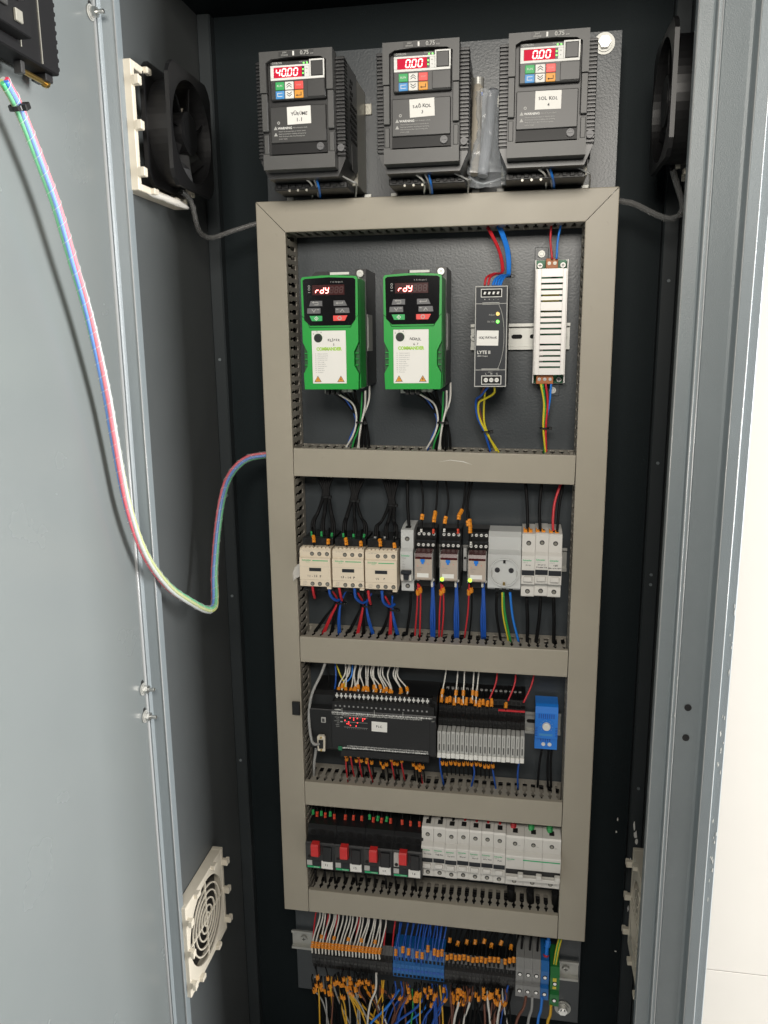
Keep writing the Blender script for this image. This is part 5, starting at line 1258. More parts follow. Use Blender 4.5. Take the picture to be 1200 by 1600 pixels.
('black wire end with orange marker on top of the slim relays','marked wire ends on slim relays','wire_black',1.1,'wire',[('15.5,24,-149 16,12,-157 16,2,-166.5',((0.72,12,'orange'),)),
 ('23.5,24,-151.5 23.5,12,-159 23.5,2,-168.5',((0.72,9,'orange'),)),
 ('28.5,24,-150 28.5,12,-157.5 28.5,2,-167',((0.72,9,'orange'),)),
 ('35,24,-153 35,12,-160.5 35,2,-170',((0.72,12,'orange'),)),
 ('41,24,-151 41,12,-158.5 41,2,-168',((0.72,9,'orange'),)),
 ('46.5,24,-153.5 46.5,12,-161 46,2,-170.5',((0.72,9,'orange'),)),
 ('52.5,24,-151 52.5,12,-159 52,2,-168.5',((0.72,12,'orange'),)),
 ('60,24,-149.5 60,12,-157 59.5,2,-166.5',((0.72,9,'orange'),)),
 ('66,24,-153.5 66,12,-161 65.5,2,-170.5',((0.72,9,'orange'),)),
 ('72,24,-152.5 71.5,12,-160.5 71.5,2,-170',((0.72,12,'orange'),)),
 ('77,24,-151 76.5,12,-158.5 76.5,2,-168',((0.72,9,'orange'),)),
 ('83,24,-153 83,12,-160.5 82.5,2,-170',((0.72,9,'orange'),)),
 ('89.5,24,-151 89,12,-158.5 89,2,-168',((0.72,12,'orange'),)),
 ('110.5,24,-154 110,12,-161.5 109.5,2,-170.5',((0.72,9,'orange'),))]),
('grey wire end cap behind the slim relay modules','grey caps behind slim relays','wire_grey',0,'cap',['23,34,-157.5',
 '30.5,34,-157.5',
 '37.5,34,-157.5',
 '44.5,34,-157.5',
 '52,34,-157.5',
 '59,34,-157.5',
 '66,34,-158',
 '73,34,-158',
 '80,34,-158',
 '87.5,34,-158',
 '94.5,34,-158',
 '101.5,34,-158',
 '108.5,34,-158',
 '115.5,34,-158.5',
 '122.5,34,-158.5',
 '129.5,34,-158.5']),
('blue wire dropping from the slim relays into the duct','blue wires under slim relays','blue',1.4,'wire',['14.5,0,-247.5 14,14,-276 18.5,28,-313.5',
 '59.5,0,-248 65,14,-278 58.5,28,-318.5',
 '90.5,0,-247.5 93.5,14,-280 98.5,28,-319.5',
 '130.5,0,-248 129,14,-274.5 130,28,-310']),
('black wire end with orange marker under the slim relays','marked wire ends under slim relays','wire_black',1.1,'wire',[('17.5,-4,-247.5 18,2,-259 17,22,-291.5',((0.32,7,'orange'),)),
 ('24,-4,-248 24,2,-259.5 23.5,22,-292',((0.32,7,'orange'),)),
 ('30,-4,-246 30.5,2,-257.5 30,22,-289.5',((0.32,7,'orange'),)),
 ('36,-4,-246 37,2,-257.5 36.5,22,-289.5',((0.32,7,'orange'),)),
 ('42.5,-4,-247 43,2,-258.5 42.5,22,-290.5',((0.32,7,'orange'),)),
 ('48.5,-4,-246 49.5,2,-257.5 49,22,-289.5',((0.32,7,'orange'),)),
 ('55,-4,-245 55.5,2,-256.5 55.5,22,-288.5',((0.32,7,'orange'),)),
 ('61,-4,-245.5 61.5,2,-257 62,22,-289',((0.32,7,'orange'),)),
 ('67,-4,-244.5 68,2,-256 68,22,-288',((0.32,7,'orange'),)),
 ('73.5,-4,-245 74,2,-256.5 74.5,22,-289',((0.32,7,'orange'),)),
 ('79.5,-4,-247.5 80.5,2,-259 81,22,-291.5',((0.32,7,'orange'),)),
 ('85.5,-4,-247.5 86.5,2,-259 87,22,-291',((0.32,7,'orange'),)),
 ('92,-4,-246 92.5,2,-257.5 93.5,22,-289.5',((0.32,7,'orange'),))]),
('black wire dropping from the blue thermostat','wires under the thermostat','wire_black',1.7,'wire',['163.5,24,-240 160.5,28,-266.5 159,30,-304.5',
 '173,24,-239.5 172.5,28,-265.5 174,30,-303',
 '177.5,24,-239 177,28,-265 179,30,-302.5']),
('black wire with a green ferrule on top of the motor breakers','green ferrules over motor breakers','wire_black',1.5,'wire',[('-188,30,-353.5 -188.5,26,-364.5 -188.5,20,-377.5',(),('key_green',8,2.3)),
 ('-174.5,30,-354.5 -175,26,-365.5 -175,20,-378.5',(),('key_green',8,2.3)),
 ('-160,30,-354 -160.5,26,-365 -160.5,20,-378',(),('key_green',8,2.3)),
 ('-97,30,-354 -97.5,26,-364.5 -97.5,20,-377.5',(),('key_green',8,2.3)),
 ('-84,30,-355 -84.5,26,-365.5 -84.5,20,-378.5',(),('key_green',8,2.3)),
 ('-69.5,30,-354.5 -70,26,-365.5 -70.5,20,-378.5',(),('key_green',8,2.3))]),
('black wire with a orange-red ferrule on top of the motor breakers','red ferrules over motor breakers','wire_black',1.5,'wire',[('-182,30,-356 -182.5,26,-367 -182,20,-380.5',(),('red_cap',8,2.3)),
 ('-168.5,30,-357 -169,26,-368 -168.5,20,-381',(),('red_cap',8,2.3)),
 ('-154,30,-358 -154.5,26,-369 -154,20,-382',(),('red_cap',8,2.3)),
 ('-136.5,30,-357.5 -136.5,26,-368.5 -136.5,20,-381.5',(),('red_cap',8,2.3)),
 ('-123,30,-357.5 -123.5,26,-368.5 -123.5,20,-381',(),('red_cap',8,2.3)),
 ('-109.5,30,-357 -110,26,-368 -110,20,-381',(),('red_cap',8,2.3)),
 ('-91,30,-357.5 -91.5,26,-368.5 -91.5,20,-381.5',(),('red_cap',8,2.3)),
 ('-78,30,-357.5 -78.5,26,-368.5 -78.5,20,-381.5',(),('red_cap',8,2.3)),
 ('-63.5,30,-357.5 -64,26,-368 -64,20,-381',(),('red_cap',8,2.3)),
 ('-45.5,30,-358 -46,26,-368.5 -46,20,-381.5',(),('red_cap',8,2.3)),
 ('-32.5,30,-359 -33,26,-369.5 -33,20,-382.5',(),('red_cap',8,2.3)),
 ('-18.5,30,-358.5 -19,26,-369.5 -19,20,-382',(),('red_cap',8,2.3))]),
('black wire end entering the top of a white breaker','black wire ends over bottom breakers','wire_black',2.2,'wire',['-1,26,-356.5 -2,18,-365 -1.5,12,-370.5',
 '17,26,-357 16,18,-365 16.5,12,-371',
 '35,26,-357.5 33.5,18,-365.5 34,12,-371.5']),
('red wire end entering the top of a white breaker','red wire ends over bottom breakers','red',2.2,'wire',['52.5,26,-357.5 51.5,18,-366 52,12,-371.5',
 '70.5,26,-358 69,18,-366 69.5,12,-372',
 '88,26,-358.5 86.5,18,-366.5 87,12,-372',
 '105.5,26,-359 104,18,-367 104,12,-372.5']),
('thick red ferrule on the main breaker','feed wires of the main breaker','wire_black',2.6,'wire',[('125,26,-354.5 124.5,20,-363.5 124.5,14,-374.5',(),('red',14,4.6))]),
('thick green ferrule over the middle of the main breaker','feed wires of the main breaker','wire_black',2.6,'wire',[('151.5,26,-351.5 151,20,-361 151,14,-372',(),('key_green',14,4.6))]),
('thick green ferrule at the right of the main breaker','feed wires of the main breaker','wire_black',2.6,'wire',[('179,26,-349 178.5,20,-358 178.5,14,-369',(),('key_green',14,4.6))]),
('thick black cable left below the main breaker','cables below the main breaker','wire_black',6,'wire',['123,14,-466.5 124,24,-492 124.5,32,-523']),
('thick black cable in the middle below the main breaker','cables below the main breaker','wire_black',6,'wire',['152,14,-468 153.5,24,-493 154.5,32,-524']),
('thick black cable at the right below the main breaker','cables below the main breaker','wire_black',6,'wire',['190,14,-467.5 192,24,-493 193.5,32,-523.5']),
('black wire dropping from the motor breakers into the bottom duct','black wires under motor breakers','wire_black',1.8,'wire',['-184.5,8,-465.5 -186.5,20,-493 -189,30,-524',
 '-169,8,-465.5 -171,20,-492.5 -173,30,-524',
 '-154,8,-465 -155.5,20,-492.5 -157.5,30,-523.5',
 '-137.5,8,-465 -138.5,20,-492 -140,30,-523',
 '-119,8,-464.5 -120,20,-491.5 -121.5,30,-522.5',
 '-103,8,-464 -103.5,20,-491.5 -105,30,-522.5',
 '-89,8,-464 -89.5,20,-491 -91,30,-522',
 '-71.5,8,-463.5 -72,20,-490.5 -73,30,-521.5',
 '-56,8,-463.5 -56,20,-490.5 -56.5,30,-521',
 '-40.5,8,-463 -40.5,20,-490 -41,30,-521',
 '-25,8,-463 -24.5,20,-490 -25,30,-520.5']),
('white wire with orange marker entering the black terminals below the frame','white wires of the bottom row','wire_white',1.3,'wire',[('-186.5,36,-557 -185.5,30,-571.5 -191,14,-591.5 -192,4,-602.5 -192,2,-615',((0.8,9,'orange'),)),
 ('-181.5,36,-557 -180.5,30,-571.5 -185.5,14,-591.5 -186.5,4,-602.5 -186,2,-615',((0.8,9,'orange'),)),
 ('-177.5,36,-557 -176.5,30,-571.5 -178.5,14,-591 -181,4,-602.5 -180.5,2,-615',((0.8,9,'orange'),(0.62,6,'orange'))),
 ('-170,36,-557 -169,30,-571 -174.5,14,-591 -175,4,-602 -175,2,-614.5',((0.8,9,'orange'),)),
 ('-162.5,36,-556.5 -161.5,30,-571 -167.5,14,-591 -169.5,4,-602 -169.5,2,-614.5',((0.8,9,'orange'),)),
 ('-159.5,36,-557 -158.5,30,-571 -164,14,-591 -164,4,-602 -164,2,-614.5',((0.8,9,'orange'),)),
 ('-154.5,36,-557 -153.5,30,-571 -157.5,14,-591 -158.5,4,-601.5 -158.5,2,-614.5',((0.8,9,'orange'),(0.62,6,'orange'))),
 ('-147.5,36,-556.5 -146.5,30,-571 -151.5,14,-590.5 -153,4,-601.5 -152.5,2,-614',((0.8,9,'orange'),)),
 ('-141,36,-556.5 -140,30,-570.5 -145,14,-590.5 -147.5,4,-601.5 -147,2,-614',((0.8,9,'orange'),)),
 ('-135.5,36,-556.5 -134.5,30,-570.5 -140.5,14,-590.5 -142,4,-601.5 -141.5,2,-614',((0.8,9,'orange'),)),
 ('-131,36,-556.5 -130,30,-571 -133.5,14,-590 -136,4,-601 -136,2,-613.5',((0.8,9,'orange'),(0.62,6,'orange'))),
 ('-124,36,-556.5 -123,30,-570.5 -129.5,14,-590 -130.5,4,-601 -130.5,2,-613.5',((0.8,9,'orange'),)),
 ('-118.5,36,-556 -117.5,30,-570.5 -122,14,-590 -125,4,-601 -125,2,-613.5',((0.8,9,'orange'),)),
 ('-114,36,-556.5 -113,30,-570.5 -116.5,14,-589.5 -119.5,4,-600.5 -119.5,2,-613',((0.8,9,'orange'),)),
 ('-106.5,36,-556 -105.5,30,-570 -112.5,14,-589.5 -114,4,-600.5 -114,2,-613',((0.8,9,'orange'),(0.62,6,'orange'))),
 ('-104,36,-556.5 -103,30,-570.5 -108,14,-589.5 -108.5,4,-600.5 -108.5,2,-613',((0.8,9,'orange'),)),
 ('-96,36,-556 -95,30,-570 -100,14,-589.5 -103,4,-600.5 -103,2,-613',((0.8,9,'orange'),)),
 ('-93,36,-556.5 -92.5,30,-570.5 -95,14,-589.5 -97.5,4,-600 -97.5,2,-612.5',((0.8,9,'orange'),)),
 ('-86,36,-556 -85,30,-570 -89.5,14,-589 -92,4,-600 -92,2,-612.5',((0.8,9,'orange'),(0.62,6,'orange'))),
 ('-84.5,36,-556.5 -83.5,30,-570.5 -84,14,-589 -87,4,-600 -86.5,2,-612.5',((0.8,9,'orange'),)),
 ('-76,36,-556 -75,30,-570 -79,14,-589 -81.5,4,-599.5 -81,2,-612',((0.8,9,'orange'),))]),
('red wire among the white ones over the bottom terminals','red wires of the bottom row','red',1.3,'wire',['-192.5,36,-563 -194.5,30,-582.5 -195,20,-603.5',
 '-171,36,-563 -173.5,30,-582.5 -174.5,20,-603.5',
 '-156,36,-562.5 -158,30,-582 -159.5,20,-603',
 '-118.5,36,-562 -122,30,-581.5 -124.5,20,-602.5',
 '-75,36,-561.5 -76,30,-581 -77,20,-601.5',
 '-60,36,-561.5 -62,30,-580.5 -63,20,-601']),
('blue wire with orange marker entering the blue terminals from above','blue wires of the bottom row','blue',1.3,'wire',[('-52.5,36,-567 -54,28,-584 -56,14,-598 -55.5,3,-612',((0.8,10,'orange'),)),
 ('-39,36,-565 -42.5,28,-582.5 -44.5,14,-590.5 -44,3,-604.5',((0.8,10,'orange'),)),
 ('-28.5,36,-564 -33,28,-581.5 -35,14,-594 -35,3,-608',((0.8,10,'orange'),)),
 ('-16,36,-562 -19.5,28,-580 -22,14,-599 -21.5,3,-613',((0.8,10,'orange'),)),
 ('-7,36,-561 -11,28,-578.5 -13.5,14,-599 -13.5,3,-613.5',((0.8,10,'orange'),)),
 ('-3.5,36,-560.5 -2,28,-577.5 -4.5,14,-582.5 -4,3,-597',((0.8,10,'orange'),)),
 ('8,36,-559 8.5,28,-576 6,14,-588.5 6,3,-602.5',((0.8,10,'orange'),)),
 ('16.5,36,-558 14.5,28,-575.5 12,14,-591 12,3,-605',((0.8,10,'orange'),)),
 ('24,36,-557 21,28,-574.5 18,14,-589 18,3,-603',((0.8,10,'orange'),))]),
('plain blue wire over the blue terminals','plain blue wires of the bottom row','blue',1.3,'wire',['-50,38,-568 -54.5,30,-598 -52.5,10,-616.5',
 '-40.5,38,-567 -43,30,-596.5 -43,10,-615',
 '-31,38,-565.5 -34,30,-595 -33.5,10,-614',
 '-21.5,38,-564.5 -27,30,-594.5 -24.5,10,-612.5',
 '-12.5,38,-563.5 -15.5,30,-593 -15,10,-611.5',
 '-3,38,-562 -7.5,30,-591.5 -6,10,-610',
 '6.5,38,-561 1.5,30,-590.5 3.5,10,-609',
 '15.5,38,-560 11,30,-589.5 12.5,10,-607.5']),
('black wire with orange markers entering the right black terminals','black wires of the bottom row','wire_black',1.4,'wire',[('30,38,-572 28,28,-590 26.5,12,-593 26.5,3,-607.5',((0.82,8,'orange'),(0.3,8,'orange'))),
 ('39.5,38,-571 35,28,-589.5 33,12,-590.5 33,3,-605',((0.82,8,'orange'),)),
 ('48,38,-570 41.5,28,-588.5 40,12,-592 40,3,-606.5',((0.82,8,'orange'),(0.4,8,'orange'))),
 ('58,38,-568.5 48.5,28,-587.5 46.5,12,-591 46.5,3,-605.5',((0.82,8,'orange'),)),
 ('58.5,38,-568.5 55.5,28,-586.5 53.5,12,-589 53,3,-603.5',((0.82,8,'orange'),(0.35,8,'orange'))),
 ('63.5,38,-568 62,28,-585.5 60,12,-591 60,3,-605',((0.82,8,'orange'),)),
 ('69.5,38,-567 69,28,-585 67,12,-593 66.5,3,-607',((0.82,8,'orange'),(0.34,8,'orange'))),
 ('77,38,-566 75.5,28,-584 73.5,12,-591 73.5,3,-605.5',((0.82,8,'orange'),)),
 ('88.5,38,-564.5 82.5,28,-583 80.5,12,-590 80,3,-604.5',((0.82,8,'orange'),(0.33,8,'orange'))),
 ('98,38,-563.5 89,28,-582 87,12,-592 86.5,3,-606.5',((0.82,8,'orange'),)),
 ('103,38,-563 96,28,-581.5 93.5,12,-588.5 93.5,3,-602.5',((0.82,8,'orange'),(0.45,8,'orange'))),
 ('104.5,38,-562.5 102.5,28,-580.5 100.5,12,-587.5 100,3,-602',((0.82,8,'orange'),)),
 ('119.5,38,-561 109.5,28,-579.5 107,12,-588.5 106.5,3,-602.5',((0.82,8,'orange'),(0.39,8,'orange'))),
 ('126.5,38,-560 120,28,-578 117.5,12,-589.5 117,3,-604',((0.82,8,'orange'),)),
 ('127,38,-560 126.5,28,-577 124,12,-585.5 123.5,3,-600',((0.82,8,'orange'),(0.47,8,'orange'))),
 ('139.5,38,-558.5 133.5,28,-576.5 130.5,12,-584 130,3,-598',((0.82,8,'orange'),))]),
('black wire with green ferrule on a grey screw terminal','wires on grey terminals','wire_black',1.8,'wire',[('143.5,32,-564.5 142,24,-581 141.5,16,-600',(),('key_green',8,3.4)),
 ('156.5,32,-563 155,24,-579.5 154.5,16,-600.5',(),('key_green',8,3.4)),
 ('168,32,-561.5 166.5,24,-578 166,16,-601',(),('key_green',8,3.4))]),
('dark wire with blue and red sleeves on the big blue terminal','wire on the blue screw terminal','blue_bright',3.0,'wire',[('184,30,-557.5 181,22,-572 178.5,12,-593.5',((0.3,10,'blue_bright'),),('red',13,4.6))]),
('green and yellow earth wire curving into the earth terminal','earth wires of the bottom row','yellow',1.5,'wire',['199.5,30,-558 195,22,-575 191,10,-595']),
('green and yellow earth wire curving into the earth terminal','earth wires of the bottom row','wire_green',1.5,'wire',['201.5,30,-557.5 196.5,22,-574.5 192.5,10,-594.5']),
('green and yellow earth wire curving into the earth terminal','earth wires of the bottom row','yellow',1.5,'wire',['203.5,30,-557.5 198.5,22,-574.5 194,10,-594.5']),
('yellow wire hanging below the left black terminals','wires hanging below the left black terminals','yellow_wire',1.5,'wire',['-151,6,-653 -151,6,-684.5 -146.5,4,-709 -136.5,10,-775.5 -124,20,-873',
 '-137.5,6,-658 -128.5,-2,-683.5 -109.5,-4,-710.5 -75,0,-738.5 -34.5,10,-796.5',
 '-131,6,-657.5 -116.5,0,-691 -90.5,0,-721.5 -62.5,0,-754 -34.5,10,-834.5']),
('white wire hanging below the left black terminals','wires hanging below the left black terminals','wire_white',1.7,'wire',['-87,4,-639.5 -86.5,-6,-662 -96,-8,-690 -102,-4,-743.5 -105,10,-859.5']),
('white wire hanging below the left black terminals','wires hanging below the left black terminals','wire_white',1.4,'wire',['-89.5,4,-678.5 -83,0,-702 -69.5,0,-733 -50.5,10,-824.5']),
('grey wire hanging below the left black terminals','wires hanging below the left black terminals','wire_grey',1.5,'wire',['-161.5,8,-670.5 -152,6,-699.5 -140,6,-728.5 -120.5,10,-785.5']),
('brown wire hanging below the left black terminals','wires hanging below the left black terminals','brown',1.6,'wire',['-77.5,6,-670 -62,0,-683 -56.5,0,-704 -62,0,-729 -78,10,-842',
 '-82,8,-666.5 -81.5,4,-705.5 -75.5,4,-741.5 -78,10,-842']),
('bright blue wire hanging below the blue terminals','wires hanging below the blue terminals','blue_bright',2.0,'wire',['-50,6,-667.5 -67.5,-4,-692 -93,-4,-725 -118,0,-769 -143.5,10,-866']),
('dark blue wire hanging below the blue terminals','wires hanging below the blue terminals','blue',1.8,'wire',['-33.5,6,-658 -43,0,-690 -54,0,-728 -67,10,-840',
 '-4.5,6,-668 -22,-4,-689 -51,-4,-718.5 -77.5,0,-762.5 -99.5,10,-858.5']),
('bright blue wire hanging below the blue terminals','wires hanging below the blue terminals','blue_bright',1.6,'wire',['-0.5,6,-677 -12,0,-697 -43.5,0,-733.5 -77.5,10,-816.5']),
('dark blue wire hanging below the blue terminals','wires hanging below the blue terminals','blue',1.7,'wire',['8,6,-658 4.5,0,-685 -12,0,-721.5 -24,10,-832.5']),
('green wire hanging below the blue terminals','wires hanging below the blue terminals','wire_green',1.4,'wire',['-29,6,-663.5 -27,-2,-691.5 -30.5,-2,-734.5 -32.5,10,-847']),
('dark blue wire hanging below the blue terminals','wires hanging below the blue terminals','blue',1.6,'wire',['-18,8,-663.5 -25,4,-691 -21,4,-726.5 -13.5,10,-843.5']),
('brown wire hanging below the blue terminals','wires hanging below the blue terminals','brown',1.5,'wire',['-47,6,-666 -41,0,-689.5 -39,0,-725.5 -39,10,-848']),
('dark blue wire hanging below the blue terminals','wires hanging below the blue terminals','blue',1.6,'wire',['12,8,-672.5 16.5,2,-695 4.5,2,-725.5 -5,10,-842']),
('yellow wire hanging below the blue terminals','wires hanging below the blue terminals','yellow_wire',1.4,'wire',['15,6,-651 18.5,2,-676.5 21,2,-720.5 20.5,10,-838']),
('brown wire hanging below the blue terminals','wires hanging below the blue terminals','brown',1.5,'wire',['10,6,-657.5 13.5,4,-691 15.5,4,-723.5 14,10,-839']),
('brown wire hanging below the right black terminals','wires hanging below the right black terminals','brown',1.9,'wire',['41.5,4,-651.5 38,0,-678 35.5,0,-716.5 33,10,-835.5']),
('white wire hanging below the right black terminals','wires hanging below the right black terminals','wire_white',1.9,'wire',['48.5,4,-650 45.5,-2,-675 38.5,-2,-714 33.5,8,-833.5']),
('brown wire hanging below the right black terminals','wires hanging below the right black terminals','brown',1.9,'wire',['63,4,-648 60.5,0,-672 55.5,2,-701 52,10,-832.5']),
('white wire hanging below the right black terminals','wires hanging below the right black terminals','wire_white',1.9,'wire',['68,4,-653.5 62.5,-2,-672.5 54,-2,-712 52,8,-830.5']),
('black wire hanging below the right black terminals','wires hanging below the right black terminals','wire_black',2.2,'wire',['54.5,6,-651 52,4,-685.5 49.5,4,-722 45.5,12,-835.5']),
('brown wire hanging below the right black terminals','wires hanging below the right black terminals','brown',1.9,'wire',['84,4,-648.5 86.5,0,-676.5 88,0,-708.5 89.5,10,-826']),
('white wire hanging below the right black terminals','wires hanging below the right black terminals','wire_white',1.9,'wire',['90,4,-648 92.5,-2,-670 96,-2,-705 97.5,8,-822.5']),
('brown wire hanging below the right black terminals','wires hanging below the right black terminals','brown',1.9,'wire',['103,4,-646 102.5,0,-674 102,0,-706.5 101.5,10,-824']),
('white wire hanging below the right black terminals','wires hanging below the right black terminals','wire_white',1.9,'wire',['111,4,-645 110.5,-2,-667.5 107,-2,-703.5 106,8,-821']),
('dark blue wire hanging below the right black terminals','wires hanging below the right black terminals','blue',1.5,'wire',['122.5,6,-635.5 118,4,-660 112,6,-710.5 108,12,-825']),
('black wire hanging below the right black terminals','wires hanging below the right black terminals','wire_black',2.0,'wire',['128.5,8,-642.5 123.5,4,-671 118,4,-711.5 116,12,-823.5']),
('brown wire hanging below the screw terminals','wires hanging below the screw terminals','brown',2.2,'wire',['150.5,0,-645 147,-2,-665.5 136,-2,-699 130.5,10,-819']),
('grey wire hanging below the screw terminals','wires hanging below the screw terminals','wire_grey',2.2,'wire',['160,0,-644.5 159.5,-2,-666 154.5,-2,-696 152.5,10,-815']),
('bright blue wire hanging below the screw terminals','wires hanging below the screw terminals','blue_bright',2.2,'wire',['175,0,-643.5 173.5,-2,-665 169.5,-2,-694 169,10,-812.5']),
('yellow wire hanging below the screw terminals','wires hanging below the screw terminals','yellow_wire',2.3,'wire',['189,0,-655.5 188,-2,-672.5 184,-2,-696.5 185,10,-809.5']),
('black wire hanging below the right black terminals','wires hanging below the right black terminals','wire_black',2.0,'wire',['73,8,-656.5 71.5,6,-690.5 67.5,6,-727 66.5,12,-832']),
('black wire hanging below the blue terminals','wires hanging below the blue terminals','wire_black',2.0,'wire',['-11,10,-670.5 -4.5,8,-703.5 -0.5,8,-739.5 1.5,12,-843.5']),
('dark wire end with orange marker below the left black terminals','marked wires below left terminals','wire_black',1.1,'wire',[('-132.5,6,-642.5 -130,0,-649 -126,4,-679 -122,20,-740',((0.23,7,'orange'),)),
 ('-157,6,-655 -156.5,0,-661.5 -151,4,-691 -147,20,-753',((0.14,7,'orange'),)),
 ('-96.5,6,-652.5 -92.5,0,-658.5 -90.5,4,-688.5 -85.5,20,-749.5',((0.24,7,'orange'),)),
 ('-134.5,6,-647.5 -130,0,-654 -128.5,4,-684 -124,20,-745',((0.17,7,'orange'),)),
 ('-152.5,6,-650 -148.5,0,-656.5 -146.5,4,-686.5 -143,20,-748',((0.17,7,'orange'),)),
 ('-166,6,-656.5 -166,0,-663.5 -160,4,-693 -156.5,20,-755',((0.19,7,'orange'),)),
 ('-150,6,-649 -146.5,0,-655.5 -144,4,-685.5 -140,20,-746.5',((0.22,7,'orange'),)),
 ('-194,6,-659 -193.5,0,-666 -188,4,-695.5 -185,20,-757.5',((0.24,7,'orange'),)),
 ('-115.5,6,-647 -115,0,-653.5 -109.5,4,-683 -105,20,-744',((0.12,7,'orange'),)),
 ('-95,6,-649 -93,0,-655 -88.5,4,-685 -84,20,-746',((0.17,7,'orange'),)),
 ('-129.5,6,-662 -126.5,0,-668 -123.5,4,-698 -119.5,20,-759.5',((0.12,7,'orange'),)),
 ('-118,6,-649.5 -116,0,-655.5 -111.5,4,-685.5 -107,20,-746.5',((0.15,7,'orange'),)),
 ('-165,6,-659 -163.5,0,-665.5 -159,4,-695.5 -155.5,20,-757',((0.15,7,'orange'),)),
 ('-119.5,6,-661 -120.5,0,-668 -113.5,4,-697.5 -109,20,-759',((0.14,7,'orange'),)),
 ('-149,6,-675 -145.5,0,-681 -143,4,-711.5 -139,20,-773.5',((0.18,7,'orange'),)),
 ('-194,6,-669.5 -192.5,0,-676 -188,4,-706 -185,20,-768.5',((0.19,7,'orange'),)),
 ('-123.5,6,-663 -122,0,-669.5 -117,4,-699 -113,20,-761',((0.24,7,'orange'),)),
 ('-156,6,-653 -152,0,-659.5 -150,4,-689.5 -146,20,-751',((0.13,7,'orange'),)),
 ('-165.5,6,-671.5 -166,0,-678 -159.5,4,-708 -156,20,-770',((0.23,7,'orange'),)),
 ('-124.5,6,-654.5 -124,0,-661.5 -118.5,4,-691 -114,20,-752.5',((0.22,7,'orange'),)),
 ('-102.5,6,-643 -101,0,-649 -96.5,4,-678.5 -91.5,20,-739.5',((0.18,7,'orange'),)),
 ('-144.5,6,-650.5 -144.5,0,-657.5 -138.5,4,-687 -134.5,20,-748.5',((0.19,7,'orange'),)),
 ('-112.5,6,-639.5 -112.5,0,-646.5 -106.5,4,-675.5 -102,20,-736.5',((0.22,7,'orange'),)),
 ('-115,6,-664 -116,0,-671 -109,4,-700.5 -104.5,20,-762',((0.21,7,'orange'),)),
 ('-96.5,6,-678 -94,0,-684 -90,4,-714 -85,20,-776',((0.11,7,'orange'),)),
 ('-109.5,6,-646 -107,0,-652.5 -103.5,4,-682 -99,20,-743',((0.24,7,'orange'),)),
 ('-122.5,6,-642.5 -122,0,-649 -116.5,4,-678.5 -112,20,-739.5',((0.24,7,'orange'),)),
 ('-180,6,-662.5 -178.5,0,-669 -174,4,-699 -171,20,-761',((0.12,7,'orange'),)),
 ('-131.5,6,-639 -132,0,-645.5 -125.5,4,-675 -121.5,20,-736',((0.16,7,'orange'),)),
 ('-187.5,6,-639.5 -185,0,-646 -181.5,4,-675.5 -178.5,20,-737',((0.21,7,'orange'),)),
 ('-106,6,-642.5 -104.5,0,-649 -99.5,4,-678.5 -95,20,-739.5',((0.15,7,'orange'),)),
 ('-134,6,-657 -130,0,-663 -128,4,-693.5 -124,20,-755',((0.16,7,'orange'),)),
 ('-190,6,-666 -190,0,-673 -184,4,-702.5 -181,20,-764.5',((0.19,7,'orange'),)),
 ('-144,6,-674.5 -142,0,-681 -138,4,-711 -134,20,-773',((0.19,7,'orange'),)),
 ('-168.5,6,-660 -168,0,-666.5 -162.5,4,-696 -159,20,-758',((0.21,7,'orange'),)),
 ('-142,6,-642.5 -142,0,-649 -136,4,-678.5 -132,20,-740',((0.16,7,'orange'),)),
 ('-120,6,-644.5 -117.5,0,-650.5 -114,4,-680.5 -109.5,20,-741.5',((0.2,7,'orange'),)),
 ('-186.5,6,-664.5 -187,0,-671.5 -181,4,-701.5 -177.5,20,-763.5',((0.12,7,'orange'),)),
 ('-134.5,6,-647 -131,0,-653 -128.5,4,-683 -124.5,20,-744',((0.17,7,'orange'),)),
 ('-162.5,6,-670 -163.5,0,-677 -156.5,4,-706.5 -153,20,-768.5',((0.21,7,'orange'),)),
 ('-189.5,6,-643.5 -185,0,-649.5 -183.5,4,-679.5 -180.5,20,-741',((0.2,7,'orange'),)),
 ('-172,6,-642 -167.5,0,-648 -166,4,-678 -162.5,20,-739.5',((0.2,7,'orange'),))]),
('dark wire end with orange marker below the blue and right terminals','marked wires below right terminals','wire_black',1.2,'wire',[('42.5,6,-654.5 42,0,-661 46.5,2,-690.5 45,16,-760.5',((0.2,9,'orange'),)),
 ('101,6,-645.5 101,0,-651.5 104.5,2,-681 103,16,-750.5',((0.17,9,'orange'),)),
 ('-14,6,-646.5 -14.5,0,-653 -16,2,-683.5 -15.5,16,-753',((0.21,9,'orange'),)),
 ('63.5,6,-652.5 64.5,0,-658.5 63.5,2,-689 64,16,-758.5',((0.11,9,'orange'),)),
 ('44.5,6,-655 45,0,-661 45.5,2,-691.5 39.5,16,-762',((0.2,9,'orange'),)),
 ('0,6,-650.5 2,0,-656.5 -1,2,-687.5 -6.5,16,-758',((0.1,9,'orange'),)),
 ('44,6,-644 44.5,0,-650 42.5,2,-681 50.5,16,-749',((0.1,9,'orange'),)),
 ('94.5,6,-638 96.5,0,-644 94,2,-674.5 93.5,16,-743.5',((0.16,9,'orange'),)),
 ('-37.5,6,-664.5 -38,0,-671.5 -39.5,2,-702.5 -45,16,-773.5',((0.17,9,'orange'),)),
 ('56,6,-651.5 56,0,-657.5 52.5,2,-688.5 56.5,16,-757.5',((0.22,9,'orange'),)),
 ('-18.5,6,-651 -16.5,0,-657 -21.5,2,-688.5 -20,16,-758',((0.18,9,'orange'),)),
 ('-8.5,6,-650 -8,0,-656.5 -9.5,2,-687 -15,16,-757.5',((0.1,9,'orange'),)),
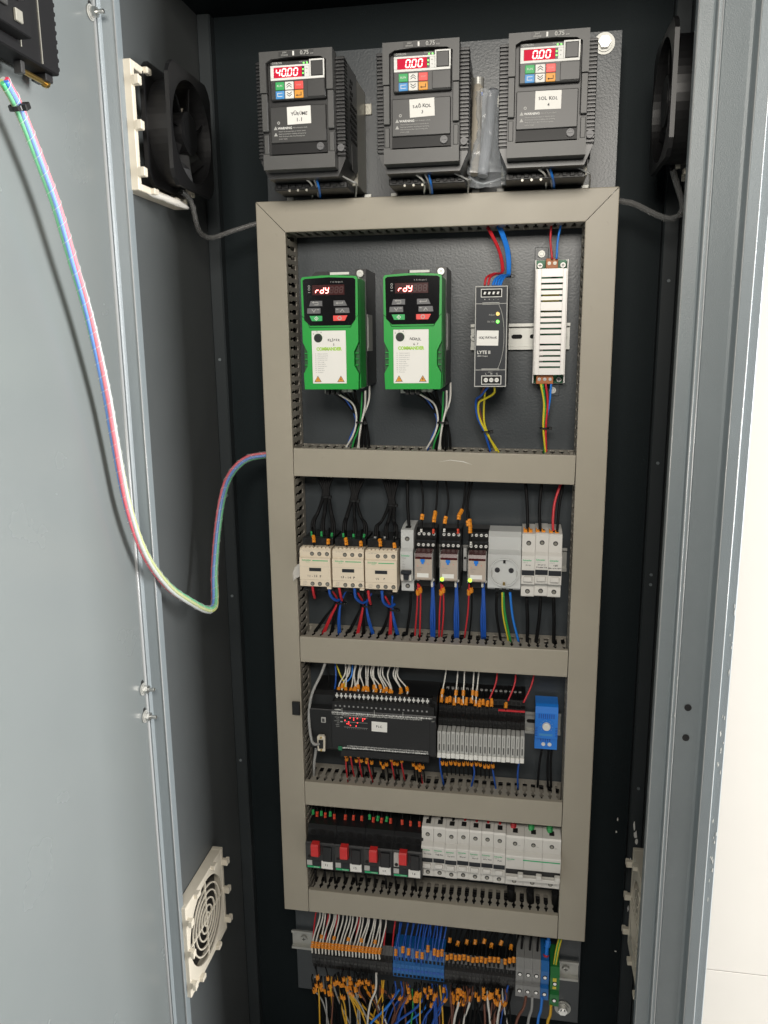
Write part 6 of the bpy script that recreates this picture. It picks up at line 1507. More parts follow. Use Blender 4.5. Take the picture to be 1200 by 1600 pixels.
 ('46.5,6,-641 46,0,-647.5 50.5,2,-677 50,16,-746',((0.11,9,'orange'),)),
 ('36,6,-643 34.5,0,-649.5 37,2,-679.5 35.5,16,-749',((0.17,9,'orange'),)),
 ('91.5,6,-644.5 93,0,-650.5 96,2,-680 93,16,-749.5',((0.12,9,'orange'),)),
 ('106.5,6,-634.5 105.5,0,-641 104,2,-671.5 105,16,-740',((0.11,9,'orange'),)),
 ('-25.5,6,-657 -26,0,-664 -23.5,2,-694 -23.5,16,-764',((0.21,9,'orange'),)),
 ('35.5,6,-653.5 36.5,0,-660 39.5,2,-690 37.5,16,-760',((0.19,9,'orange'),)),
 ('110.5,6,-643.5 109,0,-650 107.5,2,-680.5 111.5,16,-748.5',((0.11,9,'orange'),)),
 ('85,6,-635 84.5,0,-641.5 87,2,-671 83.5,16,-740.5',((0.11,9,'orange'),)),
 ('1.5,6,-663 3.5,0,-669 1,2,-700 -3,16,-771',((0.21,9,'orange'),)),
 ('-59,6,-658.5 -60,0,-665.5 -58,2,-696 -57.5,16,-766',((0.19,9,'orange'),)),
 ('45.5,6,-640 47,0,-646 45.5,2,-676.5 45,16,-746',((0.14,9,'orange'),)),
 ('-24.5,6,-656 -22.5,0,-662 -20,2,-692.5 -25.5,16,-763',((0.22,9,'orange'),)),
 ('39,6,-652 38,0,-658.5 35.5,2,-689 44,16,-757.5',((0.13,9,'orange'),)),
 ('-3.5,6,-649.5 -4,0,-656 -2.5,2,-686.5 -6.5,16,-756.5',((0.19,9,'orange'),)),
 ('53.5,6,-653 55.5,0,-659 55,2,-689.5 52.5,16,-759',((0.12,9,'orange'),)),
 ('6.5,6,-650.5 8.5,0,-657 5.5,2,-688 11,16,-756.5',((0.2,9,'orange'),)),
 ('76,6,-645.5 77.5,0,-651.5 75.5,2,-682 70.5,16,-752',((0.16,9,'orange'),)),
 ('47,6,-650.5 48,0,-657 48,2,-687 47,16,-756.5',((0.17,9,'orange'),)),
 ('107.5,6,-647 108.5,0,-653 109.5,2,-683 109.5,16,-752',((0.2,9,'orange'),)),
 ('96.5,6,-634 96,0,-640.5 93.5,2,-671 101.5,16,-738.5',((0.17,9,'orange'),)),
 ('9,6,-648 10.5,0,-654 6,2,-685 11.5,16,-754',((0.18,9,'orange'),)),
 ('97.5,6,-642 98,0,-648 98,2,-678 94,16,-748',((0.11,9,'orange'),)),
 ('-32.5,6,-662 -32.5,0,-668.5 -30,2,-698.5 -34,16,-769.5',((0.12,9,'orange'),)),
 ('61,6,-653 62.5,0,-659 65.5,2,-689 58.5,16,-759.5',((0.11,9,'orange'),)),
 ('-36.5,6,-667 -37,0,-673.5 -35,2,-704 -35,16,-774.5',((0.13,9,'orange'),)),
 ('112,6,-642.5 111.5,0,-648.5 112,2,-678.5 114,16,-747',((0.21,9,'orange'),)),
 ('56.5,6,-639.5 55,0,-646 54,2,-676.5 58,16,-745',((0.17,9,'orange'),)),
 ('88.5,6,-647 88,0,-653 85.5,2,-683.5 95,16,-751.5',((0.12,9,'orange'),)),
 ('35.5,6,-651.5 38,0,-657.5 34,2,-688.5 38,16,-757.5',((0.2,9,'orange'),)),
 ('-22,6,-649 -21.5,0,-655.5 -22.5,2,-686 -20,16,-755.5',((0.17,9,'orange'),))]),
('thin wire','thin wires hanging below the terminals','blue',1.3,'wire',['-47.5,8,-654 -45.5,3,-673.5 -57.5,9,-715 -71,12.5,-805.5 -76.5,24,-908.5']),
('thin wire','thin wires hanging below the terminals','brown',1.3,'wire',[('118,8,-644 120,-4,-656 104.5,-2,-693 86,3.5,-770.5 81.5,24,-880.5',((0.09,8,'orange'),))]),
('thin wire','thin wires hanging below the terminals','wire_black',1.3,'wire',['125,8,-643.5 125,-0.5,-659 127.5,-1,-691 133.5,2.5,-761.5 139,24,-870.5']),
('thin wire','thin wires hanging below the terminals','blue',1.3,'wire',[('2.5,8,-651 3,3.5,-670.5 -5.5,9,-711 -15,1.5,-784.5 -19.5,24,-898.5',((0.08,8,'orange'),))]),
('thin wire','thin wires hanging below the terminals','brown',1.3,'wire',['42,8,-648.5 44.5,4,-668.5 32.5,5.5,-705 20,4,-781.5 16,24,-892']),
('thin wire','thin wires hanging below the terminals','yellow_wire',1.3,'wire',[('-79,8,-656 -77,1.5,-674 -75.5,-6.5,-700 -81,2,-796.5 -91,24,-911',((0.06,8,'orange'),))]),
('thin wire','thin wires hanging below the terminals','wire_black',1.3,'wire',['111,8,-644.5 109,-2,-659 97,-3.5,-692 76.5,13.5,-782 71.5,24,-882.5',
 ('-168,8,-661.5 -166,-1.5,-676.5 -161.5,-5,-707.5 -167.5,17,-825.5 -175,24,-926',((0.09,8,'orange'),)),
 '-111.5,8,-658 -106.5,-6,-668.5 -102.5,6,-713 -95,7,-803.5 -100.5,24,-913']),
('thin wire','thin wires hanging below the terminals','yellow_wire',1.3,'wire',[('-187,8,-662.5 -183.5,2.5,-681.5 -180.5,-6.5,-707 -189.5,19.5,-831.5 -196.5,24,-930',((0.04,8,'orange'),))]),
('thin wire','thin wires hanging below the terminals','brown',1.3,'wire',['67.5,8,-647 66,-3,-660.5 51.5,9,-708 28,13.5,-790.5 21.5,24,-891']),
('thin wire','thin wires hanging below the terminals','wire_black',1.3,'wire',[('-26,8,-652.5 -23,-1,-668 -42.5,7.5,-712.5 -67.5,19,-811 -75,24,-908.5',((0.08,8,'orange'),))]),
('thin wire','thin wires hanging below the terminals','blue',1.3,'wire',['9.5,8,-650.5 7,1.5,-669 7.5,-0.5,-700.5 3.5,17.5,-798 4,24,-894.5']),
('thin wire','thin wires hanging below the terminals','wire_black',1.3,'wire',[('74.5,8,-646.5 72.5,2,-665 81,-5,-690.5 91.5,7,-773 97.5,24,-877.5',((0.05,8,'orange'),)),
 '-129,8,-659 -124,-4,-671.5 -109,-0.5,-706.5 -88,5.5,-801 -88.5,24,-910.5']),
('thin wire','thin wires hanging below the terminals','blue',1.3,'wire',[('-38,8,-653.5 -35.5,1.5,-671 -47,-6.5,-699 -64,13.5,-805.5 -69.5,24,-907.5',((0.03,8,'orange'),)),
 '-57.5,8,-654.5 -55,-1,-670 -70.5,-2.5,-705 -92.5,9,-805.5 -101,24,-913']),
('thin wire','thin wires hanging below the terminals','brown',1.3,'wire',[('-38.5,8,-653.5 -34,-5.5,-664 -53,-4.5,-701.5 -77.5,8.5,-802 -87,24,-910.5',((0.05,8,'orange'),))]),
('thin wire','thin wires hanging below the terminals','wire_black',1.3,'wire',['52,8,-648 51,-1,-663.5 44.5,9.5,-708 34.5,14,-789.5 33,24,-889']),
('thin wire','thin wires hanging below the terminals','yellow_wire',1.3,'wire',[('-162.5,8,-661 -161.5,-2.5,-676 -161.5,0.5,-713 -171,11.5,-820.5 -182,24,-927.5',((0.1,8,'orange'),))]),
('thin wire','thin wires hanging below the terminals','brown',1.3,'wire',['-112.5,8,-658 -113,-6,-669.5 -99.5,-1,-706 -88.5,5,-800 -92.5,24,-911.5']),
('thin wire','thin wires hanging below the terminals','blue',1.3,'wire',[('24,8,-649.5 27,-2,-664 9,1,-703 -14,12,-795.5 -21.5,24,-899',((0.09,8,'orange'),))]),
('thin wire','thin wires hanging below the terminals','wire_black',1.3,'wire',['-174,8,-661.5 -172,3,-681 -164,6,-717.5 -157,11,-818 -162,24,-923.5']),
('thin wire','thin wires hanging below the terminals','blue',1.3,'wire',[('-48,8,-654 -44,-2.5,-668 -62.5,1.5,-708 -86.5,14.5,-809.5 -94.5,24,-912',((0.1,8,'orange'),))]),
('thin wire','thin wires hanging below the terminals','wire_white',1.3,'wire',['113,8,-644 115.5,0,-660 121,4.5,-696.5 135,13,-772 143,24,-869.5']),
('thin wire','thin wires hanging below the terminals','wire_grey',1.3,'wire',[('-174,8,-661.5 -174.5,3,-682 -169.5,-2.5,-710 -176,11,-821 -186,24,-928',((0.09,8,'orange'),))]),
('thin wire','thin wires hanging below the terminals','yellow_wire',1.3,'wire',['-146.5,8,-660 -148.5,-0.5,-677 -139.5,2,-712.5 -136,1,-804 -145.5,24,-921']),
('thin wire','thin wires hanging below the terminals','wire_black',1.3,'wire',[('48.5,8,-648 48.5,-2.5,-662 34.5,6.5,-706.5 15,9.5,-788 9,24,-893.5',((0.04,8,'orange'),)),
 '-151,8,-660.5 -148.5,-2,-675 -147,3.5,-714 -148.5,5,-810 -158.5,24,-923']),
('thin wire','thin wires hanging below the terminals','yellow_wire',1.3,'wire',[('-105,8,-657.5 -102,2.5,-676 -85,2.5,-708 -62,11.5,-802.5 -60,24,-905.5',((0.09,8,'orange'),)),
 '-75.5,8,-655.5 -77.5,2,-675 -89.5,1,-709.5 -114,17.5,-817.5 -122,24,-916.5']),
('thin wire','thin wires hanging below the terminals','wire_black',1.3,'wire',[('-179.5,8,-662 -178,-0.5,-678.5 -165.5,0,-711.5 -156.5,11.5,-818 -160.5,24,-923.5',((0.07,8,'orange'),))]),
('thin wire','thin wires hanging below the terminals','brown',1.3,'wire',['34,8,-649 33,-5.5,-660.5 35,0.5,-699 37,13,-788 39.5,24,-888',
 ('95.5,8,-645.5 98.5,1,-661.5 97,-3,-691.5 100.5,8,-772.5 104.5,24,-876.5',((0.05,8,'orange'),)),
 '-43.5,8,-653.5 -42.5,3,-673 -53,0.5,-706 -67,3,-795 -74,24,-908']),
('thin wire','thin wires hanging below the terminals','wire_grey',1.3,'wire',[('-120.5,8,-658.5 -120,-5,-670.5 -115,-1.5,-707 -115.5,1.5,-801.5 -125.5,24,-917',((0.06,8,'orange'),))]),
('thin wire','thin wires hanging below the terminals','blue',1.3,'wire',['10.5,8,-650.5 9,3,-670 10.5,-5,-696 9.5,10,-789.5 10.5,24,-893']),
('thin wire','thin wires hanging below the terminals','brown',1.3,'wire',[('108.5,8,-644.5 107,-3.5,-657.5 101,1,-695.5 91,10.5,-777 90.5,24,-879',((0.09,8,'orange'),))]),
('thin wire','thin wires hanging below the terminals','wire_black',1.3,'wire',['-10.5,8,-651.5 -9,-3.5,-665 -10.5,-2.5,-699.5 -11.5,12.5,-795.5 -11,24,-897']),
('thin wire','thin wires hanging below the terminals','wire_grey',1.3,'wire',[('-127.5,8,-659 -127.5,0.5,-676 -118.5,3.5,-712 -116,19,-819.5 -119.5,24,-916',((0.04,8,'orange'),))]),
('thin wire','thin wires hanging below the terminals','brown',1.3,'wire',['57,8,-647.5 60.5,-3,-660.5 49,5.5,-704 38.5,3.5,-778 35.5,24,-889']),
('thin wire','thin wires hanging below the terminals','wire_black',1.3,'wire',[('59.5,8,-647.5 60.5,1,-664.5 56.5,-3.5,-694.5 53,8,-780.5 53.5,24,-885.5',((0.05,8,'orange'),))]),
('thin wire','thin wires hanging below the terminals','brown',1.3,'wire',['-160.5,8,-661 -160.5,2.5,-680.5 -158.5,-7,-705.5 -170.5,6,-815 -184,24,-927.5']),
('thin wire','thin wires hanging below the terminals','wire_grey',1.3,'wire',[('-132.5,8,-659 -131.5,-1.5,-675 -108.5,-6.5,-700.5 -85,8.5,-803.5 -83.5,24,-910',((0.1,8,'orange'),))]),
('thin wire','thin wires hanging below the terminals','yellow_wire',1.3,'wire',['-15,8,-652 -15,-2.5,-666.5 -15,-6.5,-696 -16.5,7.5,-791.5 -16.5,24,-898']),
('thin wire','thin wires hanging below the terminals','wire_grey',1.3,'wire',[('-136,8,-659.5 -133,-5,-671.5 -133.5,10,-719.5 -134.5,11,-814 -143,24,-920.5',((0.06,8,'orange'),))]),
('thin wire','thin wires hanging below the terminals','yellow_wire',1.3,'wire',['-102.5,8,-657.5 -104.5,3,-677 -91.5,9.5,-716 -79,2.5,-796.5 -83,24,-909.5']),
('thin wire','thin wires hanging below the terminals','blue',1.3,'wire',[('21.5,8,-650 21,2,-668.5 9,1.5,-703 -8,3,-785 -14.5,24,-897.5',((0.03,8,'orange'),))]),
('thin wire','thin wires hanging below the terminals','wire_black',1.3,'wire',['110,8,-644.5 110.5,2,-662 105,3.5,-697.5 100,5,-769.5 100.5,24,-877']),
('thin wire','thin wires hanging below the terminals','yellow_wire',1.3,'wire',[('-137.5,8,-659.5 -136.5,1.5,-678 -123.5,3,-711.5 -109,2.5,-801.5 -113.5,24,-915',((0.04,8,'orange'),))]),
('thin wire','thin wires hanging below the terminals','brown',1.3,'wire',['33.5,8,-649 34.5,-3.5,-662 35.5,-3.5,-695 38,13,-788 40.5,24,-888']),
('thin wire','thin wires hanging below the terminals','wire_black',1.3,'wire',[('41.5,8,-648.5 44.5,-4.5,-660.5 31,4.5,-704.5 17.5,2,-780 12.5,24,-893',((0.07,8,'orange'),)),
 '-109,8,-657.5 -107.5,-0.5,-674 -100.5,-4.5,-703.5 -97.5,0.5,-797 -105.5,24,-913.5',
 ('-3.5,8,-651.5 -0.5,-1,-666.5 -8.5,3,-705 -16,12,-796 -17.5,24,-898',((0.03,8,'orange'),))]),
('thin wire','thin wires hanging below the terminals','brown',1.3,'wire',['-97,8,-657 -97,4,-677.5 -84,-5.5,-700.5 -77,13,-807 -79.5,24,-909',
 ('53,8,-648 54,-4.5,-660 54,9.5,-706.5 58,8.5,-780 61,24,-884',((0.05,8,'orange'),))]),
('thin wire','thin wires hanging below the terminals','wire_black',1.3,'wire',['73.5,8,-646.5 73,1.5,-664 71.5,1,-697.5 70,14,-784 72,24,-882.5']),
('thin wire','thin wires hanging below the terminals','blue',1.3,'wire',[('8,8,-650.5 9.5,0.5,-667.5 11,1.5,-702 16.5,9.5,-788 19,24,-891.5',((0.06,8,'orange'),))]),
('thin wire','thin wires hanging below the terminals','wire_black',1.3,'wire',['-69.5,8,-655.5 -67.5,-5,-667.5 -80,-4.5,-703.5 -101.5,19.5,-817.5 -107.5,24,-914',
 ('83,8,-646 84.5,-2,-660 72.5,3.5,-700.5 58.5,4.5,-776 55,24,-885.5',((0.05,8,'orange'),))]),
('thin wire','thin wires hanging below the terminals','wire_grey',1.3,'wire',['-189.5,8,-662.5 -191.5,3.5,-683 -173.5,-1.5,-710.5 -162.5,11.5,-819.5 -165.5,24,-924.5',
 ('-118.5,8,-658.5 -117,1.5,-676.5 -117.5,0,-709 -127.5,13.5,-815.5 -137,24,-919.5',((0.03,8,'orange'),))]),
('thin wire','thin wires hanging below the terminals','wire_black',1.3,'wire',['-106,8,-657.5 -105,-1.5,-673 -85.5,-4.5,-701 -64,4,-795 -64,24,-906.5']),
('thin wire','thin wires hanging below the terminals','yellow_wire',1.3,'wire',[('-135.5,8,-659.5 -134,-1,-675.5 -112.5,-7.5,-700 -93,16,-812.5 -90.5,24,-911',((0.08,8,'orange'),))])]
from collections import Counter
_cnt = Counter(w[0] for w in WIRES for _ in w[5])
_all = []
def sleeve(pts, cum, tot, frac, length, rad):
    """stack of short marker rings along the wire"""
    g = G(); n = max(2, round(length / 3.2)); L = length / n
    def at(d):
        d = min(max(d, 0), tot)
        for i in range(len(pts) - 1):
            if cum[i + 1] >= d: return pts[i].lerp(pts[i + 1], (d - cum[i]) / max(cum[i + 1] - cum[i], 1e-6))
        return pts[-1]
    d0 = frac * tot - length / 2
    d0 = max(0, min(d0, tot - length))
    for k in range(n):
        a = at(d0 + k * L); b = at(d0 + (k + 1) * L - .25)
        off = Vector((random.uniform(-.3, .3), 0, random.uniform(-.2, .2)))
        if (b - a).length > .3: g.tube([a + off, b + off], rad, 6, smooth=False)
    return g
MASS = {'thin wires hanging below the terminals', 'black bundle wires', 'marked wires below left terminals', 'marked wires below right terminals', 'marked wire ends under slim relays', 'marked wire ends on slim relays',
        'marked wire ends under the controller', 'grey caps behind slim relays', 'black wires under motor breakers', 'plain blue wires of the bottom row'}
TANGLE = G(); TMAT = []; TNAMES = []
def mass(g, m):
    # small wire ends nobody could pick apart singly: joined into one object
    n = len(g.f); TANGLE.add(g.v, g.f); TANGLE.smooth[-n:] = list(g.smooth)
    if m not in TNAMES: TNAMES.append(m)
    TMAT.extend([TNAMES.index(m)] * n)
for label, grp, m, r, cat, items in WIRES:
    for it in items:
        if isinstance(it, str): it = (it,)
        P = [Vector(tuple(map(float, q.split(',')))) for q in it[0].split()]
        mk = it[1] if len(it) > 1 else (); fe = it[2] if len(it) > 2 else None
        if grp in MASS:
            if cat == 'cap': c = P[0]; mass(G().cyl((c.x, c.y, c.z - 3), 2.6, 7, 'z', 9, r2=2.1), m); continue
            S_ = spline(P, 6); mass(G().tube(S_, r, 7), m); cum = [0.0]
            for a, b in zip(S_, S_[1:]): cum.append(cum[-1] + (b - a).length)
            for fr, ln, mm_ in mk: mass(sleeve(S_, cum, cum[-1], fr, ln, r + 1.45), mm_)
            continue
        if cat == 'cable tie':
            c = P[0]; g = G().ring((c.x, c.y, c.z - 1.2), 5.6, 6.8, 2.4, 'z', 16)
            g.v = [(x, c.y + (y - c.y) * .8, z) for x, y, z in g.v]
            o = obj('cable_tie', g, m); obj('tie_head', G().box(c.x + 5, c.x + 9.5, c.y - 6, c.y - 1.5, c.z - 2.2, c.z + 2.2, .5), m, o)
        elif cat == 'clip':
            c = P[0]; o = obj('marker_clip', G().box(c.x - 2.6, c.x + 2.6, c.y - 4, c.y + 4, c.z - 3, c.z + 3, .6), m)
            obj('clip_lip', G().box(c.x - 2.6, c.x - 1, c.y - 4, c.y + 4, c.z + 3.05, c.z + 5, .3), m, o)
        elif cat == 'cap':
            c = P[0]; o = obj('wire_cap', G().cyl((c.x, c.y, c.z - 3), 2.6, 7, 'z', 9, r2=2.1), m)
        else:
            S_ = spline(P, 6); o = obj('wire', G().tube(S_, r, 7), m)
            if mk or fe:
                cum = [0.0]
                for a, b in zip(S_, S_[1:]): cum.append(cum[-1] + (b - a).length)
                for fr, ln, mm_ in mk: obj('wire_marker', sleeve(S_, cum, cum[-1], fr, ln, r + 1.45), mm_, o)
                if fe: obj('ferrule', sleeve(S_, cum, cum[-1], 1, fe[1], fe[2]), fe[0], o)
        tag(o, label, cat if cat != 'wire' else 'wire', grp)
        if _cnt[label] > 1: _all.append((label, P[-1].x, o))
tm = TANGLE.mesh('wire_tangle')
for nm in TNAMES: tm.materials.append(MAT[nm])
tm.polygons.foreach_set('material_index', TMAT)
tag(obj('wire_tangle', tm), 'mass of thin dark wire ends with orange markers around the relay modules and terminals', 'wires', kind='stuff')
_by = {}
for l, x, o in _all: _by.setdefault(l, []).append((x, o.name, o))
for l, lst in _by.items():
    for i, (x, nme, o) in enumerate(sorted(lst)): o['label'] = l + ', %s from left' % NTH[i]
# ================================================================== filter fans and exhaust filters on the side walls
def filter_frame(t, s, z0, z1, y0, y1, xw, d, grille):
    """moulded filter frame on a side wall. s=+1: left wall (projects +x)"""
    X = lambda a: xw + s * a
    fr = G()
    b = 8
    fr.box(X(0.5), X(d), y0, y0 + b, z0, z1, .8).box(X(0.5), X(d), y1 - b, y1, z0, z1, .8).box(X(0.5), X(d), y0 + b + .05, y1 - b - .05, z0, z0 + b, .8).box(X(0.5), X(d), y0 + b + .05, y1 - b - .05, z1 - b, z1, .8)
    obj('frame', fr, 'beige', t)
    for fz in (.14, .5, .84):
        for y, yy in ((y0, -1), (y1, 1)):
            zc = z0 + (z1 - z0) * fz
            obj('snap_tab', G().box(X(d - 1), X(d + 9), y, y + 7 * -yy, zc - 5, zc + 5, .8).box(X(d + 4), X(d + 9.5), y + yy * 3, y, zc - 5, zc + 5, .6), 'beige', t)
    for fy in (.25, .7):
        yc = y0 + (y1 - y0) * fy
        for z, q in ((z0, -1), (z1, 1)): obj('snap_tab', G().box(X(d - 1), X(d + 6), yc - 6, yc + 6, z, z - 7 * q, .8), 'beige', t)
    if grille:
        cy, cz, Rr = (y0 + y1) / 2, (z0 + z1) / 2, min(y1 - y0, z1 - z0) / 2 - 9
        web = G(); n = 48; v = []
        # plate with round opening
        ring = [(cy + Rr * math.cos(2 * math.pi * i / n), cz + Rr * math.sin(2 * math.pi * i / n)) for i in range(n)]
        sq = []
        for i in range(n):
            a = 2 * math.pi * i / n; c, q = math.cos(a), math.sin(a); k = 1 / max(abs(c), abs(q))
            sq.append((cy + ((y1 - y0) / 2 - 8.2) * c * k, cz + ((z1 - z0) / 2 - 8.2) * q * k))
        for xx in (X(d - 3), X(d - .6)): v += [(xx, a, b_) for a, b_ in ring] + [(xx, a, b_) for a, b_ in sq]
        f = []
        for i in range(n):
            j = (i + 1) % n
            f += [(i, j, n + j, n + i), (2 * n + i, 3 * n + i, 3 * n + j, 2 * n + j), (i, 2 * n + i, 2 * n + j, j), (n + i, n + j, 3 * n + j, 3 * n + i)]
        web.add(v, f); obj('web', web, 'beige', t)
        for k in range(1, 6):
            rr = Rr * k / 6 - 1; obj('grille_ring', G().ring((X(d - 2.6) if s > 0 else X(d - .6), cy, cz), rr - 1.1, rr + 1.1, 2, 'x', 36), 'beige', t)
        for k in range(2):
            g = G().box(X(d - 2.9), X(d - .3), cy - Rr - 1, cy + Rr + 1, cz - 1.3, cz + 1.3) if k == 0 else G().box(X(d - 2.85), X(d - .35), cy - 1.3, cy + 1.3, cz - Rr - 1, cz + Rr + 1)
            obj('grille_spoke', g, 'beige', t)
        obj('filter_mat', G().box(X(.3), X(4), y0 + 9, y1 - 9, z0 + 9, z1 - 9), 'black', t)
def fan(t, s, xw, x0, x1, y0, y1, z0, z1):
    X = lambda a: xw + s * a
    cy, cz = (y0 + y1) / 2, (z0 + z1) / 2; Rr = min(y1 - y0, z1 - z0) / 2 - 5
    # two square flanges joined by a round barrel
    def flange(a, b, name):
        n = 48; g = G(); v = []
        ring = [(cy + Rr * math.cos(2 * math.pi * i / n), cz + Rr * math.sin(2 * math.pi * i / n)) for i in range(n)]; sq = []
        for i in range(n):
            an = 2 * math.pi * i / n; c, q = math.cos(an), math.sin(an); k = min(1 / max(abs(c), abs(q)), 1.28)
            sq.append((cy + (y1 - y0) / 2 * c * k, cz + (z1 - z0) / 2 * q * k))
        for xx in (X(a), X(b)): v += [(xx, p, q) for p, q in ring] + [(xx, p, q) for p, q in sq]
        f = []
        for i in range(n):
            j = (i + 1) % n
            f += [(i, j, n + j, n + i), (2 * n + i, 3 * n + i, 3 * n + j, 2 * n + j), (i, 2 * n + i, 2 * n + j, j), (n + i, n + j, 3 * n + j, 3 * n + i)]
        obj(name, g.add(v, f), 'black', t)
    flange(x0, x0 + 5, 'rear_flange'); flange(x1 - 5, x1, 'front_flange')
    obj('barrel', G().ring((min(X(x0 + 5.1), X(x1 - 5.1)), cy, cz), Rr, Rr + 2.5, abs(x1 - x0) - 10.2, 'x', 48), 'black', t)
    hub = obj('hub', G().cyl((min(X(x0 + 6), X(x1 - 4)), cy, cz), Rr * .42, abs(x1 - x0) - 10, 'x', 28), 'black', t)
    for i in range(7):
        a = 2 * math.pi * i / 7; g = G(); v = []
        for rr, tw in ((Rr * .42, .0), (Rr * .7, .06), (Rr * .96, .12)):
            for da, xx in ((-.24, x0 + 8), (.3, x1 - 9)):
                for th in (0, 1.4): v.append((X(xx + th), cy + rr * math.cos(a + da + tw), cz + rr * math.sin(a + da + tw)))
        f = []
        for k in range(2):
            o = k * 4
            f += [(o, o + 2, o + 6, o + 4), (o + 1, o + 5, o + 7, o + 3), (o, o + 4, o + 5, o + 1), (o + 2, o + 3, o + 7, o + 6)]
        f += [(0, 1, 3, 2), (8, 10, 11, 9)]
        obj('blade', g.add(v, f), 'black', t)
    obj('motor_label', G().cyl((X(x1 - 4.1) if s > 0 else X(x1 - 3.6), cy, cz), Rr * .3, .4, 'x', 20), 'black', t)
fl_ = thing('filter_fan', 'black axial fan in a beige filter frame on the left cabinet wall', 'fan', (XL, -100, 605))
o_ = fl_.location.copy(); fl_.location = (0, 0, 0)
filter_frame(fl_, 1, 528, 668, -160, -20, XL, 20, False); fan(fl_, 1, XL, 16, 52, -132, -4, 540, 678)
fr_ = thing('filter_fan', 'black axial fan on the right cabinet wall beside the top inverter', 'fan', (0, 0, 0))
filter_frame(fr_, -1, 545, 690, -118, 30, XR, 14, False); fan(fr_, -1, XR, 12, 54, -114, 26, 549, 690)
gl_ = thing('exhaust_filter', 'beige filter frame with round grille low on the left cabinet wall', 'filter', (0, 0, 0))
filter_frame(gl_, 1, -566, -420, -165, -22, XL, 17, True)
gr_ = thing('exhaust_filter', 'beige filter frame low on the right wall, half hidden by the door frame', 'filter', (0, 0, 0))
filter_frame(gr_, -1, -566, -400, -100, 45, XR, 22, True)

# ================================================================== spiral-wrapped cables
def wrapped_cable(label, pts, rad, strands, wrap='spiral', pitch=16.0, wmat='spiral', name='wrapped_cable'):
    t = thing(name, label, 'cable', (0, 0, 0))
    S_ = spline(pts, 14); n = len(S_); cum = [0.0]
    for a, b in zip(S_, S_[1:]): cum.append(cum[-1] + (b - a).length)
    fr = []; up = None
    for i in range(n):
        tg = (S_[min(i + 1, n - 1)] - S_[max(i - 1, 0)]).normalized()
        if up is None: up = tg.orthogonal().normalized()
        up = (up - tg * up.dot(tg)).normalized(); fr.append((up.copy(), tg.cross(up)))
    k = len(strands); ro = rad * .56; rs = rad * .46
    for j, m in enumerate(strands):
        g = G().tube([S_[i] + (fr[i][0] * math.cos(cum[i] / 170 + 2 * math.pi * j / k) + fr[i][1] * math.sin(cum[i] / 170 + 2 * math.pi * j / k)) * ro for i in range(n)], rs, 8)
        obj('strand', g, m, t)
    # helical band
    L = cum[-1]; turns = L / pitch; m = int(turns * 14); g = G(); v = []
    def at(d):
        lo = 0
        for i in range(n - 1):
            if cum[i + 1] >= d:
                q = (d - cum[i]) / max(cum[i + 1] - cum[i], 1e-6)
                return S_[i].lerp(S_[i + 1], q), fr[i][0], fr[i][1]
        return S_[-1], fr[-1][0], fr[-1][1]
    for i in range(m + 1):
        a = 2 * math.pi * i / 14
        for d_, rr in ((0, rad * 1.12), (pitch * 1.0, rad * 1.06)):
            c, u, w = at(min(L, L * i / m + d_)); v.append(c + (u * math.cos(a) + w * math.sin(a)) * rr)
    f = [(2 * i, 2 * i + 1, 2 * i + 3, 2 * i + 2) for i in range(m)]
    g.add(v, f, True); obj('spiral_wrap', g, wmat, t)
    e = G().tube([q for q in v[0::2]], rad * .05, 4); obj('wrap_edge', e, 'spiral_edge' if wmat == 'spiral' else wmat, t)
    return t
mat('spiral_edge', (0.8, 0.82, 0.82), 0.3, alpha=0.4)
mat('strand_red', (0.62, 0.06, 0.10), 0.45); mat('strand_blue', (0.05, 0.19, 0.56), 0.45); mat('strand_green', (0.08, 0.42, 0.18), 0.45); mat('strand_yellow', (0.40, 0.44, 0.16), 0.45); mat('strand_white', (0.42, 0.44, 0.43), 0.45)
wrapped_cable('thick spiral-wrapped cable of coloured wires looping from the door device to the left duct',
    [(-329, -392, 577), (-331, -370, 560), (-331, -345, 522), (-330, -325, 485), (-330, -303, 434), (-330, -280, 378), (-332, -255, 303), (-334, -240, 244), (-334, -222, 166),
     (-331, -195, 101), (-320, -160, 49), (-305, -125, 16), (-296, -97, -3), (-293, -80, -5), (-296, -66, 6), (-301, -50, 40), (-300, -30, 101), (-296, -10, 148), (-288, 8, 173), (-271, 22, 189), (-249, 32, 193), (-234, 36, 194)],
    5.0, ['strand_red', 'strand_blue', 'strand_green', 'strand_yellow', 'strand_white'])
wrapped_cable('thin grey wrapped fan lead from the left fan to the duct frame', [(-308, -75, 541), (-306, -60, 538), (-303, -50, 529), (-306, -35, 511), (-309, -12, 498), (-302, 10, 495), (-283, 30, 505), (-248, 40, 516), (-232, 42, 519)], 3.0, ['wire_black', 'wire_black'], pitch=11, wmat='fan_wrap')
wrapped_cable('thin grey wrapped fan lead from the right fan to the duct frame', [(290, -34, 552), (296, -20, 541), (304, -10, 526), (311, 0, 511), (309, 10, 502), (298, 20, 500), (280, 30, 509), (257, 40, 523), (236, 45, 528)], 3.4, ['wire_black', 'wire_black'], pitch=11, wmat='fan_wrap')
sl_ = obj('loose_wrap', G().tube(spline([(-326, -135, 530), (-316, -112, 528), (-308, -90, 525), (-300, -72, 521)], 4), 4.2, 8, taper=[.5, .7, 1, 1, .9, 1, 1.1, 1, 1.1, 1, .8, .7, .4]), 'clear'); tag(sl_, 'crumpled loose end of clear wrap under the left fan', 'wrap')

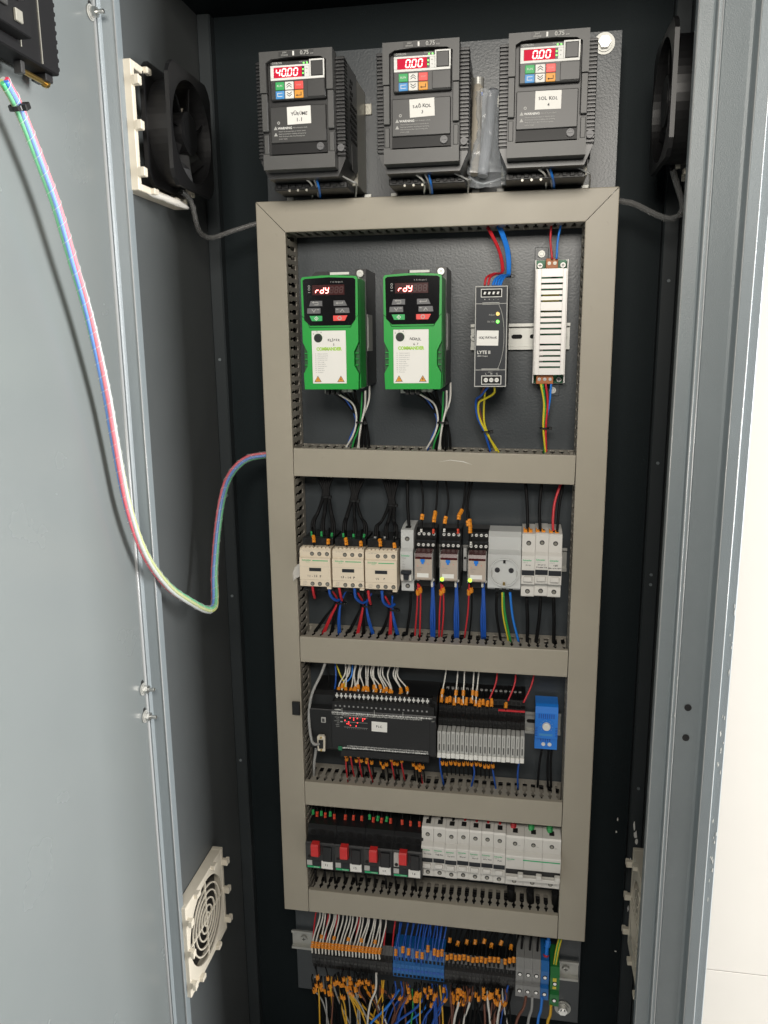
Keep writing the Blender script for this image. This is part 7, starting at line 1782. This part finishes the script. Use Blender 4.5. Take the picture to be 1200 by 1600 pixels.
# ================================================================== device on the inside of the door
t = thing('operator_terminal', 'black device with ridged edge and lit ports on the open door, top left', 'terminal', (-349, -310, 604))
bx_ = box('housing', 'wire_black', t, 1, 26, -210, 0, 0, 170, 1.2)
g = G()
for i in range(20): g.box(1.5, 25.5, .05, 3.2, 4 + i * 8, 9 + i * 8, 1.4)
obj('ridges', g, 'wire_black', bx_)
obj('bright_edge', G().box(26.05, 27.2, -30, -28.6, 2, 170), 'galv', bx_); obj('bright_edge', G().box(26.05, 27.2, -62, -60.6, 6, 170), 'galv', bx_)
box('back_plate', 'wire_black', t, 26.1, 40, -200, -64, 10, 165, 1.0)
for i in range(4): box('port_shell', 'steel', t, 40.1, 46, -96 - i * 26, -80 - i * 26, 34 + (i % 2) * 10, 48 + (i % 2) * 30, 1)
for i in range(5): box('circuit_chip', ('galv', 'charcoal', 'steel', 'charcoal', 'galv')[i], t, 40.1, 43, -90 - i * 20, -80 - i * 20, 16 + (i * 7) % 12, 26 + (i * 7) % 14, .6)
box('corner_step', 'dark_plastic', t, 4, 20, -14, -2, -7, -.1, .8)
cs_ = obj('clamp_screw', G().cyl((14, -44, -7), 2.4, 36, 'y', 12).cyl((14, -8, -7), 4.2, 4, 'y', 10), 'brass', t)
obj('clamp_bracket', G().box(10, 18, -50, -44.1, -11, -.2, .6), 'charcoal', t)
k_ = thing('cable_tie', 'black cable tie where the wrapped cable leaves the door device', 'cable tie', (-331, -372, 561), rot=(R(30), 0, 0))
obj('tie_band', G().ring((0, 0, -2), 6.4, 7.8, 4, 'z', 18), 'black', k_); obj('tie_head', G().box(4, 11, -4, 4, -3, 3, .8), 'black', k_)

# ================================================================== plastic pouch between two inverters
t = thing('plastic_pouch', 'clear plastic pouch with rolled papers wedged between two black inverters', 'pouch', (70, 20, 535))
def roll(name, a, b, r0, r1, m, seed):
    r = random.Random(seed); a = Vector(a); b = Vector(b); n = 12
    pts = [a.lerp(b, i / n) + Vector((r.uniform(-.5, .5), r.uniform(-.5, .5), 0)) for i in range(n + 1)]
    return obj(name, G().tube(pts, 1.0, 14, taper=[r0 + (r1 - r0) * i / n for i in range(n + 1)]), m, t)
roll('rolled_paper', (-11, -12, 134), (-15, -32, 22), 6.2, 7.5, 'roll_cream', 1)
roll('rolled_paper', (8, -14, 122), (-3, -40, 18), 6.6, 6.4, 'roll_grey', 2)
obj('roll_cap', G().cyl((-11, -12, 122), 7.0, 16, 'z', 18), 'zinc', t)
obj('roll_print', G().box(-16, -5, -19.4, -18.9, 116, 120), 'blue', t)
# crumpled film
r_ = random.Random(11); nu, nv = 22, 26; g = G(); v = []; f = []
ph = [r_.uniform(0, 6.28) for _ in range(6)]
for j in range(nv + 1):
    q = j / nv; z = 120 - 106 * q
    w = 13 + 5 * q + 8 * max(0, q - .55) / .45
    for i in range(nu):
        a = 2 * math.pi * i / nu
        fold = 1 + .22 * math.sin(4 * a + ph[0] + 2 * q) + .14 * math.sin(7 * a + ph[1] - 5 * q) + r_.uniform(-.08, .08) + .1 * math.sin(9 * q + ph[2] + 2 * a)
        dz = -7 * math.cos(a - 1.5) * max(0, q - .7) / .3
        v.append((1 + 2 * q + w * fold * math.cos(a), -22 - 14 * q + w * .6 * fold * math.sin(a), z + dz + r_.uniform(-1, 1)))
for j in range(nv):
    for i in range(nu):
        k = (i + 1) % nu; A, B_, C_, D_ = j * nu + i, j * nu + k, (j + 1) * nu + k, (j + 1) * nu + i
        f += [(A, B_, C_), (A, C_, D_)] if (i + j) % 2 else [(A, B_, D_), (B_, C_, D_)]
obj('film', g.add(v, f, False), 'bag', t)
for a, b in (((-19, -40, 17), (-2, -50, 7)), ((-2, -50, 7), (25, -36, 17))):
    obj('film_fold', G().tube(spline([a, ((a[0] + b[0]) / 2, -48, (a[2] + b[2]) / 2 - 2), b], 5), 1.3, 6), 'bag', t)

# bolt seen at the foot of the cabinet, on the right
